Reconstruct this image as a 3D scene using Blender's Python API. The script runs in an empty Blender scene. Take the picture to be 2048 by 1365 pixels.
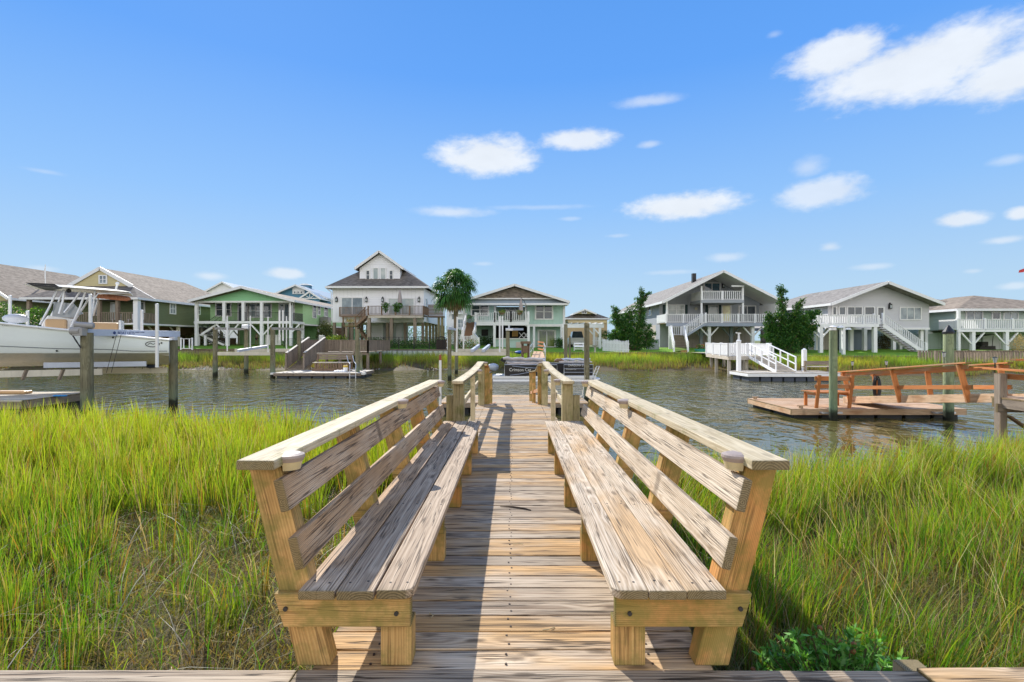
EXPO = 0.40
import bpy, math, random
import numpy as np
from mathutils import Vector, Matrix
random.seed(11); rng = np.random.default_rng(11)
sc = bpy.context.scene
COL = sc.collection
F = 1024.0; CX = 1026.0; CY = 681.5; HC = 1.42; WZ = -1.0
def PX(px, D): return (px - CX) / F * D
def PZ(py, D): return HC - (py - CY) / F * D
def P(px, py, D): return Vector((PX(px, D), D, PZ(py, D)))
V = Vector

# ------------------------------------------------------------------ objects
def tag(o, label=None, cat=None, group=None, kind=None):
    if label: o['label'] = label
    if cat: o['category'] = cat
    if group: o['group'] = group
    if kind: o['kind'] = kind
    return o
def empty(name, loc, label, cat, group=None):
    o = bpy.data.objects.new(name, None); COL.objects.link(o)
    o.location = loc; o.empty_display_size = .2
    return tag(o, label, cat, group)
def root_loc(o):
    while o.parent: o = o.parent
    return Vector(o.location)
def kids(o): return [c for c in bpy.data.objects if c.parent == o]
def dup(o, loc=None, label=None, parent=None):
    c = o.copy(); COL.objects.link(c)
    if parent is not None: c.parent = parent
    for ch in kids(o): dup(ch, None, None, c)
    if loc is not None: c.location = loc
    if label: c['label'] = label
    return c

class MB:
    def __init__(s): s.v = []; s.f = []; s.tc = []; s.rn = []; s.el = []
    def raw(s, vs, fs, tc=None, rn=None):
        b = len(s.v); s.v += [tuple(p) for p in vs]
        s.f += [tuple(i + b for i in f) for f in fs]
        r = random.random() if rn is None else rn
        off = (random.random() * 90, 0, 0)
        if tc is None: tc = vs
        s.tc += [(t[0] + off[0], t[1], t[2]) for t in tc]
        s.rn += [r] * len(vs)
        a0 = min(t[0] for t in tc); L = max(t[0] for t in tc) - a0; s.el += [(t[0] - a0, L, 0) for t in tc]
        return s
    def beam(s, p0, p1, w, h, up=(0, 0, 1), rn=None):
        """board from p0 to p1 (centre line), w across, h along up"""
        p0 = V(p0); p1 = V(p1); d = p1 - p0; L = d.length
        if L < 1e-6: return s
        d.normalize(); up = V(up)
        sd = d.cross(up)
        if sd.length < 1e-4: sd = d.cross(V((0, 1, 0)))
        sd.normalize(); u = sd.cross(d)
        vs = []; tc = []
        ox = random.uniform(-.02, .02); oy = random.uniform(.02, .07)
        for t, a in ((p0, 0), (p1, L)):
            for i, j in ((-1, -1), (1, -1), (1, 1), (-1, 1)):
                vs.append(t + sd * (i * w / 2) + u * (j * h / 2)); tc.append((a, i * w / 2 + ox, j * h / 2 + oy))
        return s.raw(vs, [(0, 1, 2, 3), (7, 6, 5, 4), (0, 4, 5, 1), (1, 5, 6, 2), (2, 6, 7, 3), (3, 7, 4, 0)], tc, rn)
    def box(s, x0, x1, y0, y1, z0, z1, rn=None):
        if x0 > x1: x0, x1 = x1, x0
        if y0 > y1: y0, y1 = y1, y0
        if z0 > z1: z0, z1 = z1, z0
        vs = [(x, y, z) for z in (z0, z1) for x, y in ((x0, y0), (x1, y0), (x1, y1), (x0, y1))]
        c = ((x0 + x1) / 2, (y0 + y1) / 2, (z0 + z1) / 2); dm = (x1 - x0, y1 - y0, z1 - z0)
        k = dm.index(max(dm)); o = [i for i in range(3) if i != k]
        ox = random.uniform(-.02, .02); oy = random.uniform(.02, .07)
        tc = [(p[k] - c[k], p[o[0]] - c[o[0]] + ox, p[o[1]] - c[o[1]] + oy) for p in vs]
        return s.raw(vs, [(3, 2, 1, 0), (4, 5, 6, 7), (0, 1, 5, 4), (1, 2, 6, 5), (2, 3, 7, 6), (3, 0, 4, 7)], tc, rn)
    def cyl(s, p0, p1, r0, r1=None, n=12, cap=True):
        r1 = r0 if r1 is None else r1
        p0 = V(p0); p1 = V(p1); d = (p1 - p0); L = d.length; d.normalize()
        a = d.cross(V((0, 0, 1)) if abs(d.z) < .9 else V((1, 0, 0))).normalized(); b = d.cross(a)
        vs = []; tc = []; ox = random.uniform(-.3, .3)
        for t, r, l in ((p0, r0, 0), (p1, r1, L)):
            for i in range(n):
                q = 2 * math.pi * i / n
                vs.append(t + a * (r * math.cos(q)) + b * (r * math.sin(q))); tc.append((l, r * math.cos(q) + ox, r * math.sin(q)))
        fs = [(i, i + n, (i + 1) % n + n, (i + 1) % n) for i in range(n)]
        if cap: fs += [tuple(range(n)), tuple(reversed(range(n, 2 * n)))]
        return s.raw(vs, fs, tc)
    def tube(s, pts, r, n=8, rs=None):
        pts = [V(p) for p in pts]; vs = []; tc = []; L = 0
        ref = None
        for k, p in enumerate(pts):
            d = (pts[min(k + 1, len(pts) - 1)] - pts[max(k - 1, 0)]).normalized()
            if ref is None:
                ref = d.cross(V((0, 0, 1)) if abs(d.z) < .9 else V((1, 0, 0))).normalized()
            a = (ref - d * ref.dot(d)).normalized(); b = d.cross(a); ref = a
            if k: L += (p - pts[k - 1]).length
            rr = rs[k] if rs else r
            for i in range(n):
                q = 2 * math.pi * i / n
                vs.append(p + a * (rr * math.cos(q)) + b * (rr * math.sin(q))); tc.append((L, rr * math.cos(q), rr * math.sin(q)))
        fs = []
        for k in range(len(pts) - 1):
            for i in range(n):
                j = (i + 1) % n
                fs.append((k * n + i, (k + 1) * n + i, (k + 1) * n + j, k * n + j))
        fs += [tuple(range(n)), tuple(reversed(range((len(pts) - 1) * n, len(pts) * n)))]
        return s.raw(vs, fs, tc)
    def loft(s, rings, closed=True, caps=True):
        n = len(rings[0]); vs = [V(p) for r in rings for p in r]; fs = []
        m = n if closed else n - 1
        for k in range(len(rings) - 1):
            for i in range(m):
                j = (i + 1) % n
                fs.append((k * n + i, (k + 1) * n + i, (k + 1) * n + j, k * n + j))
        if caps and closed: fs += [tuple(range(n)), tuple(reversed(range((len(rings) - 1) * n, len(rings) * n)))]
        return s.raw(vs, fs)
    def prism(s, poly, ext):
        poly = [V(p) for p in poly]; e = V(ext); n = len(poly)
        vs = poly + [p + e for p in poly]
        fs = [tuple(range(n)), tuple(reversed(range(n, 2 * n)))] + [(i, i + n, (i + 1) % n + n, (i + 1) % n) for i in range(n)]
        return s.raw(vs, fs)
    def ball(s, c, r, n=10, m=7, sq=(1, 1, 1)):
        rings = []
        for k in range(m + 1):
            t = math.pi * k / m
            rings.append([(c[0] + sq[0] * max(r * math.sin(t), 1e-4) * math.cos(2 * math.pi * i / n), c[1] + sq[1] * max(r * math.sin(t), 1e-4) * math.sin(2 * math.pi * i / n), c[2] - sq[2] * r * math.cos(t)) for i in range(n)])
        return s.loft(rings)
    def build(s, name, mat, parent=None, label=None, cat=None, group=None, kind=None, bevel=0, smooth=False, loc=None, seg=2):
        me = bpy.data.meshes.new(name)
        if parent is None:
            if loc is None:
                a = np.array(s.v); loc = V(((a[:, 0].min() + a[:, 0].max()) / 2, (a[:, 1].min() + a[:, 1].max()) / 2, a[:, 2].min()))
            off = V(loc)
        else: off = root_loc(parent)
        vs = [(p[0] - off[0], p[1] - off[1], p[2] - off[2]) for p in s.v]
        me.from_pydata(vs, [], s.f)
        a = me.attributes.new('tc', 'FLOAT_VECTOR', 'POINT'); a.data.foreach_set('vector', np.array(s.tc, dtype=np.float32).ravel())
        a = me.attributes.new('el', 'FLOAT_VECTOR', 'POINT'); a.data.foreach_set('vector', np.array(s.el, dtype=np.float32).ravel())
        a = me.attributes.new('rn', 'FLOAT', 'POINT'); a.data.foreach_set('value', np.array(s.rn, dtype=np.float32))
        me.materials.append(mat)
        import bmesh
        bm = bmesh.new(); bm.from_mesh(me); bmesh.ops.recalc_face_normals(bm, faces=bm.faces)
        bm.to_mesh(me); bm.free()
        if smooth:
            me.polygons.foreach_set('use_smooth', [True] * len(me.polygons))
            try: me.set_sharp_from_angle(angle=math.radians(40))
            except Exception: pass
        o = bpy.data.objects.new(name, me); COL.objects.link(o)
        if parent is None: o.location = off
        else: o.parent = parent
        if bevel:
            m = o.modifiers.new('bevel', 'BEVEL'); m.width = bevel; m.segments = seg; m.limit_method = 'ANGLE'
        return tag(o, label, cat, group, kind)

def np_mesh(name, co, faces_flat, sizes, mat, colors=None, parent=None, loc=(0, 0, 0)):
    """big mesh from numpy arrays; colours per vertex"""
    me = bpy.data.meshes.new(name)
    co = np.asarray(co, dtype=np.float32) - np.array(loc, dtype=np.float32)
    me.vertices.add(len(co)); me.vertices.foreach_set('co', co.ravel())
    me.loops.add(len(faces_flat)); me.loops.foreach_set('vertex_index', np.asarray(faces_flat, dtype=np.int32))
    sizes = np.asarray(sizes, dtype=np.int32)
    me.polygons.add(len(sizes)); me.polygons.foreach_set('loop_start', np.concatenate([[0], np.cumsum(sizes)[:-1]]).astype(np.int32))
    me.update(calc_edges=True)
    if colors is not None:
        a = me.attributes.new('col', 'FLOAT_COLOR', 'POINT')
        c = np.ones((len(co), 4), dtype=np.float32); c[:, :3] = colors
        a.data.foreach_set('color', c.ravel())
    me.materials.append(mat)
    o = bpy.data.objects.new(name, me); COL.objects.link(o)
    if parent is not None: o.parent = parent
    else: o.location = loc
    return o

# ------------------------------------------------------------------ materials
def lin(c):
    return tuple(((x / 255) / 12.92 if x / 255 <= .04045 else ((x / 255 + .055) / 1.055) ** 2.4) for x in c) + (1,)
class NT:
    def __init__(s, name):
        s.m = bpy.data.materials.new(name); s.m.use_nodes = True; s.t = s.m.node_tree; s.t.nodes.clear()
        s.out = s.t.nodes.new('ShaderNodeOutputMaterial')
    def n(s, typ, **kw):
        nd = s.t.nodes.new(typ)
        for k, v in kw.items():
            if k.startswith('i_'):
                key = k[2:]; key = int(key) if key.isdigit() else key.replace('_', ' ')
                if isinstance(v, bpy.types.NodeSocket): s.t.links.new(v, nd.inputs[key])
                else: nd.inputs[key].default_value = v
            else: setattr(nd, k, v)
        return nd
    def l(s, a, b): s.t.links.new(a, b)
    def math(s, op, a, b=None, c=None, clamp=False):
        nd = s.t.nodes.new('ShaderNodeMath'); nd.operation = op; nd.use_clamp = clamp
        for i, x in enumerate((a, b, c)):
            if x is None: continue
            if isinstance(x, (int, float)): nd.inputs[i].default_value = x
            else: s.t.links.new(x, nd.inputs[i])
        return nd.outputs[0]
    def mix(s, f, a, b, blend='MIX'):
        nd = s.t.nodes.new('ShaderNodeMix'); nd.data_type = 'RGBA'; nd.blend_type = blend
        for k, x in ((0, f), (6, a), (7, b)):
            if isinstance(x, (int, float)): nd.inputs[k].default_value = x
            elif isinstance(x, tuple): nd.inputs[k].default_value = x if len(x) == 4 else x + (1,)
            else: s.t.links.new(x, nd.inputs[k])
        return nd.outputs[2]
    def ramp(s, f, stops):
        nd = s.t.nodes.new('ShaderNodeValToRGB'); r = nd.color_ramp
        while len(r.elements) < len(stops): r.elements.new(.5)
        for e, (p, c) in zip(r.elements, stops):
            e.position = p; e.color = (c, c, c, 1) if isinstance(c, (int, float)) else (c if len(c) == 4 else c + (1,))
        s.t.links.new(f, nd.inputs[0]); return nd.outputs[0]
    def noise(s, vec, scale, detail=3, rough=.55, dist=0, sc=None):
        if sc is not None:
            mp = s.n('ShaderNodeMapping', i_Vector=vec, i_Scale=sc); vec = mp.outputs[0]
        nd = s.n('ShaderNodeTexNoise', i_Vector=vec, i_Scale=scale, i_Detail=detail, i_Roughness=rough, i_Distortion=dist)
        return nd.outputs[0]
    def bsdf(s, col, rough=.6, bump=None, bs=.3, bd=.01, spec=.5, metal=0, **kw):
        p = s.n('ShaderNodeBsdfPrincipled')
        for k, x in (('Base Color', col), ('Roughness', rough), ('Metallic', metal), ('Specular IOR Level', spec)):
            if isinstance(x, bpy.types.NodeSocket): s.l(x, p.inputs[k])
            else: p.inputs[k].default_value = x
        for k, x in kw.items(): p.inputs[k.replace('_', ' ')].default_value = x
        if bump is not None:
            b = s.n('ShaderNodeBump', i_Height=bump, i_Strength=bs, i_Distance=bd); s.l(b.outputs[0], p.inputs['Normal'])
        s.l(p.outputs[0], s.out.inputs[0]); return p
def scalec(c, k): return tuple(min(1, x * k) for x in c[:3]) + (1,)

def m_wood(name, light, dark, stain=None, stain_amt=.0, crack=.5, algae=0., knots=1., rough=.75, tide=False, varb=.35, endd=.75):
    t = NT(name); tc = t.n('ShaderNodeAttribute', attribute_name='tc').outputs['Vector']
    rn = t.n('ShaderNodeAttribute', attribute_name='rn').outputs['Fac']
    # knots: sparse cells stretched along the board
    mp = t.n('ShaderNodeMapping', i_Vector=t.mix(.02, tc, t.n('ShaderNodeTexNoise', i_Vector=tc, i_Scale=22, i_Detail=3).outputs[1]), i_Scale=(2.1, 7.0, 7.0))
    vo = t.n('ShaderNodeTexVoronoi', i_Vector=mp.outputs[0], i_Scale=1.0, voronoi_dimensions='2D')
    kd = vo.outputs['Distance']
    kn = t.math('MULTIPLY', t.ramp(kd, [(0, 1.), (.07, .75), (.13, .0)]), t.math('GREATER_THAN', t.n('ShaderNodeSeparateColor', i_0=vo.outputs['Color']).outputs[0], .42))
    kwarp = t.ramp(kd, [(0, 1.), (.35, 0.)])
    w1 = t.noise(tc, 1, 2, sc=(1.3, 5, 5))
    sx = t.n('ShaderNodeSeparateXYZ', i_0=tc)
    r2 = t.math('ADD', t.math('POWER', sx.outputs[1], 2), t.math('POWER', sx.outputs[2], 2))
    r = t.math('ADD', t.math('SQRT', r2), t.math('MULTIPLY', w1, .011))
    r = t.math('ADD', r, t.math('MULTIPLY', kwarp, .011))
    rfq = t.math('ADD', 520., t.math('MULTIPLY', rn, 400.))
    ring = t.math('ADD', t.math('MULTIPLY', t.math('SINE', t.math('MULTIPLY', r, rfq)), .5), .5)
    st = t.noise(tc, 1, 6, .7, sc=(2.2, 110, 110))
    cr = t.noise(tc, 1, 3, .6, 0, sc=(1.6, 52, 52))
    crk = t.ramp(cr, [(.60, 0.), (.66, 1.)])
    blotch = t.noise(tc, 1, 4, .6, sc=(1.2, 9, 9))
    ln = t.math('ABSOLUTE', t.math('SUBTRACT', t.noise(tc, 1, 2, .5, sc=(1.0, 48, 48)), .5))
    lnm = t.math('MULTIPLY', t.ramp(ln, [(.010, 1.), (.032, 0.)]), t.ramp(t.noise(tc, 1, 2, .5, sc=(2.3, 14, 14)), [(.40, 0.), (.50, 1.)]))
    crk = t.math('MAXIMUM', t.math('MULTIPLY', crk, .30), lnm)
    f = t.math('ADD', t.math('MULTIPLY', ring, .27), t.math('MULTIPLY', st, .90))
    f = t.math('ADD', f, t.math('MULTIPLY', t.math('SUBTRACT', blotch, .5), .8))
    fr = t.ramp(f, [(.26, 0.), (.84, 1.)])
    col = t.mix(fr, dark, light)
    if stain:
        sm = t.noise(tc, 1, 3, .55, sc=(1.1, 3, 3))
        sm = t.ramp(t.math('ADD', sm, t.math('MULTIPLY', t.math('SUBTRACT', rn, .5), .35)), [(.62 - stain_amt * .3, 0.), (.80 - stain_amt * .3, 1.)])
        col = t.mix(t.math('MULTIPLY', sm, .85), col, t.mix(fr, scalec(stain, .5), stain))
    col = t.mix(t.math('MULTIPLY', crk, crack), col, scalec(dark, .22))
    col = t.mix(t.math('MULTIPLY', kn, .75 * knots), col, scalec(dark, .35))
    ea = t.n('ShaderNodeSeparateXYZ', i_0=t.n('ShaderNodeAttribute', attribute_name='el').outputs['Vector'])
    ed = t.math('MINIMUM', ea.outputs[0], t.math('SUBTRACT', ea.outputs[1], ea.outputs[0]))
    em = t.math('ADD', t.ramp(ed, [(.003, .8), (.006, 0.)]), t.math('MULTIPLY', t.ramp(t.math('ADD', ed, t.math('MULTIPLY', blotch, .05)), [(.03, 1.), (.07, 0.)]), .35))
    col = t.mix(t.math('MULTIPLY', em, endd), col, t.mix(ring, (.10, .075, .03, 1), (.24, .18, .08, 1)))
    if algae > 0:
        ge = t.n('ShaderNodeNewGeometry').outputs['Position']
        an = t.noise(ge, 7, 5, .65)
        am = t.ramp(an, [(.60 - .22 * algae, 0.), (.74 - .15 * algae, 1.)])
        col = t.mix(t.math('MULTIPLY', am, .62), col, (.16, .17, .035, 1))
    if tide:
        ge = t.n('ShaderNodeNewGeometry').outputs['Position']
        z = t.n('ShaderNodeSeparateXYZ', i_0=ge).outputs[2]
        zz = t.math('ADD', z, t.math('MULTIPLY', t.noise(ge, 6, 3), .3))
        g1 = t.ramp(t.math('MULTIPLY', t.math('ADD', zz, 2), .25), [(.34, 1.), (.44, .7), (.56, 0.)])
        col = t.mix(t.math('MULTIPLY', g1, .5), col, (.10, .19, .13, 1))
        g2 = t.ramp(t.math('MULTIPLY', t.math('ADD', zz, 2), .25), [(.31, 1.), (.35, .9), (.38, 0.)])
        col = t.mix(g2, col, (.018, .020, .012, 1))
    hv = t.n('ShaderNodeHueSaturation', i_Color=col, i_Value=t.math('ADD', t.math('MULTIPLY', rn, varb), 1 - varb * .5))
    h = t.math('SUBTRACT', t.math('ADD', t.math('MULTIPLY', st, .6), t.math('MULTIPLY', ring, .25)), t.math('MULTIPLY', crk, 1.2))
    t.bsdf(hv.outputs[0], rough, h, .55, .0035, spec=.25)
    return t.m

def m_paint(name, col, rough=.5, var=.12, scale=1.5, bump=None, metal=0, grime=0.):
    t = NT(name); ge = t.n('ShaderNodeNewGeometry').outputs['Position']
    n1 = t.noise(ge, scale, 5, .6); n2 = t.noise(ge, scale * 14, 3, .6)
    f = t.math('ADD', t.math('MULTIPLY', n1, .7), t.math('MULTIPLY', n2, .3))
    c = t.mix(t.ramp(f, [(.3, 0.), (.7, 1.)]), scalec(col, 1 - var), scalec(col, 1 + var * .5))
    if grime:
        gn = t.noise(ge, 1, 5, .7, sc=(6, 6, 1.2))
        c = t.mix(t.math('MULTIPLY', t.ramp(gn, [(.5, 0.), (.75, 1.)]), grime), c, (.12, .11, .08, 1))
    t.bsdf(c, rough, n2, .15, .004, spec=.4, metal=metal); return t.m

def m_siding(name, col, pitch=.16, vertical=False, var=.10, rough=.6):
    t = NT(name); ge = t.n('ShaderNodeNewGeometry').outputs['Position']
    s = t.n('ShaderNodeSeparateXYZ', i_0=ge)
    n1 = t.noise(ge, .7, 4, .6); n2 = t.noise(ge, 1, 3, .6, sc=(3, 3, 22) if not vertical else (22, 22, 2))
    if vertical:
        a = t.math('ADD', s.outputs[0], s.outputs[1]); fr = t.math('FRACT', t.math('DIVIDE', a, pitch))
        h = t.math('MULTIPLY', t.math('GREATER_THAN', fr, .84), 1.)
        line = t.math('ADD', t.math('MULTIPLY', t.math('GREATER_THAN', fr, .80), t.math('LESS_THAN', fr, .84)), 0.)
    else:
        fr = t.math('FRACT', t.math('DIVIDE', s.outputs[2], pitch)); h = t.math('SUBTRACT', 1., fr)
        line = t.math('GREATER_THAN', fr, .92)
    c = t.mix(t.math('ADD', t.math('MULTIPLY', n1, .6), t.math('MULTIPLY', n2, .4)), scalec(col, 1 - var * 1.6), scalec(col, 1 + var))
    c = t.mix(t.math('MULTIPLY', line, .35), c, scalec(col, .35))
    t.bsdf(c, rough, h, .8, .02, spec=.3); return t.m

def m_shingle(name, c1, c2, rough=.9):
    t = NT(name); ge = t.n('ShaderNodeNewGeometry').outputs['Position']
    s = t.n('ShaderNodeSeparateXYZ', i_0=ge)
    row = t.math('FLOOR', t.math('DIVIDE', s.outputs[2], .075))
    comb = t.n('ShaderNodeCombineXYZ', i_X=t.math('FLOOR', t.math('DIVIDE', t.math('ADD', s.outputs[0], t.math('MULTIPLY', row, .37)), .3)), i_Y=t.math('FLOOR', t.math('DIVIDE', s.outputs[1], .3)), i_Z=row)
    wn = t.n('ShaderNodeTexWhiteNoise', i_Vector=comb.outputs[0]).outputs[0]
    n1 = t.noise(ge, .5, 4, .6); n2 = t.noise(ge, 30, 2)
    f = t.math('ADD', t.math('MULTIPLY', wn, .5), t.math('ADD', t.math('MULTIPLY', n1, .4), t.math('MULTIPLY', n2, .2)))
    c = t.mix(t.ramp(f, [(.25, 0.), (.85, 1.)]), c1, c2)
    t.bsdf(c, rough, t.math('FRACT', t.math('DIVIDE', s.outputs[2], .075)), .35, .01, spec=.2); return t.m

def m_glass(name, col, rough=.06, tint2=None):
    t = NT(name); ge = t.n('ShaderNodeNewGeometry').outputs['Position']
    n = t.noise(ge, .8, 3); c = t.mix(t.ramp(n, [(.4, 0.), (.62, 1.)]), col, tint2 or scalec(col, 2.2))
    t.bsdf(c, rough, t.noise(ge, 1.3, 1), .05, .02, spec=.8); return t.m

def m_leaf(name, trans=.45, rough=.5, hue=None):
    t = NT(name); c = t.n('ShaderNodeAttribute', attribute_name='col').outputs['Color']
    d = t.n('ShaderNodeBsdfPrincipled', i_Base_Color=c, i_Roughness=rough); d.inputs['Specular IOR Level'].default_value = .3
    c2 = t.mix(1., c, (1.25, 1.15, .55, 1), 'MULTIPLY')
    tr = t.n('ShaderNodeBsdfTranslucent', i_Color=c2)
    mx = t.n('ShaderNodeMixShader', i_0=trans, i_1=d.outputs[0], i_2=tr.outputs[0])
    t.l(mx.outputs[0], t.out.inputs[0]); return t.m

def m_metal(name, col, rough=.35, metal=.9): return m_paint(name, col, rough, .15, 4, metal=metal)

W = {}
M = {}
W['deck'] = m_wood('weathered_deck_wood', (.60, .485, .35, 1), (.21, .14, .085, 1), (.58, .34, .13, 1), .42, .95, varb=.5)
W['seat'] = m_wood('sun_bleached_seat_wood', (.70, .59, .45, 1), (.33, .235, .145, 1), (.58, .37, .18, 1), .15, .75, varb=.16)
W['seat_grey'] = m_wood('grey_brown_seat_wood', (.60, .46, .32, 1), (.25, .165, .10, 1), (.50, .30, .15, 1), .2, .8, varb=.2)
W['cap'] = m_wood('pale_cap_wood', (.66, .56, .38, 1), (.42, .33, .19, 1), None, 0, .2, .12, .7, varb=.12)
W['post'] = m_wood('tan_post_wood', (.68, .42, .16, 1), (.42, .23, .075, 1), (.62, .28, .08, 1), .3, .5, .85, .6, varb=.15)
W['greypost'] = m_wood('greenish_post_wood', (.46, .39, .22, 1), (.24, .19, .09, 1), None, 0, .4, .5, .6)
W['orange'] = m_wood('orange_stained_wood', (.64, .25, .08, 1), (.40, .14, .045, 1), (.50, .33, .20, 1), .25, .3, 0, .5, varb=.3)
W['odeck'] = m_wood('orange_worn_deck_wood', (.68, .48, .31, 1), (.42, .26, .15, 1), (.50, .26, .12, 1), .2, .5, 0, .5)
W['pale'] = m_wood('pale_grey_dock_wood', (.62, .56, .47, 1), (.36, .31, .25, 1), None, 0, .35, 0, .4)
W['brown'] = m_wood('brown_rail_wood', (.30, .20, .13, 1), (.14, .09, .06, 1), None, 0, .4, 0, .5)
W['grey'] = m_wood('grey_old_wood', (.36, .29, .22, 1), (.17, .13, .10, 1), None, 0, .5, 0, .6)
W['pile'] = m_wood('piling_wood', (.26, .24, .15, 1), (.12, .105, .06, 1), None, 0, .6, 0, .5, tide=True, varb=.2)
W['pile2'] = m_wood('green_treated_piling_wood', (.30, .36, .20, 1), (.17, .20, .11, 1), None, 0, .5, 0, .5, tide=True, varb=.1)
M['white'] = m_paint('white_paint', (.82, .82, .82, 1), .5, .08, grime=.06)
M['trim'] = m_paint('white_trim', (.78, .78, .77, 1), .45, .06)
M['pvc'] = m_paint('white_pvc', (.78, .77, .74, 1), .35, .06)
M['black'] = m_paint('black_paint', (.015, .015, .017, 1), .45)
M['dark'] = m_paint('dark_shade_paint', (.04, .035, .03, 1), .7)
M['float'] = m_paint('black_float_plastic', (.018, .022, .03, 1), .5, .3, 3)
M['greyfloat'] = m_paint('blue_grey_float_plastic', (.06, .075, .11, 1), .5, .3, 3)
M['alu'] = m_paint('aluminium', (.62, .63, .65, 1), .38, .12, 4, metal=.55)
M['alub'] = m_paint('pale_blue_grey_beam', (.50, .54, .62, 1), .45, .12, 4, metal=.2)
M['cream'] = m_paint('cream_beam_paint', (.62, .57, .46, 1), .5, .15, 2, grime=.25)
M['tan'] = m_paint('tan_vinyl', (.55, .36, .19, 1), .45, .12)
M['gel'] = m_paint('white_gelcoat', (.84, .90, .90, 1), .16, .04, .8)
M['gelw'] = m_paint('pure_white_gelcoat', (.80, .80, .78, 1), .22, .05, .8)
M['glass'] = m_glass('dark_window_glass', (.03, .04, .05, 1))
M['glassb'] = m_glass('blue_grey_window_glass', (.10, .14, .17, 1), .05, (.28, .34, .36, 1))
M['glassl'] = m_glass('curtained_window_glass', (.28, .34, .34, 1), .1, (.50, .53, .50, 1))
# ------------------------------------------------------------------ camera, sun, sky
cam_d = bpy.data.cameras.new('camera'); cam = bpy.data.objects.new('camera', cam_d); COL.objects.link(cam)
cam.location = (0, 0, HC); cam.rotation_euler = (math.radians(90), 0, 0)
cam_d.sensor_width = 36; cam_d.lens = 36 * F / 2048; cam_d.shift_x = -2 / 2048; cam_d.shift_y = -1 / 2048
cam_d.clip_start = .05; cam_d.clip_end = 6000
sc.camera = cam
SUN = V((-.68, 1.25, 1.0)).normalized()
sl = bpy.data.lights.new('sun', 'SUN'); sl.energy = 5.0; sl.angle = math.radians(.5); sl.color = (1, .95, .87)
so = bpy.data.objects.new('sun', sl); COL.objects.link(so); so.rotation_euler = (-SUN).to_track_quat('-Z', 'Y').to_euler()
so.location = (-20, 30, 30)
sc.view_settings.view_transform = 'Standard'; sc.view_settings.look = 'None'; sc.view_settings.exposure = EXPO; sc.view_settings.gamma = 1
sc.cycles.max_bounces = 6; sc.cycles.diffuse_bounces = 3; sc.cycles.transparent_max_bounces = 8
sc.cycles.sample_clamp_direct = 6; sc.cycles.sample_clamp_indirect = 4
sc.cycles.caustics_reflective = False; sc.cycles.caustics_refractive = False
w = bpy.data.worlds.new('World'); sc.world = w; w.use_nodes = True
nt = w.node_tree; nt.nodes.clear()
class WT(NT):
    def __init__(s, tree): s.t = tree
t = WT(nt)
sky = t.n('ShaderNodeTexSky', sky_type='NISHITA', sun_disc=False)
sky.sun_elevation = math.asin(SUN.z); sky.sun_rotation = math.atan2(SUN.x, SUN.y)
sky.air_density = 1.0; sky.dust_density = .3; sky.ozone_density = 2.5; sky.altitude = 0
tcn = t.n('ShaderNodeTexCoord').outputs['Generated']
nv = t.n('ShaderNodeVectorMath', operation='NORMALIZE', i_0=tcn).outputs[0]
s3 = t.n('ShaderNodeSeparateXYZ', i_0=nv)
az = t.math('ARCTAN2', s3.outputs[0], s3.outputs[1]); el = t.math('ARCSINE', s3.outputs[2])
# clouds by azimuth / elevation: (px,py) centre, half width, half height up, half height down, opacity
cl = [(1830, 130, 255, 62, 70, 1), (2030, 150, 170, 52, 52, 1), (1680, 105, 125, 38, 50, 1), (1860, 125, 150, 60, 76, 1), (975, 318, 112, 46, 34, 1), (1158, 280, 82, 24, 22, .95), (1300, 203, 75, 13, 11, .55),
      (1300, 289, 30, 9, 8, .5), (1365, 415, 128, 30, 26, 1), (1645, 385, 105, 34, 34, .75), (1615, 335, 42, 24, 24, .45), (1918, 441, 62, 20, 17, .85), (2045, 427, 40, 16, 14, .9),
      (2008, 481, 55, 10, 9, .6), (1453, 514, 45, 11, 11, .5), (1660, 495, 28, 13, 11, .6), (1742, 534, 45, 8, 8, .45), (908, 425, 88, 13, 12, .65), (1080, 415, 120, 6, 7, .3), (570, 547, 46, 15, 13, .75),
      (418, 553, 42, 10, 10, .6), (85, 538, 45, 9, 9, .4), (1548, 70, 20, 8, 7, .3), (2018, 320, 48, 12, 12, .4), (1140, 438, 25, 5, 5, .3), (1235, 472, 28, 5, 5, .3), (965, 528, 26, 5, 5, .3), (1945, 543, 26, 6, 6, .35), (85, 343, 50, 6, 6, .25), (2030, 572, 40, 9, 9, .5), (1340, 545, 60, 6, 6, .3)]
mp = t.n('ShaderNodeMapping', i_Vector=nv, i_Scale=(1, 1, 1.9))
n1 = t.n('ShaderNodeTexNoise', i_Vector=mp.outputs[0], i_Scale=12, i_Detail=6, i_Roughness=.55).outputs[0]
n2 = t.n('ShaderNodeTexNoise', i_Vector=mp.outputs[0], i_Scale=52, i_Detail=5, i_Roughness=.6).outputs[0]
nz = t.math('ADD', t.math('MULTIPLY', t.math('SUBTRACT', n1, .5), 1.0), t.math('MULTIPLY', t.math('SUBTRACT', n2, .5), .55))
tot = None
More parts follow.
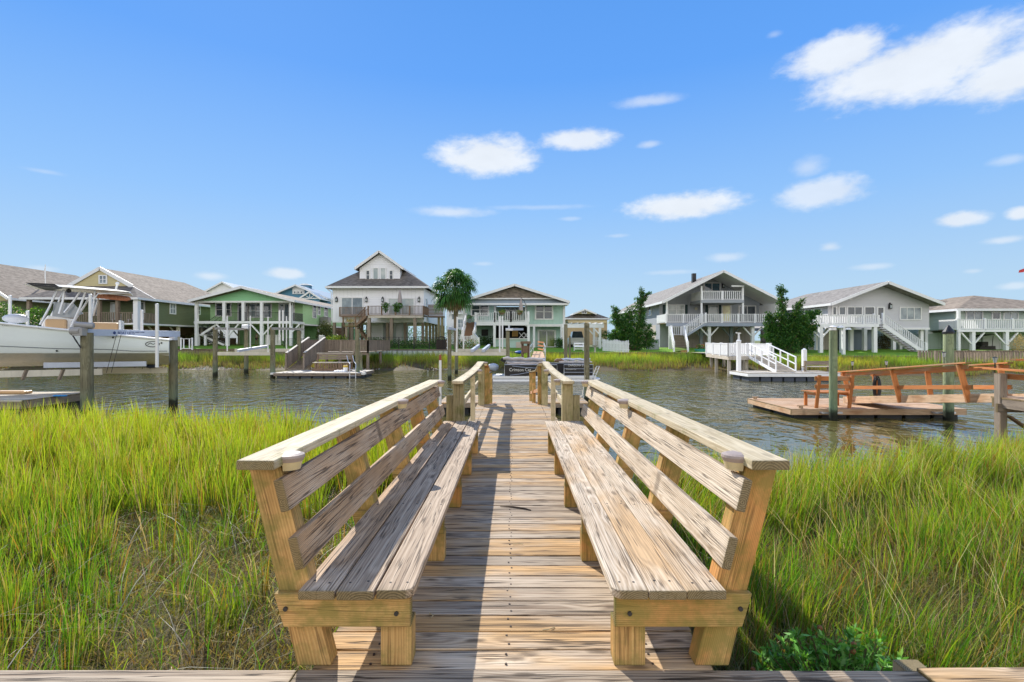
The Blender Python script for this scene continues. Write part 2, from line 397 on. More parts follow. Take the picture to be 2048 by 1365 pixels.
for (px, py, hw, hu, hd, op) in cl:
    a0 = math.atan((px - CX) / F); e0 = math.atan((CY - py) / F * math.cos(a0)); k = math.cos(a0)
    sa = hw / F * k * k; su = hu / F * k * 1.0; sd = hd / F * k
    dx = t.math('DIVIDE', t.math('SUBTRACT', az, a0), sa); de = t.math('SUBTRACT', el, e0)
    dy = t.math('MAXIMUM', t.math('DIVIDE', de, su), t.math('DIVIDE', de, -sd))
    d2 = t.math('ADD', t.math('MULTIPLY', dx, dx), t.math('MULTIPLY', dy, dy))
    m = t.math('SUBTRACT', 1.12, t.math('SQRT', d2))
    m = t.math('ADD', m, nz)
    mr = t.n('ShaderNodeMapRange', interpolation_type='SMOOTHSTEP', i_Value=m, i_1=0.0, i_2=.68 if op > .7 else 1.0, i_3=0.0, i_4=op * .93)
    tot = mr.outputs[0] if tot is None else t.math('MAXIMUM', tot, mr.outputs[0])
# clear blue graded by elevation, with a little of the physical sky in it
grad = t.ramp(t.math('MULTIPLY', el, 1 / 1.57), [(0.0, (0.400, 0.560, 0.688)), (.06, (0.360, 0.528, 0.704)), (.16, (0.224, 0.432, 0.760)), (.30, (0.100, 0.300, 0.744)), (.50, (0.064, 0.232, 0.640))])
skc = t.mix(1., grad, t.mix(1., sky.outputs[0], (.004, .004, .004), 'MULTIPLY'), 'ADD')
bk = t.ramp(t.math('ADD', t.math('MULTIPLY', s3.outputs[1], -.5), .5), [(.50, 0.), (.62, 1.)])   # unseen white cloud bank added behind the viewer as fill for shaded fronts
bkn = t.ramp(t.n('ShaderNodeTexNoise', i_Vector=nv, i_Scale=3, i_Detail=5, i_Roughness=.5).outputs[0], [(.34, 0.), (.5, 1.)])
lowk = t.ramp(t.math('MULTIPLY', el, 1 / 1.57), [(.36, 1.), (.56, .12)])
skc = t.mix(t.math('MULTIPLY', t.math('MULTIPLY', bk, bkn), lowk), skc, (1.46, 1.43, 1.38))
csh = t.math('ADD', 1.0, t.math('MULTIPLY', t.math('SUBTRACT', n1, .5), .22))
cc = t.n('ShaderNodeCombineXYZ', i_X=t.math('MULTIPLY', csh, .70), i_Y=t.math('MULTIPLY', csh, .74), i_Z=t.math('MULTIPLY', csh, .79)).outputs[0]
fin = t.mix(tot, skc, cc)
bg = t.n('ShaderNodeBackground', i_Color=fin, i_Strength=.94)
wo = t.n('ShaderNodeOutputWorld'); t.l(bg.outputs[0], wo.inputs[0])

# ------------------------------------------------------------------ terrain
BX = [-400, -60, -22, -5, 18, 22.5, 60, 400]; BY = [60, 50, 48.5, 47.5, 47, 42, 38, 30]
GX = [-400, -60, -20, -3, 0, 18, 23, 400]; GZ = [.6, .6, .55, .5, .27, .27, .13, .13]
def bulk(x): return float(np.interp(x, BX, BY))
def gz(x, y): return float(np.interp(x, GX, GZ)) + .05 * min(max(y - bulk(x), 0), 8)
def wob(x, y, s=1.0, ph=0.0):
    x = np.asarray(x) * s; y = np.asarray(y) * s
    return (np.sin(x * 1.3 + y * .7 + ph) + np.sin(-x * .8 + y * 1.9 + 2 * ph + 1) + np.sin(x * 2.9 + y * 2.3 + ph * 3) * .6 + np.sin(-x * 4.7 + y * 3.9 + ph) * .4) / 3.0
def edge(x):
    x = np.asarray(x, dtype=float)
    e = np.interp(x, [-40, -12, -7, -2, -.9, .9, 2, 5, 9, 14, 40], [13.0, 11.6, 10.9, 9.6, 8.2, 7.2, 7.4, 7.9, 9.0, 9.8, 10])
    return e + wob(x, x * .3, 1.6, .4) * .35
def near_z(x, y):
    e = edge(x); b = -.80 + wob(x, y, 1.4) * .06
    s = np.clip((np.asarray(y) - e + .4) / 3.2, 0, 1); s = s * s * (3 - 2 * s)
    return b * (1 - s) + s * -2.0
xs = np.concatenate([[-2500, -600, -200, -110, -80], np.arange(-60, -16, 1.0), np.arange(-16, 14, .25), np.arange(14, 60, 1.0), [80, 110, 200, 600, 2500]])
rows = [('a', y) for y in (-300, -30, -6, -3)] + [('a', y) for y in np.arange(-2, 15, .25)] + [('a', y) for y in (18, 24, 30)] + [('o', o) for o in (-12, -10, -9, -8, -7, -6.5, -6, -5.5, -5, -4.5, -4, -3, -2, -1, -.03, .03, 1, 2, 4, 8, 12, 30, 80, 300, 4000)]
co = []; bottom_rows = 0
for k, (m, y) in enumerate(rows):
    for x in xs:
        if m == 'a': yy = y; zz = float(near_z(x, y)) if y < 15 else -2.0
        else:
            b = bulk(x); yy = b + y
            if y <= -.01:
                s = min(max((y + 6.2 + float(wob(x, 0, .9)) * .9) / 5.0, -1), 1)
                zz = -1.0 + .6 * s if s > 0 else -1.0 + 1.0 * s
            else: zz = gz(x, yy) if y > .04 else float(np.interp(x, GX, GZ))
        co.append((x, yy, zz))
nx = len(xs); fl = []; fa = []
split = [i for i, r in enumerate(rows) if r == ('o', -.03)][0]
def grid_faces(r0, r1):
    out = []
    for r in range(r0, r1):
        for c in range(nx - 1):
            a = r * nx + c; out += [a, a + 1, a + nx + 1, a + nx]
    return out
t = NT('marsh_mud'); ge = t.n('ShaderNodeNewGeometry').outputs['Position']
a = t.noise(ge, 9, 6, .7); b = t.noise(ge, 60, 4, .7)
c = t.mix(t.ramp(a, [(.35, 0.), (.65, 1.)]), (.045, .035, .018, 1), (.13, .10, .045, 1)); c = t.mix(t.ramp(b, [(.5, 0.), (.7, 1.)]), c, (.20, .16, .08, 1))
t.bsdf(c, .85, t.math('ADD', a, t.math('MULTIPLY', b, .4)), .8, .04, spec=.2); M['mud'] = t.m
t = NT('lawn_grass'); ge = t.n('ShaderNodeNewGeometry').outputs['Position']
a = t.noise(ge, .6, 4, .6); b = t.noise(ge, 22, 5, .75)
c = t.mix(t.ramp(a, [(.3, 0.), (.7, 1.)]), (.13, .32, .02, 1), (.28, .46, .05, 1)); c = t.mix(t.ramp(b, [(.4, 0.), (.65, 1.)]), c, (.10, .22, .02, 1))
sp = t.n('ShaderNodeSeparateXYZ', i_0=ge)
far = t.ramp(t.math('DIVIDE', sp.outputs[1], 120.), [(.44, 0.), (.50, 1.)])
c = t.mix(t.math('MULTIPLY', far, .8), c, t.mix(a, (.10, .09, .05, 1), (.22, .19, .12, 1)))
t.bsdf(c, .9, b, .8, .04, spec=.2); M['lawn'] = t.m
g0 = grid_faces(0, split); np_mesh('marsh_ground', co, g0, [4] * (len(g0) // 4), M['mud'])
tag(bpy.data.objects['marsh_ground'], kind='structure')
g1 = [i - (split + 1) * nx for i in grid_faces(split + 1, len(rows) - 1)]
lw = np_mesh('lawn', co[(split + 1) * nx:], g1, [4] * (len(g1) // 4), M['lawn']); tag(lw, kind='structure')
# ------------------------------------------------------------------ water
t = NT('canal_water'); ge = t.n('ShaderNodeNewGeometry').outputs['Position']
sp = t.n('ShaderNodeSeparateXYZ', i_0=ge)
a = t.noise(ge, 1, 2, .5, .5, sc=(1.7, 1.15, 1)); b = t.noise(ge, 1, 2, .5, .5, sc=(5.5, 3.6, 1)); d = t.noise(ge, .14, 3)
calm = t.ramp(t.math('ADD', t.math('MULTIPLY', sp.outputs[1], 1 / 40.), t.math('MULTIPLY', t.math('SUBTRACT', d, .5), .8)), [(.24, .16), (.52, 1.)])
h = t.math('ADD', a, t.math('MULTIPLY', b, .16))
h = t.math('MULTIPLY', h, calm)
wc = t.mix(t.ramp(t.noise(ge, .35, 3), [(.35, 0.), (.65, 1.)]), (.072, .068, .018, 1), (.125, .104, .034, 1))
p = t.bsdf(wc, .02, h, 1.0, .16, spec=.5, IOR=1.38); M['water'] = t.m
wm = MB(); wm.raw([(-2500, -20, WZ), (2500, -20, WZ), (2500, 200, WZ), (-2500, 200, WZ)], [(0, 1, 2, 3)])
wo_ = wm.build('water', M['water'], kind='structure')
# cut the water sheet where the lawn stands above it: it lies hidden below ground there

# ------------------------------------------------------------------ grass
M['blade'] = m_leaf('grass_blade', .42, .45)
def blades(name, x, y, z, h, wd, lean, c0, c1, mat=None, segs=(0, .4, .75), droop=0.0, loc=(0, 0, 0)):
    n = len(x); ang = rng.uniform(0, 2 * np.pi, n); sx = np.cos(ang); sy = np.sin(ang) * .6
    prof = {0: (1., .8, .5), 1: (1., .7)}[0 if len(segs) == 3 else 1]
    vs = []; cs = []
    def pos(t):
        zz = z + h * (t - droop * t * t * 1.0)
        return x + lean[:, 0] * h * t ** 1.8, y + lean[:, 1] * h * t ** 1.8, zz
    for t, pr in zip(segs, prof):
        px, py, pz = pos(t)
        for sg in (-1, 1):
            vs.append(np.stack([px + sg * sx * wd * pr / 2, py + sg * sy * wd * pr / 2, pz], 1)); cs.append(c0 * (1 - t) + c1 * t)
    px, py, pz = pos(1.0); vs.append(np.stack([px, py, pz], 1)); cs.append(c1)
    k = len(vs); co = np.stack(vs, 1).reshape(-1, 3); cc = np.stack(cs, 1).reshape(-1, 3)
    base = (np.arange(n) * k)[:, None]
    if len(segs) == 3: pat = [0, 1, 3, 2, 2, 3, 5, 4, 4, 5, 6]; sz = [4, 4, 3]
    else: pat = [0, 1, 3, 2, 2, 3, 4]; sz = [4, 3]
    fl = (base + np.array(pat)[None, :]).ravel()
    return np_mesh(name, co, fl, np.tile(sz, n), mat or M['blade'], cc, None, loc)
def colmix(n, pal, wts, jit=.25):
    pal = np.array(pal); i = rng.choice(len(pal), n, p=np.array(wts) / sum(wts))
    return pal[i] * rng.uniform(1 - jit, 1 + jit, (n, 1)) * rng.uniform(.92, 1.08, (n, 3))
GREEN = (.13, .30, .025); LIME = (.25, .40, .04); YEL = (.40, .42, .06); TAN = (.52, .43, .24); BRN = (.24, .14, .05); DKG = (.06, .14, .02); ORG = (.45, .26, .06)
def area(n, x0, x1, y0, y1, f):
    x = rng.uniform(x0, x1, n); y = rng.uniform(y0, y1, n); k = f(x, y) > rng.uniform(0, 1, n); return x[k], y[k]
def clear_dock(x, y): return (np.abs(x) > .93) & (y > 2.32)
def clumps(nc, x0, x1, y0, y1, f, per, rad):
    """tufts: blade bases gathered round clump centres, leaning outward"""
    cx, cy = area(nc, x0, x1, y0, y1, f); k = rng.integers(per[0], per[1], len(cx)); i = np.repeat(np.arange(len(cx)), k); n = len(i)
    a = rng.uniform(0, 2 * np.pi, n); r = rad * np.sqrt(rng.uniform(0, 1, n)); x = cx[i] + r * np.cos(a); y = cy[i] + r * np.sin(a)
    cl = rng.normal(0, .10, (len(cx), 2))[i]; ln = np.stack([np.cos(a), np.sin(a)], 1) * (r / rad)[:, None] * rng.uniform(.02, .34, (n, 1)) + cl
    ch = rng.uniform(.72, 1.12, len(cx))[i]; tone = rng.uniform(0, 1, len(cx))[i]
    k_ = (np.abs(x) > .93) & (y > 2.31); return x[k_], y[k_], ln[k_], ch[k_], tone[k_]
def wside_l(x, y): return (y < edge(x)) & (x > -y * 1.12 - .8)
def tall_left(x, y):
    d = np.clip((y - 5.6 + wob(x, y, .9, 2) * 1.4) / 1.5, .0, 1)
    d = np.maximum(d, np.clip((-x - .72 * y - .1) * 1.6, 0, .8))
    return clear_dock(x, y) * wside_l(x, y) * (.085 + .915 * d) * np.clip(.70 + wob(x, y, 2.3, 1) * .8, .12, 1)
def grass_cols(n, tone, ylw):
    """ylw 0 green .. 1 yellow lime"""
    p = np.clip(tone * .6 + ylw + rng.normal(0, .18, n), 0, 1)[:, None]
    c1 = np.array((.075, .29, .018)) * (1 - p) + np.array((.42, .54, .035)) * p; c1 = c1 * rng.uniform(.65, 1.3, (n, 1))
    odd = rng.uniform(0, 1, n); c1[odd < .10] = np.array(TAN) * .95; c1[(odd >= .10) & (odd < .17)] = ORG; tip = rng.uniform(0, 1, n) < .16; c1[tip] = c1[tip] * .5 + np.array((.42, .27, .06)) * .5
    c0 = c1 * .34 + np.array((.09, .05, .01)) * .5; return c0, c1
x, y, ln, ch, tone = clumps(7600, -13.5, -.93, 2.35, 12, tall_left, (12, 26), .075); n = len(x)
h = np.clip(.40 + (y - 3.0) * .095, .38, .92) * ch * rng.uniform(.55, 1.1, n)
c0, c1 = grass_cols(n, tone, np.clip((y - 4) / 7, 0, .6))
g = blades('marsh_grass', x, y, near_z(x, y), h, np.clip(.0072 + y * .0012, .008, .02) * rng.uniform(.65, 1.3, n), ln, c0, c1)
tag(g, 'tall bright green cordgrass on the left bank of the marsh', 'marsh grass', kind='stuff')
def thf(x, y): return clear_dock(x, y) * wside_l(x, y) * np.clip(.85 + wob(x, y, 2, 5) * .4 - np.clip((y - 6.4) / 3, 0, .55), .1, 1)
x, y = area(190000, -11, -.93, 2.32, 10.5, thf); n = len(x)
h = rng.uniform(.08, .30, n); z = near_z(x, y) + rng.uniform(0, .16, n)
an = rng.uniform(0, 2 * np.pi, n); ln = np.stack([np.cos(an), np.sin(an)], 1) * rng.uniform(.3, 2.0, (n, 1))
patch = np.clip(.5 + wob(x, y, 1.7, 6) * .9, 0, 1)[:, None]
c1 = colmix(n, [(.36, .20, .05), (.55, .38, .13), (.62, .50, .28), (.16, .09, .03)], [3, 3, 2, 1.4], .4) * patch + colmix(n, [(.22, .34, .03), (.42, .40, .06), (.58, .48, .26), (.36, .22, .06)], [2.6, 2.8, 1.2, 1.5], .4) * (1 - patch)
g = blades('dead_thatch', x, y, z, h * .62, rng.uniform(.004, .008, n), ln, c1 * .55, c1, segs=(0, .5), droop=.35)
tag(g, 'tangled brown and tan thatch lying between the grass stems left of the walkway', 'thatch', kind='stuff')
x, y = area(3300, -7, -.95, 2.35, 6.8, lambda x, y: clear_dock(x, y) * (x > -y * 1.1 - .5) * .9); n = len(x)
an = rng.uniform(0, 2 * np.pi, n); ln = np.stack([np.cos(an), np.sin(an)], 1) * rng.uniform(.5, 1.4, (n, 1))
dead = rng.uniform(0, 1, n) < .40
c1 = np.where(dead[:, None], colmix(n, [(.62, .56, .42), (.5, .42, .28)], [1, 1]), colmix(n, [GREEN, (.10, .28, .02), LIME], [3, 2, 2]))
g = blades('long_marsh_blade', x, y, near_z(x, y), rng.uniform(.25, .68, n), rng.uniform(.006, .013, n), ln * np.where(dead, 1., .33)[:, None], c1 * .8, c1, droop=.42)
tag(g, 'long arching green and bleached blades near the left edge of the deck', 'long grass', kind='stuff')
# right
def rside(x, y): return clear_dock(x, y) * (y < edge(x) + .2) * (x < y * 1.12 + .6)
def tall_right(x, y): return rside(x, y) * np.clip(.60 + wob(x, y, 2.1, 3) * .95, .05, 1) * np.clip(.5 + (y - 2.3) * .3, 0, 1)
x, y, ln, ch, tone = clumps(4700, .93, 11, 2.35, 9.6, tall_right, (10, 24), .085); n = len(x)
ln = ln + rng.normal(0, .12, (n, 2)); ln[:, 0] += .10 + wob(x, y, .9, 2) * .26
h = np.clip(.46 + (y - 3) * .045, .40, .72) * ch * rng.uniform(.55, 1.2, n)
c0, c1 = grass_cols(n, tone, np.clip((y - 4) / 10, -.15, .35) + wob(x, y, .9, 5) * .15)
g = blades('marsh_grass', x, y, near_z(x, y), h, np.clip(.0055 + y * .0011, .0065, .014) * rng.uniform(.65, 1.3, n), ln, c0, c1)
tag(g, 'fine wind bent green cordgrass on the right bank of the marsh', 'marsh grass', kind='stuff')
x, y = area(160000, .93, 9.5, 2.32, 9.0, lambda x, y: rside(x, y) * np.clip(.75 + wob(x, y, 2, 7) * .5, .1, 1)); n = len(x)
h = rng.uniform(.08, .38, n); z = near_z(x, y) + rng.uniform(0, .20, n); an = rng.uniform(0, 2 * np.pi, n)
ln = np.stack([np.cos(an), np.sin(an)], 1) * rng.uniform(.3, 1.7, (n, 1)); patch = np.clip(.5 + wob(x, y, 1.5, 8) * .9, 0, 1)[:, None]
c1 = colmix(n, [TAN, (.28, .16, .05), (.40, .27, .10)], [2.4, 2, 3], .4) * patch + colmix(n, [(.12, .24, .03), (.28, .32, .05), TAN, BRN], [3.4, 3, 1.4, 1], .4) * (1 - patch)
g = blades('dead_thatch', x, y, z, h * .68, rng.uniform(.0032, .0068, n), ln, c1 * .55, c1, segs=(0, .5), droop=.32)
tag(g, 'fine brown and tan thatch under the grass right of the walkway', 'thatch', kind='stuff')
x, y = area(620, 1.2, 8.5, 2.9, 8.2, lambda x, y: (x < y * 1.1) * 1.0); n = len(x)
ln = np.stack([rng.normal(-.35, .5, n), rng.normal(0, .25, n)], 1); c1 = colmix(n, [TAN, (.55, .45, .2), (.62, .56, .42)], [1, 1, 1])
g = blades('seed_stalk', x, y, near_z(x, y), rng.uniform(.65, 1.15, n), rng.uniform(.004, .007, n), ln, c1 * .8, c1, droop=.16)
tag(g, 'thin tan seed stalks rising above the grass on the right', 'seed stalks', kind='stuff')
# far bank
def farf(x, y):
    b = np.interp(x, BX, BY); o = y - b
    keep = np.ones_like(x)
    for (a0, a1, oo) in ((-9.7, -7.4, -3.2), (14.5, 19.5, -2.5)): keep[(x > a0) & (x < a1) & (o < oo)] = .25
    return keep * (o < -.15) * np.clip((o + 6.0 + wob(x, y, .9) * 1.0) * 2, 0, 1) * np.clip(.8 + wob(x, y, 1.3, 4) * .8, .15, 1)
x, y = area(330000, -56, 46, 31, 50, farf); n = len(x)
b = np.interp(x, BX, BY); o = y - b; s = np.clip((o + 6.2) / 5.0, 0, 1); z = -1.0 + .6 * s
gold = np.clip(wob(x, y, .5, 2.5) * 1.2 + .3, 0, 1)[:, None]
h = rng.uniform(.5, 1.05, n) * np.interp(x, [-60, 18, 24, 60], [.95, .95, .85, .85]) * np.clip(.55 + (o + 6) * .2, .5, 1.)
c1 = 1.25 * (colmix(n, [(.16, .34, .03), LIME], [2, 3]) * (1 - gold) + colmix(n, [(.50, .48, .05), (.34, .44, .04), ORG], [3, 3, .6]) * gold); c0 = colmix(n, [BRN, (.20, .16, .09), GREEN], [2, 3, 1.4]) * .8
low = (o < -4.0)[:, None]; c1 = np.where(low & (rng.uniform(0, 1, (n, 1)) < .75), colmix(n, [(.26, .20, .12), (.3, .26, .12), BRN], [2, 2, 1]), c1)
h = np.where(low[:, 0], h * .7, h)
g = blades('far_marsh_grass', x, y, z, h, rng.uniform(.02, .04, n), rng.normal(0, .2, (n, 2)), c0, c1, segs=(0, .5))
tag(g, 'yellow green marsh grass along the far canal bank', 'marsh grass', kind='stuff')
# ================================================================== the near dock
DK = [3.0]
def deck_board(mb, x0, x1, y0, y1, z=0., th=.036):
    dz = random.uniform(-.002, .002); a = random.uniform(-.004, .004)
    mb.beam((x0, (y0 + y1) / 2, z - th / 2 + dz + a), (x1, (y0 + y1) / 2, z - th / 2 + dz - a), y1 - y0, th)
# platform the photographer stands on
pf = empty('dock_platform', (0, 1.2, 0), 'wide weathered plank deck across the bottom of the photo, nearest the viewer', 'deck')
m = MB(); y = 2.205; pitch = .1465
while y > -.4:
    for x0, x1 in ((-3.2, -.93), (-.926, 1.74), (1.746, 4.2)) if y > 2.1 else ((-3.2, .6), (.606, 4.2)):
        if x1 > 4: deck_board(m, x0, x1, y - .140 + .012, y + .012, .008)
        else: deck_board(m, x0, x1, y - .140, y)
    y -= pitch
m.build('decking', W['deck'], pf, bevel=.004)
m = MB(); m.beam((-3.2, 2.14, -.13), (4.2, 2.14, -.13), .04, .18); m.beam((-3.2, .4, -.13), (4.2, .4, -.13), .04, .18); m.build('joist', W['grey'], pf)
for x in (-3.0, 3.9):
    for y in (1.9, .2): MB().cyl((x, y, -1.4), (x, y, -.2), .11).build('support_pile', W['pile'], pf)
m = MB(); m.box(1.755, 1.87, 2.235, 2.37, -.95, -.055); m.build('corner_post', W['cap'], pf, bevel=.004)
# walkway
wk = empty('walkway', (0, 6.8, 0), 'long weathered plank walkway running between the two benches toward the water', 'walkway')
m = MB(); y = 2.212; i = 0
while y < 11.4:
    hw = .87 if y < 6.9 else .80
    j = random.uniform(-.008, .008)
    deck_board(m, -hw + j, hw + j, y, y + .1365 + random.uniform(-.0012, .0015)); y += .1465; i += 1
m.build('decking', W['deck'], wk, bevel=.0035)
m = MB()
y = 2.212
while y < 11.4:      # screw heads
    for x in (-.62, -.02, .62):
        for dy in (.035, .105):
            cx = x + random.uniform(-.012, .012); cy = y + dy
            m.cyl((cx, cy, -.004), (cx, cy, .0035), .0055, n=8)
    y += .1465
m.build('screw_heads', m_paint('rusty_screws', (.05, .03, .02, 1), .7), wk, kind='stuff')
for x in (-.74, 0, .74):
    m = MB(); m.beam((x, 2.25, -.135), (x, 11.4, -.135), .045, .19); m.build('stringer', W['grey'], wk)
for y in (3.2, 6.0, 8.7, 11.2):
    for x in (-.62, .62):
        m = MB(); m.cyl((x, y, -2.2), (x, y, -.23), .11, n=14); m.build('support_pile', W['pile'], wk, smooth=True)

M['lampcap'] = m_paint('solar_lamp_housing', (.37, .29, .24, 1), .45, .15, 8)
M['lamplens'] = m_paint('solar_lamp_lens', (.62, .50, .27, 1), .2, .15, 8)
def solar(parent, x, y, z, s, k=1.0):
    """half round step light: flat domed lid over a clear skirt, mounted on the inner edge of the rail, pointing to side s"""
    m = MB(); rings = []
    for zz, r in ((-.030, .055), (-.012, .062), (-.002, .060), (.004, .045), (.006, .01)):
        rings.append([(x + s * (r * k * math.sin(math.pi * i / 12) * 1.2), y + r * k * math.cos(math.pi * i / 12), z + .036 * k + zz * k) for i in range(13)] + [(x - s * .012 * k, y, z + .036 * k + zz * k)])
    lid = m.loft(rings).build('solar_light', M['lampcap'], parent, smooth=False)
    m = MB(); rings = [[(x + s * (r * k * math.sin(math.pi * i / 12) * 1.2), y + r * k * math.cos(math.pi * i / 12), zz) for i in range(13)] + [(x - s * .01, y, zz)] for zz, r in ((z - .03 * k, .046), (z + .006 * k, .054))]
    m.loft(rings).build('lens', M['lamplens'], lid)

def bench(s):
    sidew = 'left' if s < 0 else 'right'
    b = empty('bench', (s * .75, 4.3, 0), 'long built-in wooden bench, partly in shade, on the left side of the walkway' if s < 0 else 'long built-in wooden bench, sun bleached, on the right side of the walkway', 'bench')
    pc = lambda z: s * (.868 + .25 * z)
    ys = [2.235, 3.29, 4.35, 5.41, 6.42]
    for k, y in enumerate(ys):
        m = MB(); m.beam((s * .510, y + .045, 0.0), (s * .510, y + .045, .19), .136, .09, up=(0, 1, 0)); m.build('front_leg', W['post'], b, bevel=.004)
        m = MB(); z1 = .880
        q = [(pc(0) - s * .074, y, 0), (pc(0) + s * .074, y, 0), (pc(z1) + s * .070, y, z1), (pc(z1) - s * .070, y, z1)]
        ox = random.random() * 50; tc = [(0 + ox, .03, .04), (0 + ox, .17, .04), (z1 + ox, .17, .04), (z1 + ox, .03, .04)]
        m.raw([V(p) for p in q] + [V(p) + V((0, .09, 0)) for p in q], [(0, 1, 2, 3), (7, 6, 5, 4), (0, 4, 5, 1), (1, 5, 6, 2), (2, 6, 7, 3), (3, 7, 4, 0)], tc + [(a, c, .13) for a, c, _ in tc])
        m.build('back_post', W['post'], b, bevel=.004)
        m = MB(); x0, x1 = .438, 1.028
        q = [(s * x0, .19), (s * .985, .19), (s * x1, .333), (s * x0, .333)]
        yy = y - .038
        q3 = [V((a, yy, z)) for a, z in q]; ox = random.random() * 50
        tc = [(abs(p.x) + ox, p.z, .05) for p in q3]
        m.raw(q3 + [p + V((0, .036, 0)) for p in q3], [(0, 1, 2, 3), (7, 6, 5, 4), (0, 4, 5, 1), (1, 5, 6, 2), (2, 6, 7, 3), (3, 7, 4, 0)], tc + [(a, c, .09) for a, c, _ in tc])
        m.build('seat_support', W['post'], b, bevel=.004)
    for y in ys[:2]:
        for xx, zz in ((.50, .25), (.975, .27)):
            m = MB(); m.cyl((s * xx, y - .046, zz), (s * xx, y - .037, zz), .010, n=8); m.build('bolt', M['dark'], b)
    # seat boards (inner first): inner one has a rounded corner
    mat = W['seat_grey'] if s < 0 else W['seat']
    y0 = 2.13; y1 = 6.66
    xs_ = [(.418, .573), (.583, .737), (.747, .898)] if s < 0 else [(.418, .566), (.570, .726), (.729, .893)]
    for k, (a, c) in enumerate(xs_):
        m = MB(); yy0 = y0 + (.012 * random.random())
        pts = [(a, yy0), (c, yy0), (c, y1), (a, y1)]
        if k == 0:
            pts = [(a + .05 * (1 - math.cos(t)), yy0 + .05 * (1 - math.sin(t))) for t in [math.pi / 2 * (i / 5) for i in range(6)]] + [(c, yy0), (c, y1), (a, y1)]
        n = len(pts); ox = random.random() * 50; oy = random.uniform(-.05, .05)
        # subdivide along y so the board can wander a little
        vs = [(s * px, py, z) for z in (.336, .374) for px, py in pts]
        m.raw(vs, [tuple(range(n)), tuple(range(n, 2 * n))] + [(i, (i + 1) % n, (i + 1) % n + n, i + n) for i in range(n)], [(p[1] + ox, abs(p[0]) - (a + c) / 2 + oy, p[2] - .30) for p in vs])
        m.build('seat_board', mat, b, bevel=.005, seg=3)
    m = MB()
    for y in ys:
        for a, c in xs_:
            for f in (.25, .75):
                cx = s * (a + (c - a) * f + random.uniform(-.008, .008)); cy = y - .015 + random.uniform(-.012, .012); m.cyl((cx, cy, .370), (cx, cy, .3755), .0052, n=8)
    m.build('screws', M['dark'], b, kind='stuff')
    # back boards
    for zt, zb in ((.832, .698), (.590, .456)):
        m = MB(); c0 = V((s * (.868 + .25 * zt - .070), 0, zt)); c1 = V((s * (.868 + .25 * zb - .070), 0, zb))
        d = (c0 - c1).normalized(); nrm = V((-s * d.z, 0, s * d.x)) if s < 0 else V((-s * d.z, 0, s * d.x))
        if nrm.x * s > 0: nrm = -nrm
        cen = (c0 + c1) / 2 + nrm * .021
        ye = 6.62 + random.uniform(-.03, .03)
        m.beam(cen + V((0, 2.14, 0)), cen + V((0, ye, 0)), .038, (c0 - c1).length, up=d)
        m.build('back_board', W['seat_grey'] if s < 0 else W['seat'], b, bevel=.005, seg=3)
    # cap rail
    m = MB(); xc = s * 1.072
    m.beam((xc, 2.125, .901), (xc - s * .045, 4.35, .903), .158, .04); m.beam((xc - s * .045, 4.354, .903), (xc - s * .085, 6.52, .901), .158, .04)
    m.build('cap_rail', W['cap'], b, bevel=.005, seg=3)
    for y in (2.26, 4.30, 6.30): solar(b, s * (.998 - (y - 2.1) * .0195) - 0, y, .885, -s, 1.0 if y < 3 else 1.05)
    return b
bench(-1); bench(1)

def handrail(s):
    h = empty('handrail', (s * .72, 9, 0), 'sagging cap handrail on wooden posts left of the walkway, beyond the bench' if s < 0 else 'sagging cap handrail on wooden posts right of the walkway, beyond the bench', 'handrail')
    m = MB(); m.box(s * .645, s * .785, 6.70, 6.84, -.3, .858); m.build('post', W['greypost'], h, bevel=.006)
    m = MB(); m.box(s * .79, s * .88, 6.75, 6.79, -.3, .70); m.build('post_cleat', W['greypost'], h, bevel=.004)
    m = MB(); m.box(s * .665, s * .745, 8.95, 9.03, -.2, .848); m.build('baluster', W['cap'], h, bevel=.004)
    m = MB(); m.box(s * .63, s * .765, 11.22, 11.35, -.6, .885); m.build('post', W['greypost'], h, bevel=.006)
    m = MB(); path = [(6.60, .878), (7.4, .868), (8.3, .862), (9.2, .866), (10.0, .880), (10.8, .905), (11.45, .932)]
    rings = []
    for y, z in path: rings.append([V((s * (.715 - .078), y, z - .019)), V((s * (.715 + .078), y, z - .019)), V((s * (.715 + .078), y, z + .019)), V((s * (.715 - .078), y, z + .019))])
    m.loft(rings); m.tc = [(p[1], abs(p[0]) - .7, p[2] - .85 + .05) for p in m.v]; m.build('cap_rail', W['cap'], h, bevel=.004)
    m = MB(); m.beam((s * .775, 6.84, .44), (s * .775, 11.3, .49), .036, .09); m.build('mid_rail', W['cap'], h, bevel=.003)
    for y, z in ((7.0, .865), (9.3, .866), (11.3, .92)):
        if s < 0 and y < 8: continue
        solar(h, s * .640, y, z - .02, -s, 1.15)
handrail(-1); handrail(1)

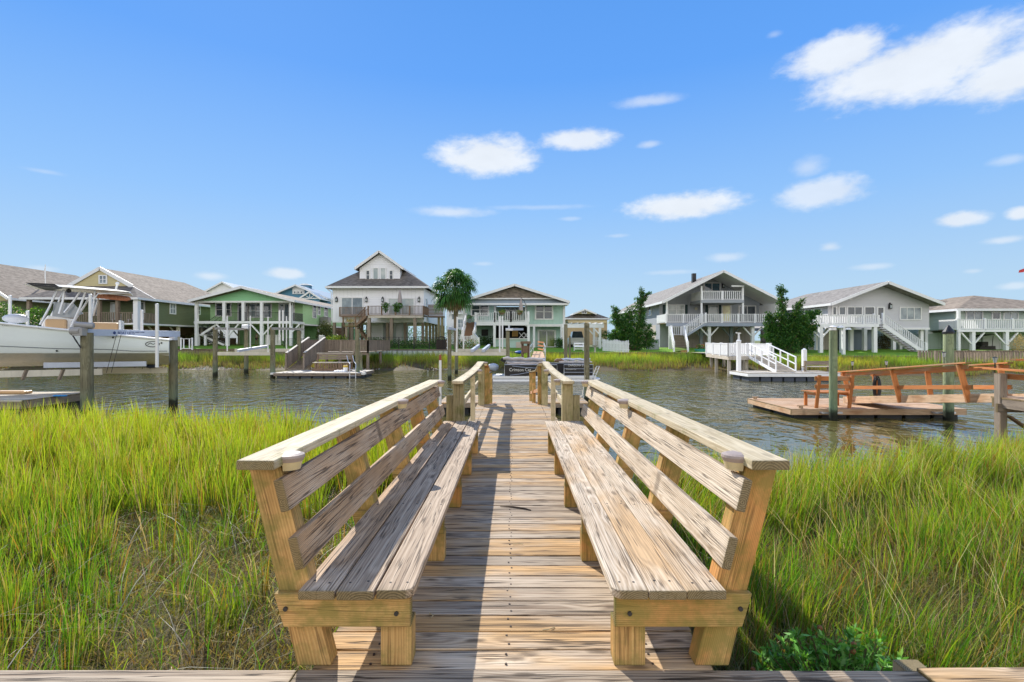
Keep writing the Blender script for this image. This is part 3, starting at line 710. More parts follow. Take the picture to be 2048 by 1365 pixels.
# ramp down to the float
gw = empty('gangway', (0, 14.5, -.35), 'orange brown wooden gangway with curved top rails going down to the float', 'gangway')
m = MB(); y = 11.45
while y < 17.4:
    z = -.02 - (y - 11.45) * .112; deck_board(m, -.52, .52, y, y + .14, z); y += .1465
m.build('decking', W['deck'], gw)
for s in (-1, 1):
    m = MB(); m.beam((s * .56, 11.4, -.1), (s * .56, 17.4, -.77), .05, .2); m.build('side_beam', W['orange'], gw)
    px = (11.42, 14.7, 19.0) if s > 0 else (11.42, 13.0)
    for k, y in enumerate(px):
        zb = -.02 - (min(y, 17.3) - 11.45) * .112; zt = {11.42: .86, 14.7: .53, 19.0: .20, 13.0: .62}[y] + (0 if s > 0 else -.02)
        m = MB(); wd = .10 if s > 0 else .15
        if y > 17.4: y = 17.3; zt = .34
        m.beam((s * .60, y, zb - .15), (s * .60, y, zt), wd, .09, up=(0, 1, 0)); m.build('rail_post', W['post'], gw, bevel=.006)
    m = MB(); pth = [(11.3, .875), (11.9, .76), (12.8, .66), (14.0, .58), (15.4, .48), (17.4, .36)] if s > 0 else [(11.3, .86), (11.8, .76), (12.4, .69), (13.1, .64)]
    rings = [[V((s * .60 - .06, y, z - .015)), V((s * .60 + .06, y, z - .015)), V((s * .60 + .06, y, z + .02)), V((s * .60 - .06, y, z + .02))] for y, z in pth]
    m.loft(rings).build('top_rail', W['cap'] if s > 0 else W['orange'], gw)
    m = MB(); m.beam((s * .60, 11.4, .32), (s * .60, 17.2 if s > 0 else 13, -.33 if s > 0 else .14), .04, .09); m.build('mid_rail', W['orange'], gw)
# floating dock at the end of the gangway
def planks(mb, x0, x1, y0, y1, z, along='x', w=.14, th=.035):
    if along == 'x':
        y = y0
        while y < y1 - .02: mb.box(x0, x1, y, min(y + w, y1), z - th, z + random.uniform(-.002, .002)); y += w + .007
    else:
        x = x0
        while x < x1 - .02: mb.box(x, min(x + w, x1), y0, y1, z - th, z + random.uniform(-.002, .002)); x += w + .007
def float_dock(name, label, x0, x1, y0, y1, ztop, wood, fasc, fmat, fh=.19, nf=5, along='x', zb=None):
    r = empty(name, ((x0 + x1) / 2, (y0 + y1) / 2, WZ - .15), label, 'floating dock')
    m = MB(); planks(m, x0, x1, y0, y1, ztop, along); m.build('decking', wood, r)
    m = MB(); z = ztop - .036 - fh / 2
    m.beam((x0, y0 + .02, z), (x1, y0 + .02, z), .04, fh); m.beam((x0, y1 - .02, z), (x1, y1 - .02, z), .04, fh)
    m.beam((x0 + .02, y0 + .05, z), (x0 + .02, y1 - .05, z), .04, fh); m.beam((x1 - .02, y0 + .05, z), (x1 - .02, y1 - .05, z), .04, fh); m.build('fascia', fasc, r, bevel=.004)
    zb = (WZ - .2) if zb is None else zb
    for j in range(2):
        ya = y0 + .14 if j == 0 else (y0 + y1) / 2 + .1; yb = (y0 + y1) / 2 - .1 if j == 0 else y1 - .14
        for k in range(nf):
            w_ = (x1 - x0 - .2) / nf; xa = x0 + .1 + k * w_ + .04; m = MB(); m.box(xa, xa + w_ - .08, ya, yb, zb, ztop - .04 - fh + .03); m.build('float', fmat, r, bevel=.04)
    return r
fd = float_dock('floating_dock', 'plank floating dock at the end of the walkway behind the handrails', -2.45, 2.48, 16.8, 19.2, -.62, W['deck'], W['grey'], M['float'], .13, 5)
def piling(px, D, top_py, r, label, mat='pile', cap=None, zt=None, lean=0.):
    x = PX(px, D); z = PZ(top_py, D) if zt is None else zt
    if cap is None:
        m = MB(); n = 16; m.tube([(x, D, -2.6), (x + lean * .5, D, -.5), (x + lean, D, z)], r, n, rs=[r * 1.04, r, r * .97])
        return m.build('piling', W[mat], None, label, 'piling', smooth=True, loc=(x, D, -2.6))
    e = empty('piling', (x, D, -2.6), label, 'piling'); m = MB(); m.tube([(x, D, -2.6), (x, D, -.5), (x, D, z)], r, 16, rs=[r * 1.04, r, r * .97]); m.build('shaft', W[mat], e, smooth=True)
    m = MB(); m.cyl((x, D, z - .06), (x, D, z), r * 1.12, r * 1.12, 16); m.cyl((x, D, z), (x, D, z + cap), r * 1.12, .02, 16); m.build('cone_cap', M['black'], e)
    return e
piling(1173.6, 19.55, 647, .105, 'tall wooden piling behind the right handrail beside the float')
# white pipe with a red brown cap
e = empty('marker_pole', (PX(880.5, 17.2), 17.2, -2), 'slim white pipe with a red brown cap standing left of the float', 'pole')
x = PX(880.5, 16.7); m = MB(); m.cyl((x, 16.7, -2), (x, 16.7, .78), .042, n=12); m.build('pipe', M['pvc'], e, smooth=True)
m = MB(); m.cyl((x, 16.7, .78), (x, 16.7, .93), .05, .035, 12); m.ball((x, 16.7, .93), .035); m.build('cap', m_paint('red_brown_cap', (.28, .07, .03, 1), .6), e)
# mooring rope hanging on the tall piling
m = MB(); x = PX(1173.6, 19.55)
m.tube([(x - .08, 19.4, .1), (x - .12, 19.4, -.2), (x - .22, 19.0, -.45), (x - .3, 18.6, -.58), (x - .45, 18.1, -.6), (x - .7, 17.8, -.6)], .014, 6)
m.build('mooring_rope', m_paint('rope', (.5, .45, .35, 1), .9), None, 'pale mooring rope draped from the tall piling to the float', 'rope')

# ---- leafy shrub at the right foot of the bench
M['leaf'] = m_leaf('leaf', .35, .45)
def leaves(name, n, pts, size, pal, wts, parent=None, loc=(0, 0, 0), up=.0, aspect=.45, jit=.3, mat=None):
    """many small pointed leaves; pts (n,3)"""
    n = len(pts); d = rng.normal(0, 1, (n, 3)); d[:, 2] += up; d /= np.linalg.norm(d, axis=1)[:, None]
    r = rng.normal(0, 1, (n, 3)); sd = np.cross(d, r); sd /= np.linalg.norm(sd, axis=1)[:, None] + 1e-9
    L = size * rng.uniform(.6, 1.3, (n, 1)); w_ = L * aspect
    a = pts; b = pts + d * L * .5 + sd * w_ * .5; c = pts + d * L; e = pts + d * L * .5 - sd * w_ * .5
    co = np.stack([a, b, c, e], 1).reshape(-1, 3); cc = np.repeat(colmix(n, pal, wts, jit), 4, 0)
    return np_mesh(name, co, np.arange(4 * n), np.full(n, 4), mat or M['leaf'], cc, parent, loc)
def cloud(blobs, n, shell=.55):
    """points in ellipsoids (cx,cy,cz,rx,ry,rz), biased to the shell"""
    bl = np.array(blobs, float); vol = (bl[:, 3] * bl[:, 4] * bl[:, 5]) ** (2 / 3.); i = rng.choice(len(bl), n, p=vol / vol.sum())
    d = rng.normal(0, 1, (n, 3)); d /= np.linalg.norm(d, axis=1)[:, None]
    r = rng.uniform(shell ** 3, 1.1, (n, 1)) ** (1 / 3.); return bl[i, :3] + d * r * bl[i, 3:]
def cluster_leaves(name, stems, per, size, pal, parent, loc):
    pts = []; 
    for (x0, y0, z0, x1, y1, z1) in stems:
        for k in range(per):
            f = rng.uniform(.45, 1.05); pts.append((x0 + (x1 - x0) * f, y0 + (y1 - y0) * f, z0 + (z1 - z0) * f))
    return leaves(name, 0, np.array(pts), size, pal, [1] * len(pal), parent, loc, up=1.0, aspect=.33)
bx, by = 1.80, 2.78
sh = empty('shrub', (bx, by, -.85), 'low leafy green shrub with small brown flower heads beside the right bench', 'shrub')
stems = []; sm = MB(); FLM = m_paint('brown_flower', (.26, .11, .04, 1), .8)
for k in range(170):
    a = rng.uniform(0, 6.28); r = rng.uniform(0, 1) ** .6; x0 = bx + .12 * math.cos(a) * r; y0 = by + .1 * math.sin(a) * r
    x1 = bx + .56 * r * math.cos(a); y1 = by + .42 * r * math.sin(a); z1 = -.24 - .36 * r * r + rng.uniform(-.08, .06)
    stems.append((x0, y0, -.82, x1, y1, z1)); sm.tube([(x0, y0, -.85), ((x0 + x1) / 2, (y0 + y1) / 2, -.85 + (z1 + .85) * .65), (x1, y1, z1)], .004, 4)
    if k % 24 == 0: MB().ball((x1, y1, z1 + .03), .016).build('flower_head', FLM, sh)
sm.build('stem', m_paint('stem_brown', (.14, .12, .05, 1), .8), sh)
o = cluster_leaves('foliage', stems, 44, .052, [(.12, .32, .05), (.17, .42, .08), (.26, .50, .15), (.08, .22, .03)], sh, (bx, by, -.85))

# a dry twig and a few bits of dead grass lying on the boards
m = MB(); m.tube([P(1000, 1013, 4.36), P(1025, 1014, 4.35) , P(1048, 1017, 4.31), P(1062, 1021, 4.27)], .006, 6, rs=[.003, .006, .007, .004]); m.v = [(v[0], v[1], max(v[2], .002)) for v in m.v]
m.build('twig', m_paint('dark_twig', (.07, .05, .035, 1), .9), None, 'thin dark twig lying across the walkway boards between the benches', 'twig')
straw = m_paint('straw', (.45, .36, .2, 1), .9)
for k, (px, py, lab) in enumerate(((1085, 1262, 'curled straw near the foot of the right bench'), (862, 1238, 'straw bit in the shade beside the left bench'), (1046, 1090, 'short straw lying in the sun mid walkway'))):
    D = 1.42 * F / (py - CY); x = PX(px, D); a = k * 1.3; m = MB(); m.tube([(x, D, .004), (x + .03 * math.cos(a), D + .02 * math.sin(a), .007), (x + .07 * math.cos(a + .5), D + .05 * math.sin(a + .5), .004)], .0025, 5); m.build('straw', straw, None, lab, 'straw', 'straw bits on the deck')
# ================================================================== helpers for rails, stairs
def railing(mb, p0, p1, h=.95, sp=.115, pk=.035, rail=.09, rt=.04, post=0, npost=2, bottom=.08, ph=.08):
    """baluster railing from p0 to p1 (floor points)"""
    p0 = V(p0); p1 = V(p1); up = V((0, 0, 1)); L = (p1 - p0).length
    mb.beam(p0 + up * (h - rt / 2), p1 + up * (h - rt / 2), rail, rt)
    if bottom: mb.beam(p0 + up * bottom, p1 + up * bottom, .04, .06)
    n = max(2, int(L / sp))
    for i in range(n):
        q = p0 + (p1 - p0) * ((i + .5) / n); mb.box(q.x - pk / 2, q.x + pk / 2, q.y - pk / 2, q.y + pk / 2, q.z + bottom, q.z + h - rt)
    if post:
        for i in range(npost):
            q = p0 + (p1 - p0) * (i / (npost - 1)); mb.box(q.x - post / 2, q.x + post / 2, q.y - post / 2, q.y + post / 2, q.z - .05, q.z + h + ph)
    return mb
def rail_part(root, mat, *a, name='railing', **k): return railing(MB(), *a, **k).build(name, mat, root)
def stairs(root, top, bot, width, n, tread_m, side_m, rail_m=None, wdir='y', rh=.95, stringer=.22, rk={}):
    """straight flight between floor points top and bot (centre line)"""
    top = V(top); bot = V(bot); o = V((0, width / 2, 0)) if wdir == 'y' else V((width / 2, 0, 0)); d = bot - top
    m = MB()
    for i in range(n):
        c = top + d * ((i + .5) / n); rn_ = abs(d.x if wdir == 'y' else d.y) / n * .55 + .03
        if wdir == 'y': m.box(c.x - rn_, c.x + rn_, c.y - width / 2, c.y + width / 2, c.z - .02, c.z + .02)
        else: m.box(c.x - width / 2, c.x + width / 2, c.y - rn_, c.y + rn_, c.z - .02, c.z + .02)
    m.build('treads', tread_m, root)
    for s in (-1, 1):
        m = MB(); m.beam(top + o * s + V((0, 0, -.12)), bot + o * s + V((0, 0, -.02)), .05, stringer); m.build('stringer', side_m, root)
        if rail_m: rail_part(root, rail_m, top + o * s * .98, bot + o * s * .98, h=rh, **rk)
def light_stick(px, D, pt, pb, label):
    x = PX(px, D); z0 = PZ(pb, D); z1 = PZ(pt, D); e = empty('solar_lantern', (x, D, z0), label, 'lantern', 'solar lanterns on the orange rails')
    m = MB(); m.cyl((x, D, z0), (x, D, z1 - .12), .012, n=6); m.build('stake', M['black'], e)
    m = MB(); m.cyl((x, D, z1 - .14), (x, D, z1 - .02), .025, .045, 8); g = m.build('lantern_glass', M['glassl'], e); m = MB(); m.cyl((x, D, z1 - .02), (x, D, z1), .055, .02, 8); m.build('lid', M['black'], e)

# ================================================================== neighbour's float, right
rf = float_dock('floating_dock', 'orange brown floating dock on black floats at the right', 8.62, 14.05, 15.85, 18.85, -.70, W['odeck'], W['odeck'], M['float'], .15, 6, 'x')
for x, y in ((8.75, 18.5), (9.0, 16.0)):
    m = MB(); m.beam((x - .12, y, -.62), (x + .12, y, -.62), .03, .03); m.box(x - .05, x + .05, y - .03, y + .03, -.70, -.62); m.build('cleat', W['odeck'], rf)
for x in (9.8, 13.27):
    m = MB(); m.beam((x - .3, 15.70, -.80), (x + .3, 15.70, -.80), .03, .05, up=(0, 0, 1)); m.beam((x - .3, 15.70, -.80), (x - .3, 15.86, -.80), .03, .05); m.beam((x + .3, 15.70, -.80), (x + .3, 15.86, -.80), .03, .05); m.build('pile_guide', M['alu'], rf)
piling(1666.5, 15.52, 661, .115, 'tall green tinted piling in front of the orange bench', 'pile2')
piling(1897, 15.55, 664, .135, 'green tinted piling with a black cone cap behind the orange gangway', 'pile2', cap=.20)
# perched bird-like light fitting on the piling: a small pale lamp
x = PX(1666, 15.52); e = empty('piling_light', (x, 15.52, PZ(661, 15.52)), 'small pale lamp fitting on top of the piling by the orange bench', 'lamp')
m = MB(); zt = PZ(661, 15.52); m.cyl((x, 15.52, zt), (x, 15.52, zt + .10), .09, .09, 12); m.build('lamp_body', M['pvc'], e); m = MB(); m.cyl((x, 15.52, zt + .10), (x, 15.52, zt + .14), .12, .03, 12); m.build('lamp_cap', M['white'], e)
# bench on it (seen from the back)
bn = empty('garden_bench', (10.05, 16.4, -.70), 'small orange brown wooden bench seen from behind on the right floating dock', 'bench')
x0, x1 = PX(1630, 16.1), PX(1702, 16.1)
for x in (x0 + .05, x1 - .05):
    m = MB(); m.beam((x - .04, 16.05, -.70), (x + .02, 15.98, .34), .05, .10, up=(1, 0, 0)); m.build('back_leg', W['orange'], bn, bevel=.004)
    m = MB(); m.beam((x, 16.70, -.70), (x, 16.70, -.24), .06, .09, up=(1, 0, 0)); m.build('front_leg', W['orange'], bn, bevel=.004)
    m = MB(); m.beam((x, 16.02, -.28), (x, 16.76, -.28), .04, .09); m.build('side_rail', W['orange'], bn)
for y in (16.14, 16.29, 16.44, 16.59, 16.74):
    m = MB(); m.box(x0 - .05, x1 + .05, y - .065, y + .065, -.24, -.205); m.build('seat_slat', W['orange'], bn)
for z in (.28, .02):
    m = MB(); m.box(x0 - .04, x1 + .06, 16.03, 16.07, z - .12 if z > .1 else z - .10, z + .02); m.build('back_slat', W['orange'], bn, bevel=.004)
# orange gangway
og = empty('gangway', (11.8, 14.8, -.4), 'orange brown wooden gangway with leaning rail posts at the right', 'gangway')
zg = lambda y: -.66 + (17.3 - y) * .123
m = MB(); y = 12.0
while y < 17.4: deck_board(m, 11.34, 12.16, y, y + .14, zg(y) + .10); y += .147
m.build('decking', W['odeck'], og)
for x in (11.3, 12.2):
    m = MB(); m.beam((x, 17.5, zg(17.5) + .08), (x, 11.9, zg(11.9) + .08), .045, .21); m.build('side_beam', W['odeck'], og, bevel=.004)
    for k, y in enumerate((17.1, 14.9, 12.66)):
        zt = (.36, .57, .83)[k]; lx = -.22 if x < 12 else -.10
        m = MB(); m.beam((x - .02, y, zg(y) - .02), (x + lx, y + .06, zt), .14, .05, up=(0, 1, 0)); m.build('rail_post', W['orange'], og, bevel=.004)
    lx = -.22 if x < 12 else -.10
    m = MB(); m.beam((x + lx, 17.4, .35), (x + lx, 12.45, .88), .15, .038); m.build('top_rail', W['orange'], og, bevel=.004)
    m = MB(); m.beam((x + lx + .03, 17.35, .26), (x + lx + .03, 12.5, .78), .038, .10); m.build('under_rail', W['orange'], og, bevel=.004)
    m = MB(); m.beam((x + lx * .5 + (.03), 17.3, -.17), (x + lx * .5 + .03, 12.5, .28), .038, .11); m.build('mid_rail', W['orange'], og, bevel=.004)
m = MB()
for k in range(6):
    a = k * .5; pts = [(12.05 + .03 * (k - 2.5) + .09 * math.cos(q), 16.9 + .02 * k, -.12 - .02 * (k % 3) + (.38 - .035 * (k % 4)) * math.sin(q)) for q in [i * math.pi / 8 for i in range(17)]]
    m.tube(pts, .016, 6)
m.build('hose', M['black'], None, 'coiled black hose hanging on the orange gangway post', 'hose')
for a in ((1705, 16.9, 723, 744, 'solar lantern at the left end of the orange gangway rail'), (1773, 16.9, 722, 742, 'solar lantern above the coiled black hose'), (1888, 13.5, 704, 730, 'solar lantern left of the cone capped piling'), (1990, 12.0, 714, 746, 'solar lantern at the grey post of the right pier')): light_stick(*a)
# fixed pier at right
rp = empty('pier', (11.9, 11, -1.2), 'fixed wooden pier at the right edge with a grey post and cross braces', 'pier')
m = MB(); planks(m, 11.15, 13.2, 8.6, 11.95, .12, 'x'); m.build('decking', W['odeck'], rp)
m = MB(); m.beam((11.15, 11.9, -.02), (13.2, 11.9, -.02), .05, .2); m.beam((11.18, 11.85, -.02), (11.18, 8.6, -.02), .05, .2); m.beam((11.05, 11.7, -.12), (13.2, 11.7, -.12), .05, .2); m.build('beam', W['grey'], rp)
m = MB(); m.box(11.14, 11.30, 11.70, 11.86, -1.6, .66); m.build('post', W['grey'], rp, bevel=.006)
m = MB(); m.box(12.5, 12.66, 11.70, 11.86, -1.6, .66); m.build('post', W['grey'], rp, bevel=.006)
for a, b in (((11.3, -.3), (12.6, -1.2)), ((11.3, -1.15), (12.6, -.35))):
    m = MB(); m.beam((a[0], 11.68 if a[1] > -1 else 11.64, a[1]), (b[0], 11.68 if a[1] > -1 else 11.64, b[1]), .04, .12, up=(0, 1, 0)); m.build('brace', W['brown'], rp)
m = MB(); m.beam((11.32, 12.5, .76), (11.25, 8.6, .72), .15, .04); m.build('top_rail', W['orange'], rp); m = MB(); m.beam((11.4, 12.1, .60), (11.35, 8.6, .55), .04, .12); m.build('mid_rail', W['orange'], rp)
m = MB(); m.beam((12.1, 12.4, .95), (13.3, 12.3, .97), .15, .04); m.build('top_rail', W['orange'], rp)

# ================================================================== near left float + boat lift + boat
lf = float_dock('floating_dock', 'pale grey plank dock beside the white fishing boat at the left', -19.5, -13.62, 14.2, 16.6, -.24, W['pale'], W['grey'], M['float'], .20, 5, 'x', zb=-1.15)
m = MB(); m.box(-14.9, -13.9, 15.9, 16.15, -.24, -.12); m.build('storage_box', W['odeck'], None, 'small tan box lying on the left dock', 'box')
x = PX(22, 15.9); MB().box(x - .5, x + .5, 15.8, 16.1, -.235, -.14).build('cushion', M['tan'], None, 'flat tan cushion on the left dock', 'cushion', bevel=.03)
bpy.data.objects.remove(bpy.data.objects['storage_box'])
m = MB()
for k in range(3): m.ball((PX(112, 15.2) + .12 * k, 15.2, -.22), .07, sq=(1.3, 1, .4))
m.build('blue_cloth', m_paint('blue_cloth', (.04, .25, .55, 1), .7), None, 'crumpled bright blue cloth on the left dock', 'cloth')
piling(174, 15.5, 666, .165, 'thick weathered piling with the lift motor on top at the left')
piling(346.5, 18.6, 681, .145, 'weathered piling under the far end of the near boat lift beam')
def lift_beam(p0, p1, h, mat, root, w=.09): m = MB(); m.beam(p0, p1, w, h); return m.build('top_beam', mat, root, bevel=.004)
bl = empty('boat_lift', (-12.9, 17, 0), 'pale aluminium boat lift with printed top beam holding the white fishing boat', 'boat lift')
X1 = PX(174, 15.5); X2 = PX(346.5, 18.6)
lift_beam((X1 - .1, 15.3, 1.665), (X2 - .05, 19.0, 1.665), .21, M['alub'], bl)
m = MB(); m.box(X2 - .1, X2 + .1, 18.5, 18.7, 1.42, 1.56); m.build('bracket', M['alu'], bl, bevel=.01)
m = MB(); m.cyl((X1 - .28, 15.3, 1.70), (X1 + .0, 15.3, 1.70), .13, n=14); m.cyl((X1 - .2, 15.3, 1.9), (X1 + .25, 15.45, 1.86), .09, n=12); m.box(X1 - .2, X1 + .1, 15.2, 15.42, 1.56, 1.8); m.build('motor', m_paint('grey_motor', (.32, .31, .30, 1), .5), bl, bevel=.01)
m = MB(); m.tube([(X1 - .25, 15.25, 1.62), (X1 - .1, 15.2, 1.45), (X1 - .02, 15.3, 1.2)], .02, 6); m.build('power_cable', M['black'], bl)
for x, y in ((X1 + .35, 16.2), (X1 + .42, 16.3), (X2 - .62, 18.3), (X2 - .42, 18.4)):
    m = MB(); m.cyl((x, y - .4, .42), (x, y, 1.6), .008, n=5); m.build('cable', M['dark'], bl)
m = MB(); m.beam(P(-90, 751, 14.9), P(205, 744, 16.6), .1, .20); m.build('cradle_beam', M['cream'], bl, bevel=.006)
m = MB(); m.beam(P(195, 742, 17.5), P(335, 741, 18.4), .1, .20); m.build('cradle_beam', M['cream'], bl, bevel=.006)
for px in (52, 125):
    m = MB(); x = PX(px, 15.2); m.beam((x + .06, 15.16, .56), (x - .06, 15.16, .26), .05, .09, up=(0, 1, 0)); m.build('cross_strap', W['grey'], bl)
for px in (212, 268):
    m = MB(); x = PX(px, 18.0); m.beam((x + .06, 18.0, .62), (x - .06, 18.0, .26), .05, .09, up=(0, 1, 0)); m.build('cross_strap', W['grey'], bl)
m = MB(); m.beam(P(88, 731, 15.9), P(293, 728, 17.2), .14, .17); m.build('bunk_board', M['alub'], bl, bevel=.01)
def text_obj(s, size, loc, rot, mat, parent, name='lettering', ext=.002, sx=1.0, font_shear=0):
    c = bpy.data.curves.new('t', 'FONT'); c.body = s; c.size = size; c.extrude = ext; c.shear = font_shear
    o = bpy.data.objects.new('tmp', c); COL.objects.link(o); dg = bpy.context.evaluated_depsgraph_get(); me = bpy.data.meshes.new_from_object(o.evaluated_get(dg))
    me.transform(Matrix.Diagonal((sx, 1, 1, 1))); me.transform(rot.to_matrix().to_4x4()); me.transform(Matrix.Translation(V(loc) - root_loc(parent)))
    bpy.data.objects.remove(o); me.materials.clear(); me.materials.append(mat)
    q = bpy.data.objects.new(name, me); COL.objects.link(q); q.parent = parent; return q
from mathutils import Euler
navy = m_paint('navy_print', (.03, .05, .16, 1), .5)
dv = V((X2 - .05 - X1 + .1, 3.7, 0)); ang = math.atan2(dv.y, dv.x)
rot = Euler((math.radians(90), 0, ang))
nr = V((dv.y, -dv.x, 0)).normalized() * .05
p0 = V((X1 - .1, 15.3, 0))
bp = p0 + dv * .30 + nr; q = MB(); q.cyl((bp.x, bp.y, 1.665), (bp.x + nr.x * .06, bp.y + nr.y * .06, 1.665), .05, n=10); q.build('logo_disc', navy, bl)
bp = p0 + dv * .33 + nr; text_obj('BOAT LIFTS', .13, (bp.x, bp.y, 1.62), rot, navy, bl, sx=.9)
bp = p0 + dv * .50 + nr; text_obj('MARINE SYSTEMS', .045, (bp.x, bp.y, 1.68), rot, navy, bl); 
for px, D, t_, b_ in ((20, 18.4, 592, 650), (55, 18.4, 623, 650), (181, 15.95, 590, 652), (283.5, 18.3, 621, 700), (314, 15.9, 609, 735)):
    m = MB(); x = PX(px, D); zb = PZ(b_, D); m.cyl((x, D, zb), (x, D, PZ(t_, D)), .05, n=10); m.ball((x, D, PZ(t_, D)), .05, sq=(1, 1, .5)); m.build('guide_pole', M['pvc'], bl, smooth=True)

YC = 17.05; TH = math.radians(33); KB = 1.0; BC0 = V((-10.6, YC - 1.25, 1.42)); BN = V((PX(338, 17.3), 17.3, 1.42))
def BXL(px, yl):          # boat-local x of the point at lateral position yl that lies on this bearing
    a_ = (px - CX) / F; c_, s_ = math.cos(TH), math.sin(TH); v = yl - BC0.y
    return BC0.x + (a_ * BN.y - BN.x + KB * v * (a_ * c_ + s_)) / (KB * (c_ - a_ * s_))
def BZ(px, py, yl):
    u = BXL(px, yl) - BC0.x; v = yl - BC0.y; D = BN.y + KB * (u * math.sin(TH) + v * math.cos(TH)); return 1.42 + (PZ(py, D) - 1.42) / KB
def BP(px, py, yl): return V((BXL(px, yl), yl, BZ(px, py, yl)))
bo = empty('fishing_boat', (-14.4, 17.05, .5), 'pale aqua white centre console fishing boat raised on the left boat lift', 'boat')
YC = 17.05
def hull_sec(x):
    f = (x + 10.6) / -8.2       # 0 stern .. 1 bow
    b = 1.25 * (1 - max(0, (f - .55) / .45) ** 2.2) + .0
    zs = 1.46 + 1.0 * f ** 1.05; zc = .99 + .10 * f + .9 * max(0, f - .55) ** 1.6; zk = .56 + .04 * math.sin(f * 3) + 1.3 * max(0, f - .7) ** 1.5
    bc = b * (.94 - .25 * f)
    return b, zs, zc, zk, bc
st = [-10.6, -11.2, -12, -13, -14, -15, -16, -17, -17.8, -18.4, -18.75]
def ring(x, k0):
    b, zs, zc, zk, bc = hull_sec(x); b = max(b, .03); bc = max(bc, .02)
    # from keel up the side
    return {'bottom': [(x, YC - bc, zc), (x, YC - bc * .62, zc * .45 + zk * .55 - .02), (x, YC - bc * .3, zk * .8 + zc * .2 - .03), (x, YC, zk), (x, YC + bc * .3, zk * .8 + zc * .2 - .03), (x, YC + bc * .62, zc * .45 + zk * .55 - .02), (x, YC + bc, zc)],
            'side': [(x, YC - bc, zc), (x, YC - bc - .03, zc + .03), (x, YC - (bc + b) / 2 - .02, (zc + zs) / 2), (x, YC - b, zs)],
            'side2': [(x, YC + b, zs), (x, YC + (bc + b) / 2 + .02, (zc + zs) / 2), (x, YC + bc + .03, zc + .03), (x, YC + bc, zc)],
            'in': [(x, YC - b, zs), (x, YC - b + .16 * min(1, b), zs), (x, YC - b + .18 * min(1, b), zs - .55), (x, YC + b - .18 * min(1, b), zs - .55), (x, YC + b - .16 * min(1, b), zs), (x, YC + b, zs)]}[k0]
m = MB(); m.loft([ring(x, 'side') for x in st], closed=False)
m.loft([ring(x, 'side2') for x in st], closed=False)
x = st[0]; b, zs, zc, zk, bc = hull_sec(x); m.raw([(x, YC - b, zs - .03), (x, YC - bc, zc), (x, YC, zk), (x, YC + bc, zc), (x, YC + b, zs - .03)], [(0, 1, 2, 3, 4)])
hu = m.build('hull', M['gel'], bo, smooth=True)
M['gelb'] = m_paint('cream_hull_bottom', (.52, .50, .42, 1), .35, .2, 1.2, grime=.25)
m = MB(); m.loft([ring(x, 'bottom') for x in st], closed=False); m.build('hull_bottom', M['gelb'], bo, smooth=True)
m = MB(); m.loft([ring(x, 'in') for x in st], closed=False); m.build('deck_liner', M['gelw'], bo)
m = MB()
for s in (-1, 1): m.tube([(x, YC + s * (hull_sec(x)[0] + .01), hull_sec(x)[1] - .02) for x in st], .038, 8)
m.tube([(st[0] - .02, YC - 1.2, hull_sec(st[0])[1] - .02), (st[0] + .06, YC, hull_sec(st[0])[1] - .01), (st[0] - .02, YC + 1.2, hull_sec(st[0])[1] - .02)], .038, 8)
m.build('rub_rail', M['gelw'], bo, smooth=True)
grs = m_paint('grey_boot_stripe', (.22, .25, .27, 1), .4)
def side_pt(x, z):  # point on near hull side at height z
    b, zs, zc, zk, bc = hull_sec(x); f = (z - zc) / (zs - zc); h2 = (bc + b) / 2 + .02
    yy = (bc + .03) * (1 - f * 2) + h2 * f * 2 if f < .5 else h2 * (2 - 2 * f) + b * (2 * f - 1); return V((x, YC - yy - .006, z))
m = MB()
zst = [(-10.65, 1.06), (-11.6, 1.07), (-12.2, 1.13), (-13.5, 1.17), (-15, 1.27), (-16.5, 1.40)]
vs = []; 
for x, z in zst: vs += [side_pt(x, z - .013), side_pt(x, z + .013)]
m.raw(vs, [(2 * i, 2 * i + 1, 2 * i + 3, 2 * i + 2) for i in range(len(zst) - 1)]); m.build('side_stripe', grs, bo)
# oval logo near the stern and hull text
c = side_pt(BXL(305, 15.82), 1.30); m = MB(); ell = lambda a, b_: [(c.x + a * math.cos(q), c.y - .012, c.z + b_ * math.sin(q)) for q in [i * math.pi / 12 for i in range(24)]]
m.loft([ell(.20, .10), ell(.175, .078)], caps=False); m.tube([(c.x - .13, c.y - .016, c.z - .02), (c.x - .06, c.y - .016, c.z + .04), (c.x + .02, c.y - .016, c.z - .01), (c.x + .08, c.y - .016, c.z + .03), (c.x + .14, c.y - .016, c.z - .04)], .010, 5)
m.build('oval_logo', M['black'], bo)
c = side_pt(BXL(8, 15.75), 1.86); text_obj('HUNTER 231', .085, (BXL(3, 15.75), c.y - .03, 1.86), Euler((math.radians(86), 0, 0)), grs, bo, sx=1.1, font_shear=.2)
m = MB()
for px, z in ((112, 1.10), (226, 1.52), (323, 1.34)): c = side_pt(BXL(px, 15.8), z); m = MB(); m.cyl(c, c + V((0, -.02, 0)), .028, n=10); m.build('drain_fitting', M['black'], bo)
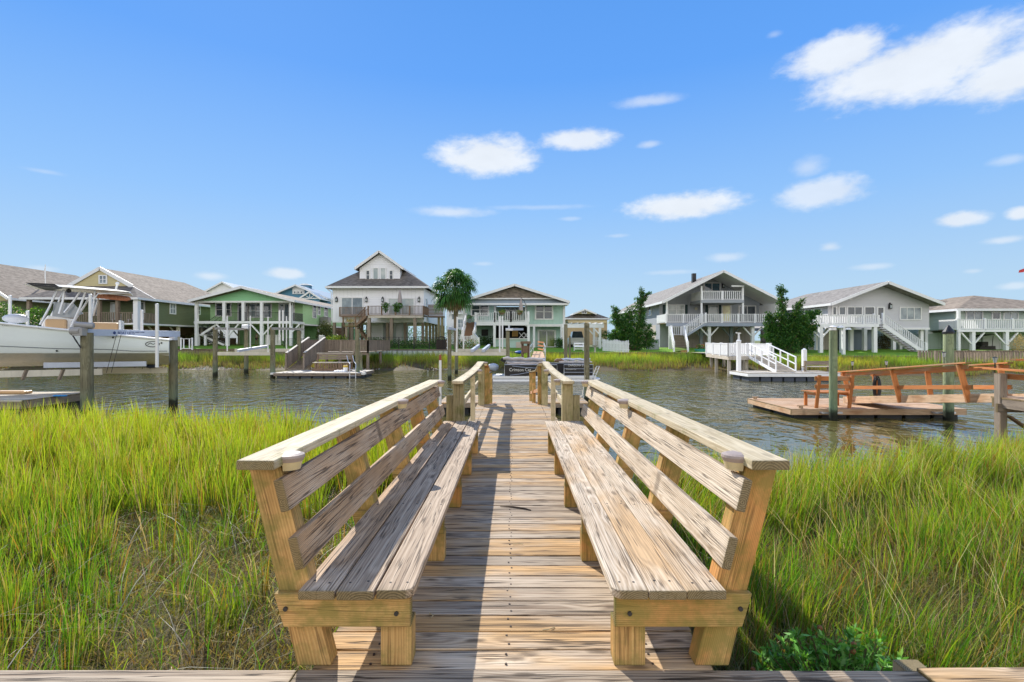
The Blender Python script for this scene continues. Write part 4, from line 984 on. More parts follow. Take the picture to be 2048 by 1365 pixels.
# console, seats
xc = BXL(118, 17); m = MB(); m.prism([(BXL(86, 17), YC - .42, 1.1), (BXL(150, 17), YC - .42, 1.1), (BXL(148, 17), YC - .42, 2.12), (BXL(100, 17), YC - .42, 2.22), (BXL(88, 17), YC - .42, 1.95)], (0, .84, 0)); m.build('console', M['gelw'], bo, bevel=.03)
m = MB(); m.box(BXL(92, 16.6), BXL(135, 16.6), YC - .62, YC - .40, 1.60, 2.10); m.build('console_seat', M['tan'], bo, bevel=.05)
m = MB(); m.prism([(BXL(108, 17), YC - .36, 2.18), (BXL(148, 17), YC - .36, 2.16), (BXL(170, 17), YC - .36, 2.30), (BXL(150, 17), YC - .36, 2.62), (BXL(112, 17), YC - .36, 2.66)], (0, .04, 0)); m.build('windscreen', m_glass('smoked_acrylic', (.16, .18, .20, 1), .08), bo)
m = MB(); m.box(BXL(187, 17), BXL(240, 17), YC - .5, YC + .5, 1.66, 2.02); m.box(BXL(183, 17), BXL(242, 17), YC - .52, YC + .52, 1.2, 1.72); m.build('leaning_seat', M['tan'], bo, bevel=.06)
m = MB(); m.box(BXL(240, 17), BXL(245, 17), YC - .54, YC + .54, 1.3, 2.10); m.build('seat_back_shell', M['gelw'], bo, bevel=.02)
m = MB(); m.box(BXL(285, 17), BXL(316, 17), YC - .5, YC + .5, 1.2, 1.52); m.build('stern_seat', M['tan'], bo, bevel=.05)
# hard top on its tube frame
def tz(px): return BZ(px, 572.5 + (px - 52) / 212 * 15.5, 16.9)
m = MB(); rings = []
for px, hh in ((60, .03), (80, .07), (150, .09), (230, .07), (262, .03)):
    x = BXL(px, 16.9); z = tz(px); rings.append([(x, YC - 1.0, z), (x, YC - .6, z - .02), (x, YC + .6, z - .02), (x, YC + 1.0, z), (x, YC + .6, z + hh), (x, YC - .6, z + hh)])
m.loft(rings); m.build('hard_top', m_paint('cream_hard_top', (.70, .66, .55, 1), .35), bo, bevel=.01)
m = MB(); m.prism([(BXL(50, 16), YC - .98, tz(50) + .04), (BXL(108, 16), YC - .98, tz(108) + .07), (BXL(120, 16), YC - .98, tz(120) - .03), (BXL(64, 16), YC - .98, tz(64) - .05)], (0, 1.9, .02)); m.build('visor', M['black'], bo)
TB = [((80, 16.3), 650, (114, 16.4), 580), ((142, 16.3), 654, (171, 16.4), 584), ((98, 17.7), 640, (128, 17.6), 580), ((150, 17.7), 640, (186, 17.6), 582), ((118, 16.3), 628, (128, 16.4), 580), ((128, 16.3), 626, (160, 16.4), 584), ((181, 16.3), 640, (190, 16.4), 580), ((186, 17.7), 632, (198, 17.6), 584)]
for (a, D1), y1, (b, D2), y2 in TB:
    m = MB(); p = BP(a, y1, D1); q = BP(b, y2, D2); mid = (p + q) / 2 + V((.03, 0, .02)); m.tube([p, mid, q], .032, 8); m.build('frame_tube', M['alu'], bo, smooth=True)
m = MB()
for s in (-.9, .9): m.tube([BP(186, 622, YC + s), BP(188, 600, YC + s), BP(196, 588, YC + s), BP(262, 586, YC + s)], .025, 8)
m.build('rod_holder_frame', M['alu'], bo, smooth=True)
m = MB()
for k in range(7): m.ball((BXL(200 + k * 8, 17) , YC - .5 + .16 * k, tz(215) - .16), .16, sq=(1.0, 1, .55))
m.build('life_jacket_bag', m_paint('orange_life_jackets', (.42, .17, .09, 1), .7), bo, smooth=True)
m = MB(); m.ball((BXL(137, 16.4), 16.45, tz(137) - .09), .07); m.build('spreader_light', M['black'], bo)
m = MB(); x = BXL(234, 16.9); m.cyl((x - .06, YC, tz(234) + .05), (x, YC, tz(234) + .30), .03, n=8); m.ball((x, YC, tz(234) + .32), .06); m.build('stern_light', M['gelw'], bo)
m = MB(); x = BXL(90, 17); m.cyl((x, YC, tz(90)), (x, YC, tz(90) + .75), .012, n=6); m.build('antenna', M['pvc'], bo)
m = MB(); m.prism([(BXL(160, 17), YC - .1, 1.45), (BXL(168, 17), YC - .1, 1.98), (BXL(176, 17), YC - .1, 2.02), (BXL(182, 17), YC - .1, 1.5)], (0, .2, 0)); m.build('helm_wheel_post', M['black'], bo)
m = MB(); m.ball((BXL(30, 17.2), 17.3, 2.12), .22, sq=(1.5, 1, .7)); m.build('trolling_motor', m_paint('grey_trolling_motor', (.45, .47, .50, 1), .4), bo, smooth=True)
m = MB(); m.tube([(BXL(8, 17), 17.2, 2.12), (BXL(50, 17), 17.3, 2.2)], .03, 6); m.build('motor_shaft', M['black'], bo)
m = MB(); m.cyl((BXL(302, 17), YC, 1.02), (BXL(306, 17), YC, .55), .09, .06, 8); m.ball((BXL(304, 17), YC, .52), .12, sq=(1.8, .6, .6)); m.build('outboard_leg', m_paint('navy_outboard', (.02, .03, .07, 1), .3), bo, smooth=True)

# the boat lies turned on its lift, bow toward the viewer
rv = (V(bo.location) - BC0) * KB
bo.location = BN + V((rv.x * math.cos(TH) - rv.y * math.sin(TH), rv.x * math.sin(TH) + rv.y * math.cos(TH), rv.z)); bo.rotation_euler = (0, 0, TH); bo.scale = (KB, KB, KB)
# ================================================================== far left lifts
for k, (px, D, t_, lab) in enumerate(((430.6, 34.7, 658, 'front left piling of the empty lift by the green house'), (492.5, 38.2, 660, 'back left piling of the empty lift by the green house'), (545.5, 33.4, 660, 'front piling between the empty lift and the brown ramp'), (598, 38, 662, 'back piling behind the brown ramp'), (715, 34, 659, 'piling at the right end of the brown float'), (899, 31, 660, 'front left piling of the centre boat lift'), (912.7, 37.2, 684, 'back left piling of the centre boat lift'), (1015.6, 31.2, 662, 'front right piling of the centre boat lift'), (1131.5, 33, 649, 'piling behind the pontoon boat'), (1139.5, 36, 672, 'thin piling right behind the pontoon boat'))):
    piling(px, D, t_, .155 if px < 800 else .12 if px < 1135 else .07, 'weathered ' + lab)
piling(722.5, 35.5, 706, .08, 'short thin post right of the brown float')
l2 = empty('boat_lift', (PX(486, 36), 36, -.2), 'empty weathered boat lift with white guide poles before the green house', 'boat lift')
m = MB(); m.beam((PX(427, 34.4), 34.4, PZ(657.3, 34.4)), (PX(497, 38.5), 38.5, PZ(659, 38.5)), .12, .16); m.build('top_beam', W['pale'], l2)
m = MB(); m.beam((PX(541, 33.2), 33.2, PZ(657.3, 33.2)), (PX(606, 38.3), 38.3, PZ(659, 38.3)), .12, .16); m.build('top_beam', W['pale'], l2)
m = MB(); m.beam((PX(436, 34.6), 34.6, PZ(708, 34.6)), (PX(542, 34.6), 34.6, PZ(708, 34.6)), .12, .22); m.build('cradle_beam', M['cream'], l2)
m = MB(); m.beam((PX(470, 38), 38, PZ(701, 38)), (PX(596, 38), 38, PZ(701, 38)), .12, .22); m.build('cradle_beam', M['cream'], l2)
m = MB(); m.beam((PX(476, 34.7), 34.7, PZ(702, 34.7)), (PX(534, 37.7), 37.7, PZ(693, 37.7)), .15, .17); m.build('bunk_board', M['alub'], l2)
for px, D, t_, b_ in ((454.5, 34.6, 632.7, 703), (500.5, 38, 632, 697), (536, 34.6, 634, 705), (573, 38, 633, 699), (559, 36, 621, 682), (566, 36, 621, 682)):
    m = MB(); x = PX(px, D); m.cyl((x, D, PZ(b_, D)), (x, D, PZ(t_, D)), .045 if px < 555 or px > 570 else .06, n=8); m.build('guide_pole', M['pvc'], l2)
m = MB(); x = PX(492, 38); m.box(x - .25, x + .25, 37.8, 38.2, PZ(659, 38), PZ(650, 38)); m.build('motor', M['alu'], l2, bevel=.05)
# brown float with ramp, bench, ladder
bf = float_dock('floating_dock', 'grey plank floating dock with brown ramp left of centre', -15.4, -9.8, 32.9, 36.2, -.66, W['pale'], W['grey'], M['greyfloat'], .17, 7, 'x')
for x in (-15.45, -9.75): m = MB(); m.box(x - .2, x + .2, 33.0, 33.3, -.78, -.66); m.build('pile_guide', M['pvc'], bf)
rm = empty('gangway', (-15.2, 38, -.1), 'weathered brown ramp with close picket rails down to the grey float', 'gangway')
m = MB()
for k in range(28): f = k / 27; m.box(-15.9, -14.6, 36 + 4 * f - .07, 36 + 4 * f + .06, -.66 + 1.16 * f, -.62 + 1.16 * f)
m.build('decking', W['grey'], rm)
for x in (-15.95, -14.7):
    rail_part(rm, W['grey'], (x, 36, -.62), (x, 40, .52), h=1.12, sp=.12, pk=.085, post=.12, npost=3, ph=-.03); m = MB(); m.beam((x, 36, 1.12 - .58), (x, 40, 1.12 + .55), .16, .05); m.build('cap_rail', W['pale'], rm)
tp = empty('pier', (-13, 43, .5), 'weathered brown pier platform with close picket rail between the ramp and the white house', 'pier')
m = MB(); planks(m, -16.1, -11.3, 40, 47.2, .54, 'x'); m.build('decking', W['grey'], tp)
for a, b in (((-14.55, 40.05, .52), (-11.35, 40.05, .52)), ((-11.35, 40.05, .52), (-11.35, 47, .52)), ((-16.05, 40.05, .52), (-16.05, 47, .52))): rail_part(tp, W['grey'], a, b, h=.95, sp=.12, pk=.09, post=.12, npost=4, ph=-.03, rail=.14)
for x, y in ((-16, 40.2), (-11.4, 40.2), (-13.6, 40.2), (-16, 44), (-11.4, 44)): m = MB(); m.cyl((x, y, -2), (x, y, .45), .12, n=10); m.build('support_pile', W['grey'], tp)
m = MB(); m.beam((-16.1, 40.1, .40), (-11.3, 40.1, .40), .05, .22); m.build('beam', W['grey'], tp)
bb = empty('bench', (-12.15, 35.3, -.66), 'grey slatted high backed bench on the float left of centre', 'bench')
x0, x1 = PX(633, 35.5), PX(706, 35.5)
for k, z in enumerate((.44, .30, .16)): m = MB(); m.box(x0, x1, 35.6, 35.64, z - .06, z + .06 + (.0)); m.build('back_slat', W['grey'], bb)
m = MB(); m.box(x0 - .1, x1, 35.0, 35.6, -.12, -.07); m.build('seat', W['pale'], bb)
for k in range(14): m = MB(); x = x0 + .1 + (x1 - x0 - .2) * k / 13; m.box(x - .06, x + .06, 35.02, 35.06, -.50, -.14); m.build('apron_slat', W['brown'], bb)
m = MB(); m.box(x0 - .1, x1, 35.0, 35.05, -.66, -.50); m.build('base_board', W['brown'], bb)
for x in (x0 + .06, x1 - .06): m = MB(); m.beam((x, 35.3, -.66), (x, 35.68, .53), .1, .1, up=(1, 0, 0)); m.build('leg', W['brown'], bb)
m = MB(); m.box(x0 - .03, x1 + .03, 35.58, 35.72, .52, .56); m.build('top_cap', W['pale'], bb)
la = empty('dock_ladder', (PX(700, 32.8), 32.8, -1), 'aluminium ladder with curved hand rails at the right end of the grey float', 'ladder')
for o_ in (0, .38):
    x = PX(694, 33) + o_; m = MB(); m.tube([(x + .25, 32.75, -1.25), (x + .25, 32.78, -.4), (x + .20, 33.0, -.1), (x - .02, 33.3, .05), (x - .18, 33.5, .45)], .025, 6); m.build('side_rail', M['alu'], la)
for z in (-1.1, -.85, -.45): m = MB(); m.cyl((PX(694, 33) + .25, 32.76, z), (PX(694, 33) + .63, 32.76, z), .02, n=6); m.build('rung', M['alu'], la)
m = MB()
for k in range(5): m.ball((PX(672, 33.6) + k * .13, 33.6, -.62), .14, sq=(1.2, 1.2, .6 + .2 * (k % 2)))
m.build('white_tarp', M['white'], None, 'crumpled white tarp lying on the grey float', 'tarp', smooth=True)
e = empty('bucket', (PX(691, 34), 34, -.66), 'white bucket with yellow band on the grey float beside the ladder', 'bucket'); x = PX(691, 34)
m = MB(); m.cyl((x, 34, -.66), (x, 34, -.36), .13, .16, 12); m.build('pail', M['white'], e); m = MB(); m.cyl((x, 34, -.36), (x, 34, -.22), .165, .15, 12); m.build('lid', m_paint('yellow_plastic', (.62, .42, .06, 1), .5), e)
# centre lift
l3 = empty('boat_lift', (PX(957, 33), 33, 0), 'empty cream beamed boat lift in front of the teal house', 'boat lift')
m = MB(); m.beam((PX(903, 31), 31, PZ(708, 31)), (PX(1012, 31.2), 31.2, PZ(708, 31.2)), .12, .21); m.build('cradle_beam', M['cream'], l3)
m = MB(); m.beam((PX(914, 34.5), 34.5, PZ(701, 34.5)), (PX(1012, 34.5), 34.5, PZ(701, 34.5)), .12, .2); m.build('cradle_beam', M['cream'], l3)
for a, b in ((944, 957), (966, 978)): m = MB(); m.beam((PX(a, 31), 30.9, PZ(702, 31)), (PX(b, 34), 34.3, PZ(692, 34)), .16, .18); m.build('bunk_board', M['alub'], l3)
for px, D, t_, b_ in ((913, 31, 634, 705), (927, 34.5, 641, 700), (999.5, 31, 633, 705), (1005, 34.5, 633, 700)): m = MB(); x = PX(px, D); m.cyl((x, D, PZ(b_, D)), (x + (.05 if px == 913 else 0), D, PZ(t_, D)), .05, n=8); m.build('guide_pole', M['pvc'], l3)
m = MB(); m.beam((PX(896, 31), 31, PZ(657, 31)), (PX(914, 37.4), 37.4, PZ(660, 37.4)), .12, .15); m.build('top_beam', M['alub'], l3)
m = MB(); m.beam((PX(1013, 31.2), 31.2, PZ(659, 31)), (PX(1046, 36), 37.4, PZ(659, 37.4)), .12, .15); m.build('top_beam', M['alub'], l3)
m = MB(); x = PX(1018, 31.2); m.box(x - .2, x + .25, 31, 31.4, PZ(662, 31), PZ(657, 31)); m.cyl((x, 31.2, PZ(657, 31)), (x, 31.2, PZ(650, 31)), .05, n=8); m.build('motor', M['alu'], l3, bevel=.03)

# ================================================================== pontoon boat
pb = empty('pontoon_boat', (PX(1092, 29.8), 30.6, WZ), 'black sided pontoon boat with grey cover moored beyond the floating dock', 'pontoon boat')
XA, XB = PX(986, 29.5), PX(1200, 29.5); YA, YB = 29.5, 31.9; zd = -.66
for y in (YA + .3, YB - .3):
    m = MB(); rings = []
    for x, r in ((XA - .05, .22), (XA, .30), (XB - .7, .30), (XB - .3, .24), (XB + .05, .06)): rings.append([(x, y + r * math.cos(q), WZ + .06 + (.30 - r) * .5 + r * math.sin(q)) for q in [i * math.pi / 8 for i in range(16)]])
    m.loft(rings); m.build('pontoon', M['alu'], pb, smooth=True)
m = MB(); m.box(XA - .1, XB - .25, YA, YB, zd - .06, zd); m.build('deck', M['alu'], pb)
m = MB(); m.box(XA - .12, XB - .22, YA - .02, YA + .02, zd - .12, zd + .03); m.build('deck_trim', M['gelw'], pb)
pblack = m_paint('black_fence_panel', (.018, .017, .018, 1), .3)
xf0, xf1 = PX(1009, 29.6), PX(1186, 29.6); zp = PZ(730.5, 29.6)
for (a, b, y) in ((xf0, PX(1114, 29.6), YA + .12), (PX(1128, 29.6), xf1, YA + .12), (xf0, xf1, YB - .12)):
    m = MB(); m.box(a, b, y - .015, y + .015, zd + .05, zp); m.build('side_panel', pblack, pb)
    m = MB(); m.tube([(a, y - .03, zd + .02), (a, y - .03, zp + .02), (b, y - .03, zp + .02), (b, y - .03, zd + .02)], .02, 6)
    if a > 2.5: m.tube([(a, y - .04, zp - .22), (b, y - .04, zp - .22)], .014, 6); m.tube([(a, y - .04, zp - .42), (b, y - .04, zp - .42)], .014, 6)
    m.build('fence_rail', M['alu'], pb)
for x in (xf0, xf1): m = MB(); m.box(x - .015, x + .015, YA + .14, YB - .14, zd + .05, zp); m.build('end_panel', pblack, pb)
for y0 in (YA + .2, YB - .85):
    m = MB(); m.box(xf0 + .1, xf0 + 2.6, y0, y0 + .6, zd + .02, zp + .02); m.build('couch', m_paint('mauve_grey_vinyl', (.42, .36, .34, 1), .5), pb, bevel=.06)
# folded bimini bundle and covers along the top
m = MB(); za = PZ(720, 29.7); cv = m_paint('grey_cover_cloth', (.52, .47, .45, 1), .75)
for k, (a, b, za_, zb_, r) in enumerate(((1006, 1086, 717.5, 719.5, .11), (1010, 1090, 723, 722, .10), (1014, 1100, 726.5, 728, .07), (1120, 1180, 719, 719.5, .08), (1118, 1184, 724, 724, .06))):
    m = MB(); p = P(a, za_, 29.9 + .2 * (k % 2)); q = P(b, zb_, 29.9 + .2 * (k % 2)); n_ = 9
    m.tube([p + (q - p) * (i / n_) + V((0, 0, .03 * math.sin(i * 2.1 + k))) for i in range(n_ + 1)], r, 8, rs=[r * (.6 + .4 * abs(math.sin(i * 1.3 + k))) for i in range(n_ + 1)]); m.build('folded_cover', cv if k % 2 == 0 else M['alub'], pb, smooth=True)
m = MB(); m.prism([P(1003, 717, 30), P(1014, 716, 30), P(1010, 726, 30), P(1004, 724, 30), P(1000, 721, 30)], (0, .3, 0)); m.build('bimini_boot', M['black'], pb)
m = MB()
for k in range(5): m.ball(P(1112 + 3 * k, 722 - (k % 2) * 2, 30), .12, sq=(1, 1, .7))
m.build('gear_pile', W['brown'], pb)
for a, b in (((1024, 732.5), (1078, 737)), ((1020, 751), (1058, 745))): m = MB(); m.tube([P(a[0], a[1], 29.45), P((a[0] + b[0]) / 2, (a[1] + b[1]) / 2 + .8, 29.35), P(b[0], b[1], 29.4)], .014, 5); m.build('mooring_line', M['alu'], pb)
wtx = m_paint('white_lettering', (.75, .74, .70, 1), .5)
rot0 = Euler((math.radians(90), 0, 0)); q = P(1018.3, 743, 29.55); text_obj('Crimson Cat', .26, (q.x, YA + .09, q.z), rot0, wtx, pb, ext=.004, sx=.92)
q = P(1136, 732.5, 29.55); text_obj('CAROLINA 21 R', .18, (q.x, YA + .085, PZ(732.8, 29.6)), rot0, wtx, pb, ext=.004, sx=.85); q = P(1132.5, 740, 29.55); text_obj('Crimson Cat', .11, (q.x, YA + .085, PZ(740, 29.6)), rot0, wtx, pb, ext=.003)
e = pb; m = MB(); x = PX(986, 30.3); m.ball((x, 30.6, PZ(735, 30.3)), .30, sq=(1.15, .8, .75)); m.build('outboard_cowl', m_paint('pale_blue_grey_outboard', (.42, .47, .55, 1), .35), pb, smooth=True)
m = MB(); m.beam((x - .15, 30.6, PZ(740, 30.3)), (x - .55, 30.6, PZ(755, 30.3)), .2, .22); m.build('outboard_leg', M['alub'], pb, bevel=.04)
ld = PX(1181, 29.6)
for o_ in (0, .17): m = MB(); m.beam(P(1181, 763, 29.3) + V((o_, 0, 0)), P(1193, 733, 29.5) + V((o_, 0, 0)), .03, .03, up=(0, 1, 0)); m.build('ladder_rail', M['alu'], pb)
for f in (.2, .5, .8, 1.0): p = P(1181, 763, 29.3) * (1 - f) + P(1193, 733, 29.5) * f; m = MB(); m.cyl(p, p + V((.17, 0, 0)), .015, n=6); m.build('ladder_rung', M['alu'], pb)
# small aluminium gangway with orange rails, behind the pontoon
ag = empty('gangway', (PX(1075, 42), 42, 0), 'small aluminium gangway with orange wooden rails behind the pontoon boat', 'gangway')
m = MB(); a0, a1 = P(1062, 716, 36), P(1090, 716, 36); b0, b1 = P(1068, 703, 45), P(1086, 703, 45); m.raw([a0, a1, b1, b0], [(0, 1, 2, 3)]); m.raw([p - V((0, 0, .08)) for p in (a0, a1, b1, b0)], [(3, 2, 1, 0)]); m.build('decking', W['odeck'], ag)
m = MB(); m.raw([P(1061, 716, 35.95), P(1091, 716, 35.95), P(1092, 725, 35.95), P(1060, 725, 35.95)], [(0, 1, 2, 3)]); m.build('end_flap', M['alub'], ag)
for (f0, f1, tt) in ((P(1060, 718, 36), P(1067, 704, 45), 0), (P(1091, 718, 36), P(1087, 704, 45), 1)):
    h_ = V((0, 0, .85)); m = MB(); m.tube([f0, f0 + h_, f1 + h_, f1], .025, 6); m.tube([f0 + h_ * .5, f1 + h_ * .5], .02, 6); m.tube([(f0 + f1) / 2, (f0 + f1) / 2 + h_], .02, 6); m.build('side_frame', M['alu'], ag)
for z in (684, 691, 698): m = MB(); m.beam(P(1076, z, 46), P(1088, z + 2, 43), .05, .12); m.build('orange_rail', W['orange'], ag)
fc = empty('cleaning_station', (PX(1051, 41), 41, -1), 'dark brown wooden stand with shelf behind the pontoon boat left of the small gangway', 'stand')
m = MB(); m.box(PX(1041, 41), PX(1061, 41), 40.6, 41.4, PZ(688, 41), PZ(683, 41)); m.build('table_top', W['brown'], fc)
for px in (1045, 1057): m = MB(); m.cyl((PX(px, 41), 41, -1.2), (PX(px, 41), 41, PZ(687, 41)), .1, n=8); m.build('leg', W['brown'], fc)
m = MB(); m.box(PX(1046, 41), PX(1056, 41), 40.8, 41.2, PZ(706, 41), PZ(692, 41)); m.build('cabinet', W['brown'], fc)
MB().ball(P(1040, 705, 45), .3, sq=(1.6, 1, .5)).build('blue_tarp', m_paint('blue_tarp', (.02, .10, .35, 1), .6), None, 'bundle of dark blue tarp on the bank left of the small gangway', 'tarp', smooth=True)

# ================================================================== white pier right of centre
wf = float_dock('floating_dock', 'white edged floating dock on blue grey floats right of centre', 13.95, 19.7, 30.4, 33.0, -.52, W['pale'], M['white'], M['greyfloat'], .18, 8, 'x')
wp = empty('pier', (16.3, 40, .3), 'raised white railed pier right of centre in front of the grey house', 'pier')
m = MB(); y = 35.0; wpx0 = lambda y: 14.8 + (y - 35) * .155 if y < 42 else 16.4
while y < 47.2: m.box(wpx0(y), 17.7 if y < 42 else 18.3, y, y + .14, .305, .34); y += .147
m.build('decking', W['pale'], wp)
m = MB(); m.beam((14.75, 35, .22), (17.7, 35, .22), .06, .26); m.beam((14.78, 35, .22), (15.86, 42, .22), .06, .26); m.build('fascia', W['pale'], wp)
for a, b, n_ in (((14.82, 35.1, .34), (15.9, 42, .34), 4), ((14.82, 35.08, .34), (16.05, 35.08, .34), 2), ((17.6, 35.08, .34), (17.6, 46, .34), 5)): rail_part(wp, M['white'], a, b, h=.86, sp=.13, pk=.06, post=.16, npost=n_, ph=.05)
for x, y in ((14.9, 35.3), (16.1, 35.3), (17.5, 35.3), (15.5, 39), (17.5, 39), (16.2, 41.8), (17.5, 42.5)): m = MB(); m.cyl((x, y, -2), (x, y, .2), .12, n=10); m.build('support_pile', W['pale'], wp)
wr = empty('gangway', (16.7, 33.2, 0), 'white gangway with open two bar rails sloping down to the right floating dock', 'gangway')
m = MB()
for k in range(26): f = k / 25; m.box(16.15, 17.3, 31.4 + 3.6 * f - .06, 31.4 + 3.6 * f + .06, -.50 + .82 * f, -.46 + .82 * f)
m.build('decking', W['pale'], wr)
for x in (16.12, 17.33):
    a = V((x, 31.35, -.46)); b = V((x, 35.0, .36)); h_ = V((0, 0, .86))
    m = MB(); m.beam(a - V((0, 0, .06)), b - V((0, 0, .06)), .05, .18); m.build('side_beam', M['white'], wr)
    m = MB(); m.beam(a + h_, b + h_, .08, .05); m.beam(a + h_ * .5, b + h_ * .5, .04, .06); m.build('hand_rail', M['white'], wr)
    for f in (0.01, .25, .5, .75): p = a + (b - a) * f; m = MB(); m.beam(p, p + h_, .07, .07, up=(0, 1, 0)); m.build('rail_post', M['white'], wr)
e = empty('white_post', (PX(1477.5, 32.6), 32.6, -2), 'tall white boxed piling with a small weather vane beside the white gangway', 'post'); x = PX(1477.5, 32.6)
m = MB(); m.box(x - .11, x + .11, 32.5, 32.72, -2, PZ(682, 32.6)); m.build('shaft', M['white'], e); m = MB(); m.cyl((x, 32.6, PZ(682, 32.6)), (x, 32.6, PZ(679, 32.6)), .18, .05, 4); m.build('cap', M['white'], e)
m = MB(); m.cyl((x, 32.6, PZ(680, 32.6)), (x, 32.6, PZ(667, 32.6)), .07, .05, 8); m.beam((x - .18, 32.6, PZ(666, 32.6)), (x + .14, 32.6, PZ(667, 32.6)), .04, .06); m.build('weather_vane', M['pvc'], e)
e = empty('white_post', (PX(1608.5, 32.3), 32.3, -2), 'white boxed piling beside the grey board bench on the white edged dock', 'post'); x = PX(1608.5, 32.3)
m = MB(); m.box(x - .11, x + .11, 32.2, 32.42, -2, PZ(700, 32.3)); m.build('shaft', M['white'], e); m = MB(); m.cyl((x, 32.3, PZ(700, 32.3)), (x, 32.3, PZ(697, 32.3)), .16, .04, 4); m.build('cap', M['white'], e)
e = empty('bench', (PX(1634, 32), 32, -.52), 'grey board bench back on the white edged floating dock', 'bench')
xa, xb = PX(1609, 32), PX(1660, 32)
m = MB(); m.box(xa, xb, 31.9, 31.95, PZ(730, 32), PZ(722.5, 32)); m.build('back_board', W['grey'], e); m = MB(); m.box(xa, xb, 31.9, 32.4, PZ(734.5, 32), PZ(733, 32)); m.build('seat', W['pale'], e)
m = MB(); m.box(xb - .12, xb, 31.96, 32.1, -.52, PZ(722, 32)); m.build('leg', W['grey'], e); m = MB(); m.box(xa, xa + .1, 31.96, 32.1, -.52, PZ(722, 32)); m.build('leg', W['grey'], e)
# brown pier far right
bp_ = empty('pier', (36, 38, 0), 'brown wooden pier with slatted rails at the right edge beyond the orange gangway', 'pier')
xa, xb = PX(1872, 38), PX(2075, 38)
m = MB(); planks(m, xa, xb, 38, 39.6, -.30, 'y'); m.build('decking', W['grey'], bp_)
m = MB(); m.beam((xa, 38, -.42), (xb, 38, -.42), .06, .2); m.build('beam', W['grey'], bp_)
rail_part(bp_, W['grey'], (xa, 38.03, -.30), (xb, 38.03, -.30), h=.95, sp=.21, pk=.09, post=.14, npost=5, ph=.02, rail=.14)
rail_part(bp_, W['grey'], (xa, 39.57, -.30), (xb, 39.57, -.30), h=.95, sp=.21, pk=.09, post=.14, npost=5, ph=.02, rail=.14)
for px in (1885, 1960, 2030): m = MB(); x = PX(px, 38.2); m.cyl((x, 38.2, -2), (x, 38.2, -.5), .12, n=8); m.build('support_pile', W['grey'], bp_)
# ================================================================== houses
S = {}
S['olive'] = m_siding('olive_green_siding', (.17, .20, .10, 1)); S['cream'] = m_siding('cream_yellow_siding', (.58, .50, .27, 1), .14, False)
S['green'] = m_siding('light_green_siding', (.42, .66, .34, 1)); S['green2'] = m_siding('mid_green_siding', (.28, .58, .31, 1)); S['greenpan'] = m_siding('green_batten_panel', (.32, .58, .27, 1), .6, True)
S['white'] = m_siding('white_batten_siding', (.86, .86, .88, 1), .42, True, .04); S['whitelap'] = m_siding('white_lap_siding', (.86, .86, .88, 1), .2, False, .04)
S['teal'] = m_siding('teal_batten_siding', (.44, .62, .55, 1), .42, True); S['tealpan'] = m_paint('teal_panel', (.46, .62, .58, 1), .5)
S['shake'] = m_shingle('grey_brown_cedar_shakes', (.13, .11, .095, 1), (.34, .28, .23, 1))
S['grey'] = m_siding('grey_board_siding', (.36, .385, .42, 1), .3, True); S['taupe'] = m_siding('taupe_panel_siding', (.52, .46, .39, 1), 1.2, True); S['greyv'] = m_siding('grey_lap_siding', (.60, .60, .62, 1), .13)
S['slate'] = m_siding('slate_batten_siding', (.17, .21, .25, 1), .4, True); S['seafoam'] = m_siding('pale_seafoam_siding', (.50, .60, .53, 1), .15); S['seabat'] = m_siding('seafoam_batten_siding', (.52, .62, .53, 1), .42, True)
S['blue'] = m_siding('blue_siding', (.09, .24, .36, 1), .2)
R_ = {}
R_['tan'] = m_shingle('tan_grey_roof_shingles', (.17, .135, .10, 1), (.36, .29, .22, 1)); R_['brown'] = m_shingle('dark_brown_roof_shingles', (.085, .075, .065, 1), (.22, .19, .16, 1))
R_['grey'] = m_shingle('grey_roof_shingles', (.17, .155, .14, 1), (.32, .295, .26, 1)); R_['blue'] = m_paint('blue_grey_metal_roof', (.30, .36, .40, 1), .4, .1, 1)
brick = m_shingle('dark_brick', (.16, .10, .07, 1), (.30, .20, .14, 1))

def window(root, ax, c, a0, a1, z0, z1, face=-1, cols=2, rows=1, glass=None, fw=.10, frame=None, name='window', sill=True):
    """ax 'y': plane y=c looking along face*y ; ax 'x': plane x=c"""
    if a0 > a1: a0, a1 = a1, a0
    if z0 > z1: z0, z1 = z1, z0
    def bx(m, u0, u1, v0, v1, d0, d1):
        q0, q1 = c + face * d0, c + face * d1
        if ax == 'y': m.box(u0, u1, q0, q1, v0, v1)
        else: m.box(q0, q1, u0, u1, v0, v1)
    m = MB()
    bx(m, a0 - fw * .3, a0 + fw, z0, z1, -.02, .07); bx(m, a1 - fw, a1 + fw * .3, z0, z1, -.02, .07); bx(m, a0 + fw, a1 - fw, z1 - fw, z1, -.02, .068); bx(m, a0 + fw, a1 - fw, z0, z0 + fw, -.02, .068)
    for i in range(1, cols): x = a0 + (a1 - a0) * i / cols; bx(m, x - fw * .4, x + fw * .4, z0 + fw, z1 - fw, -.01, .06)
    for i in range(1, rows): z = z0 + (z1 - z0) * i / rows; bx(m, a0 + fw, a1 - fw, z - fw * .25, z + fw * .25, -.01, .055)
    w_ = m.build(name, frame or M['trim'], root)
    m = MB(); bx(m, a0 + fw * .9, a1 - fw * .9, z0 + fw * .9, z1 - fw * .9, -.01, .03); m.build('pane', glass or M['glass'], w_)
    return w_
def wpx(root, D, px0, px1, py0, py1, cols=2, rows=1, **k): return window(root, 'y', D, PX(px0, D), PX(px1, D), PZ(py1, D), PZ(py0, D), -1, cols, rows, **k)
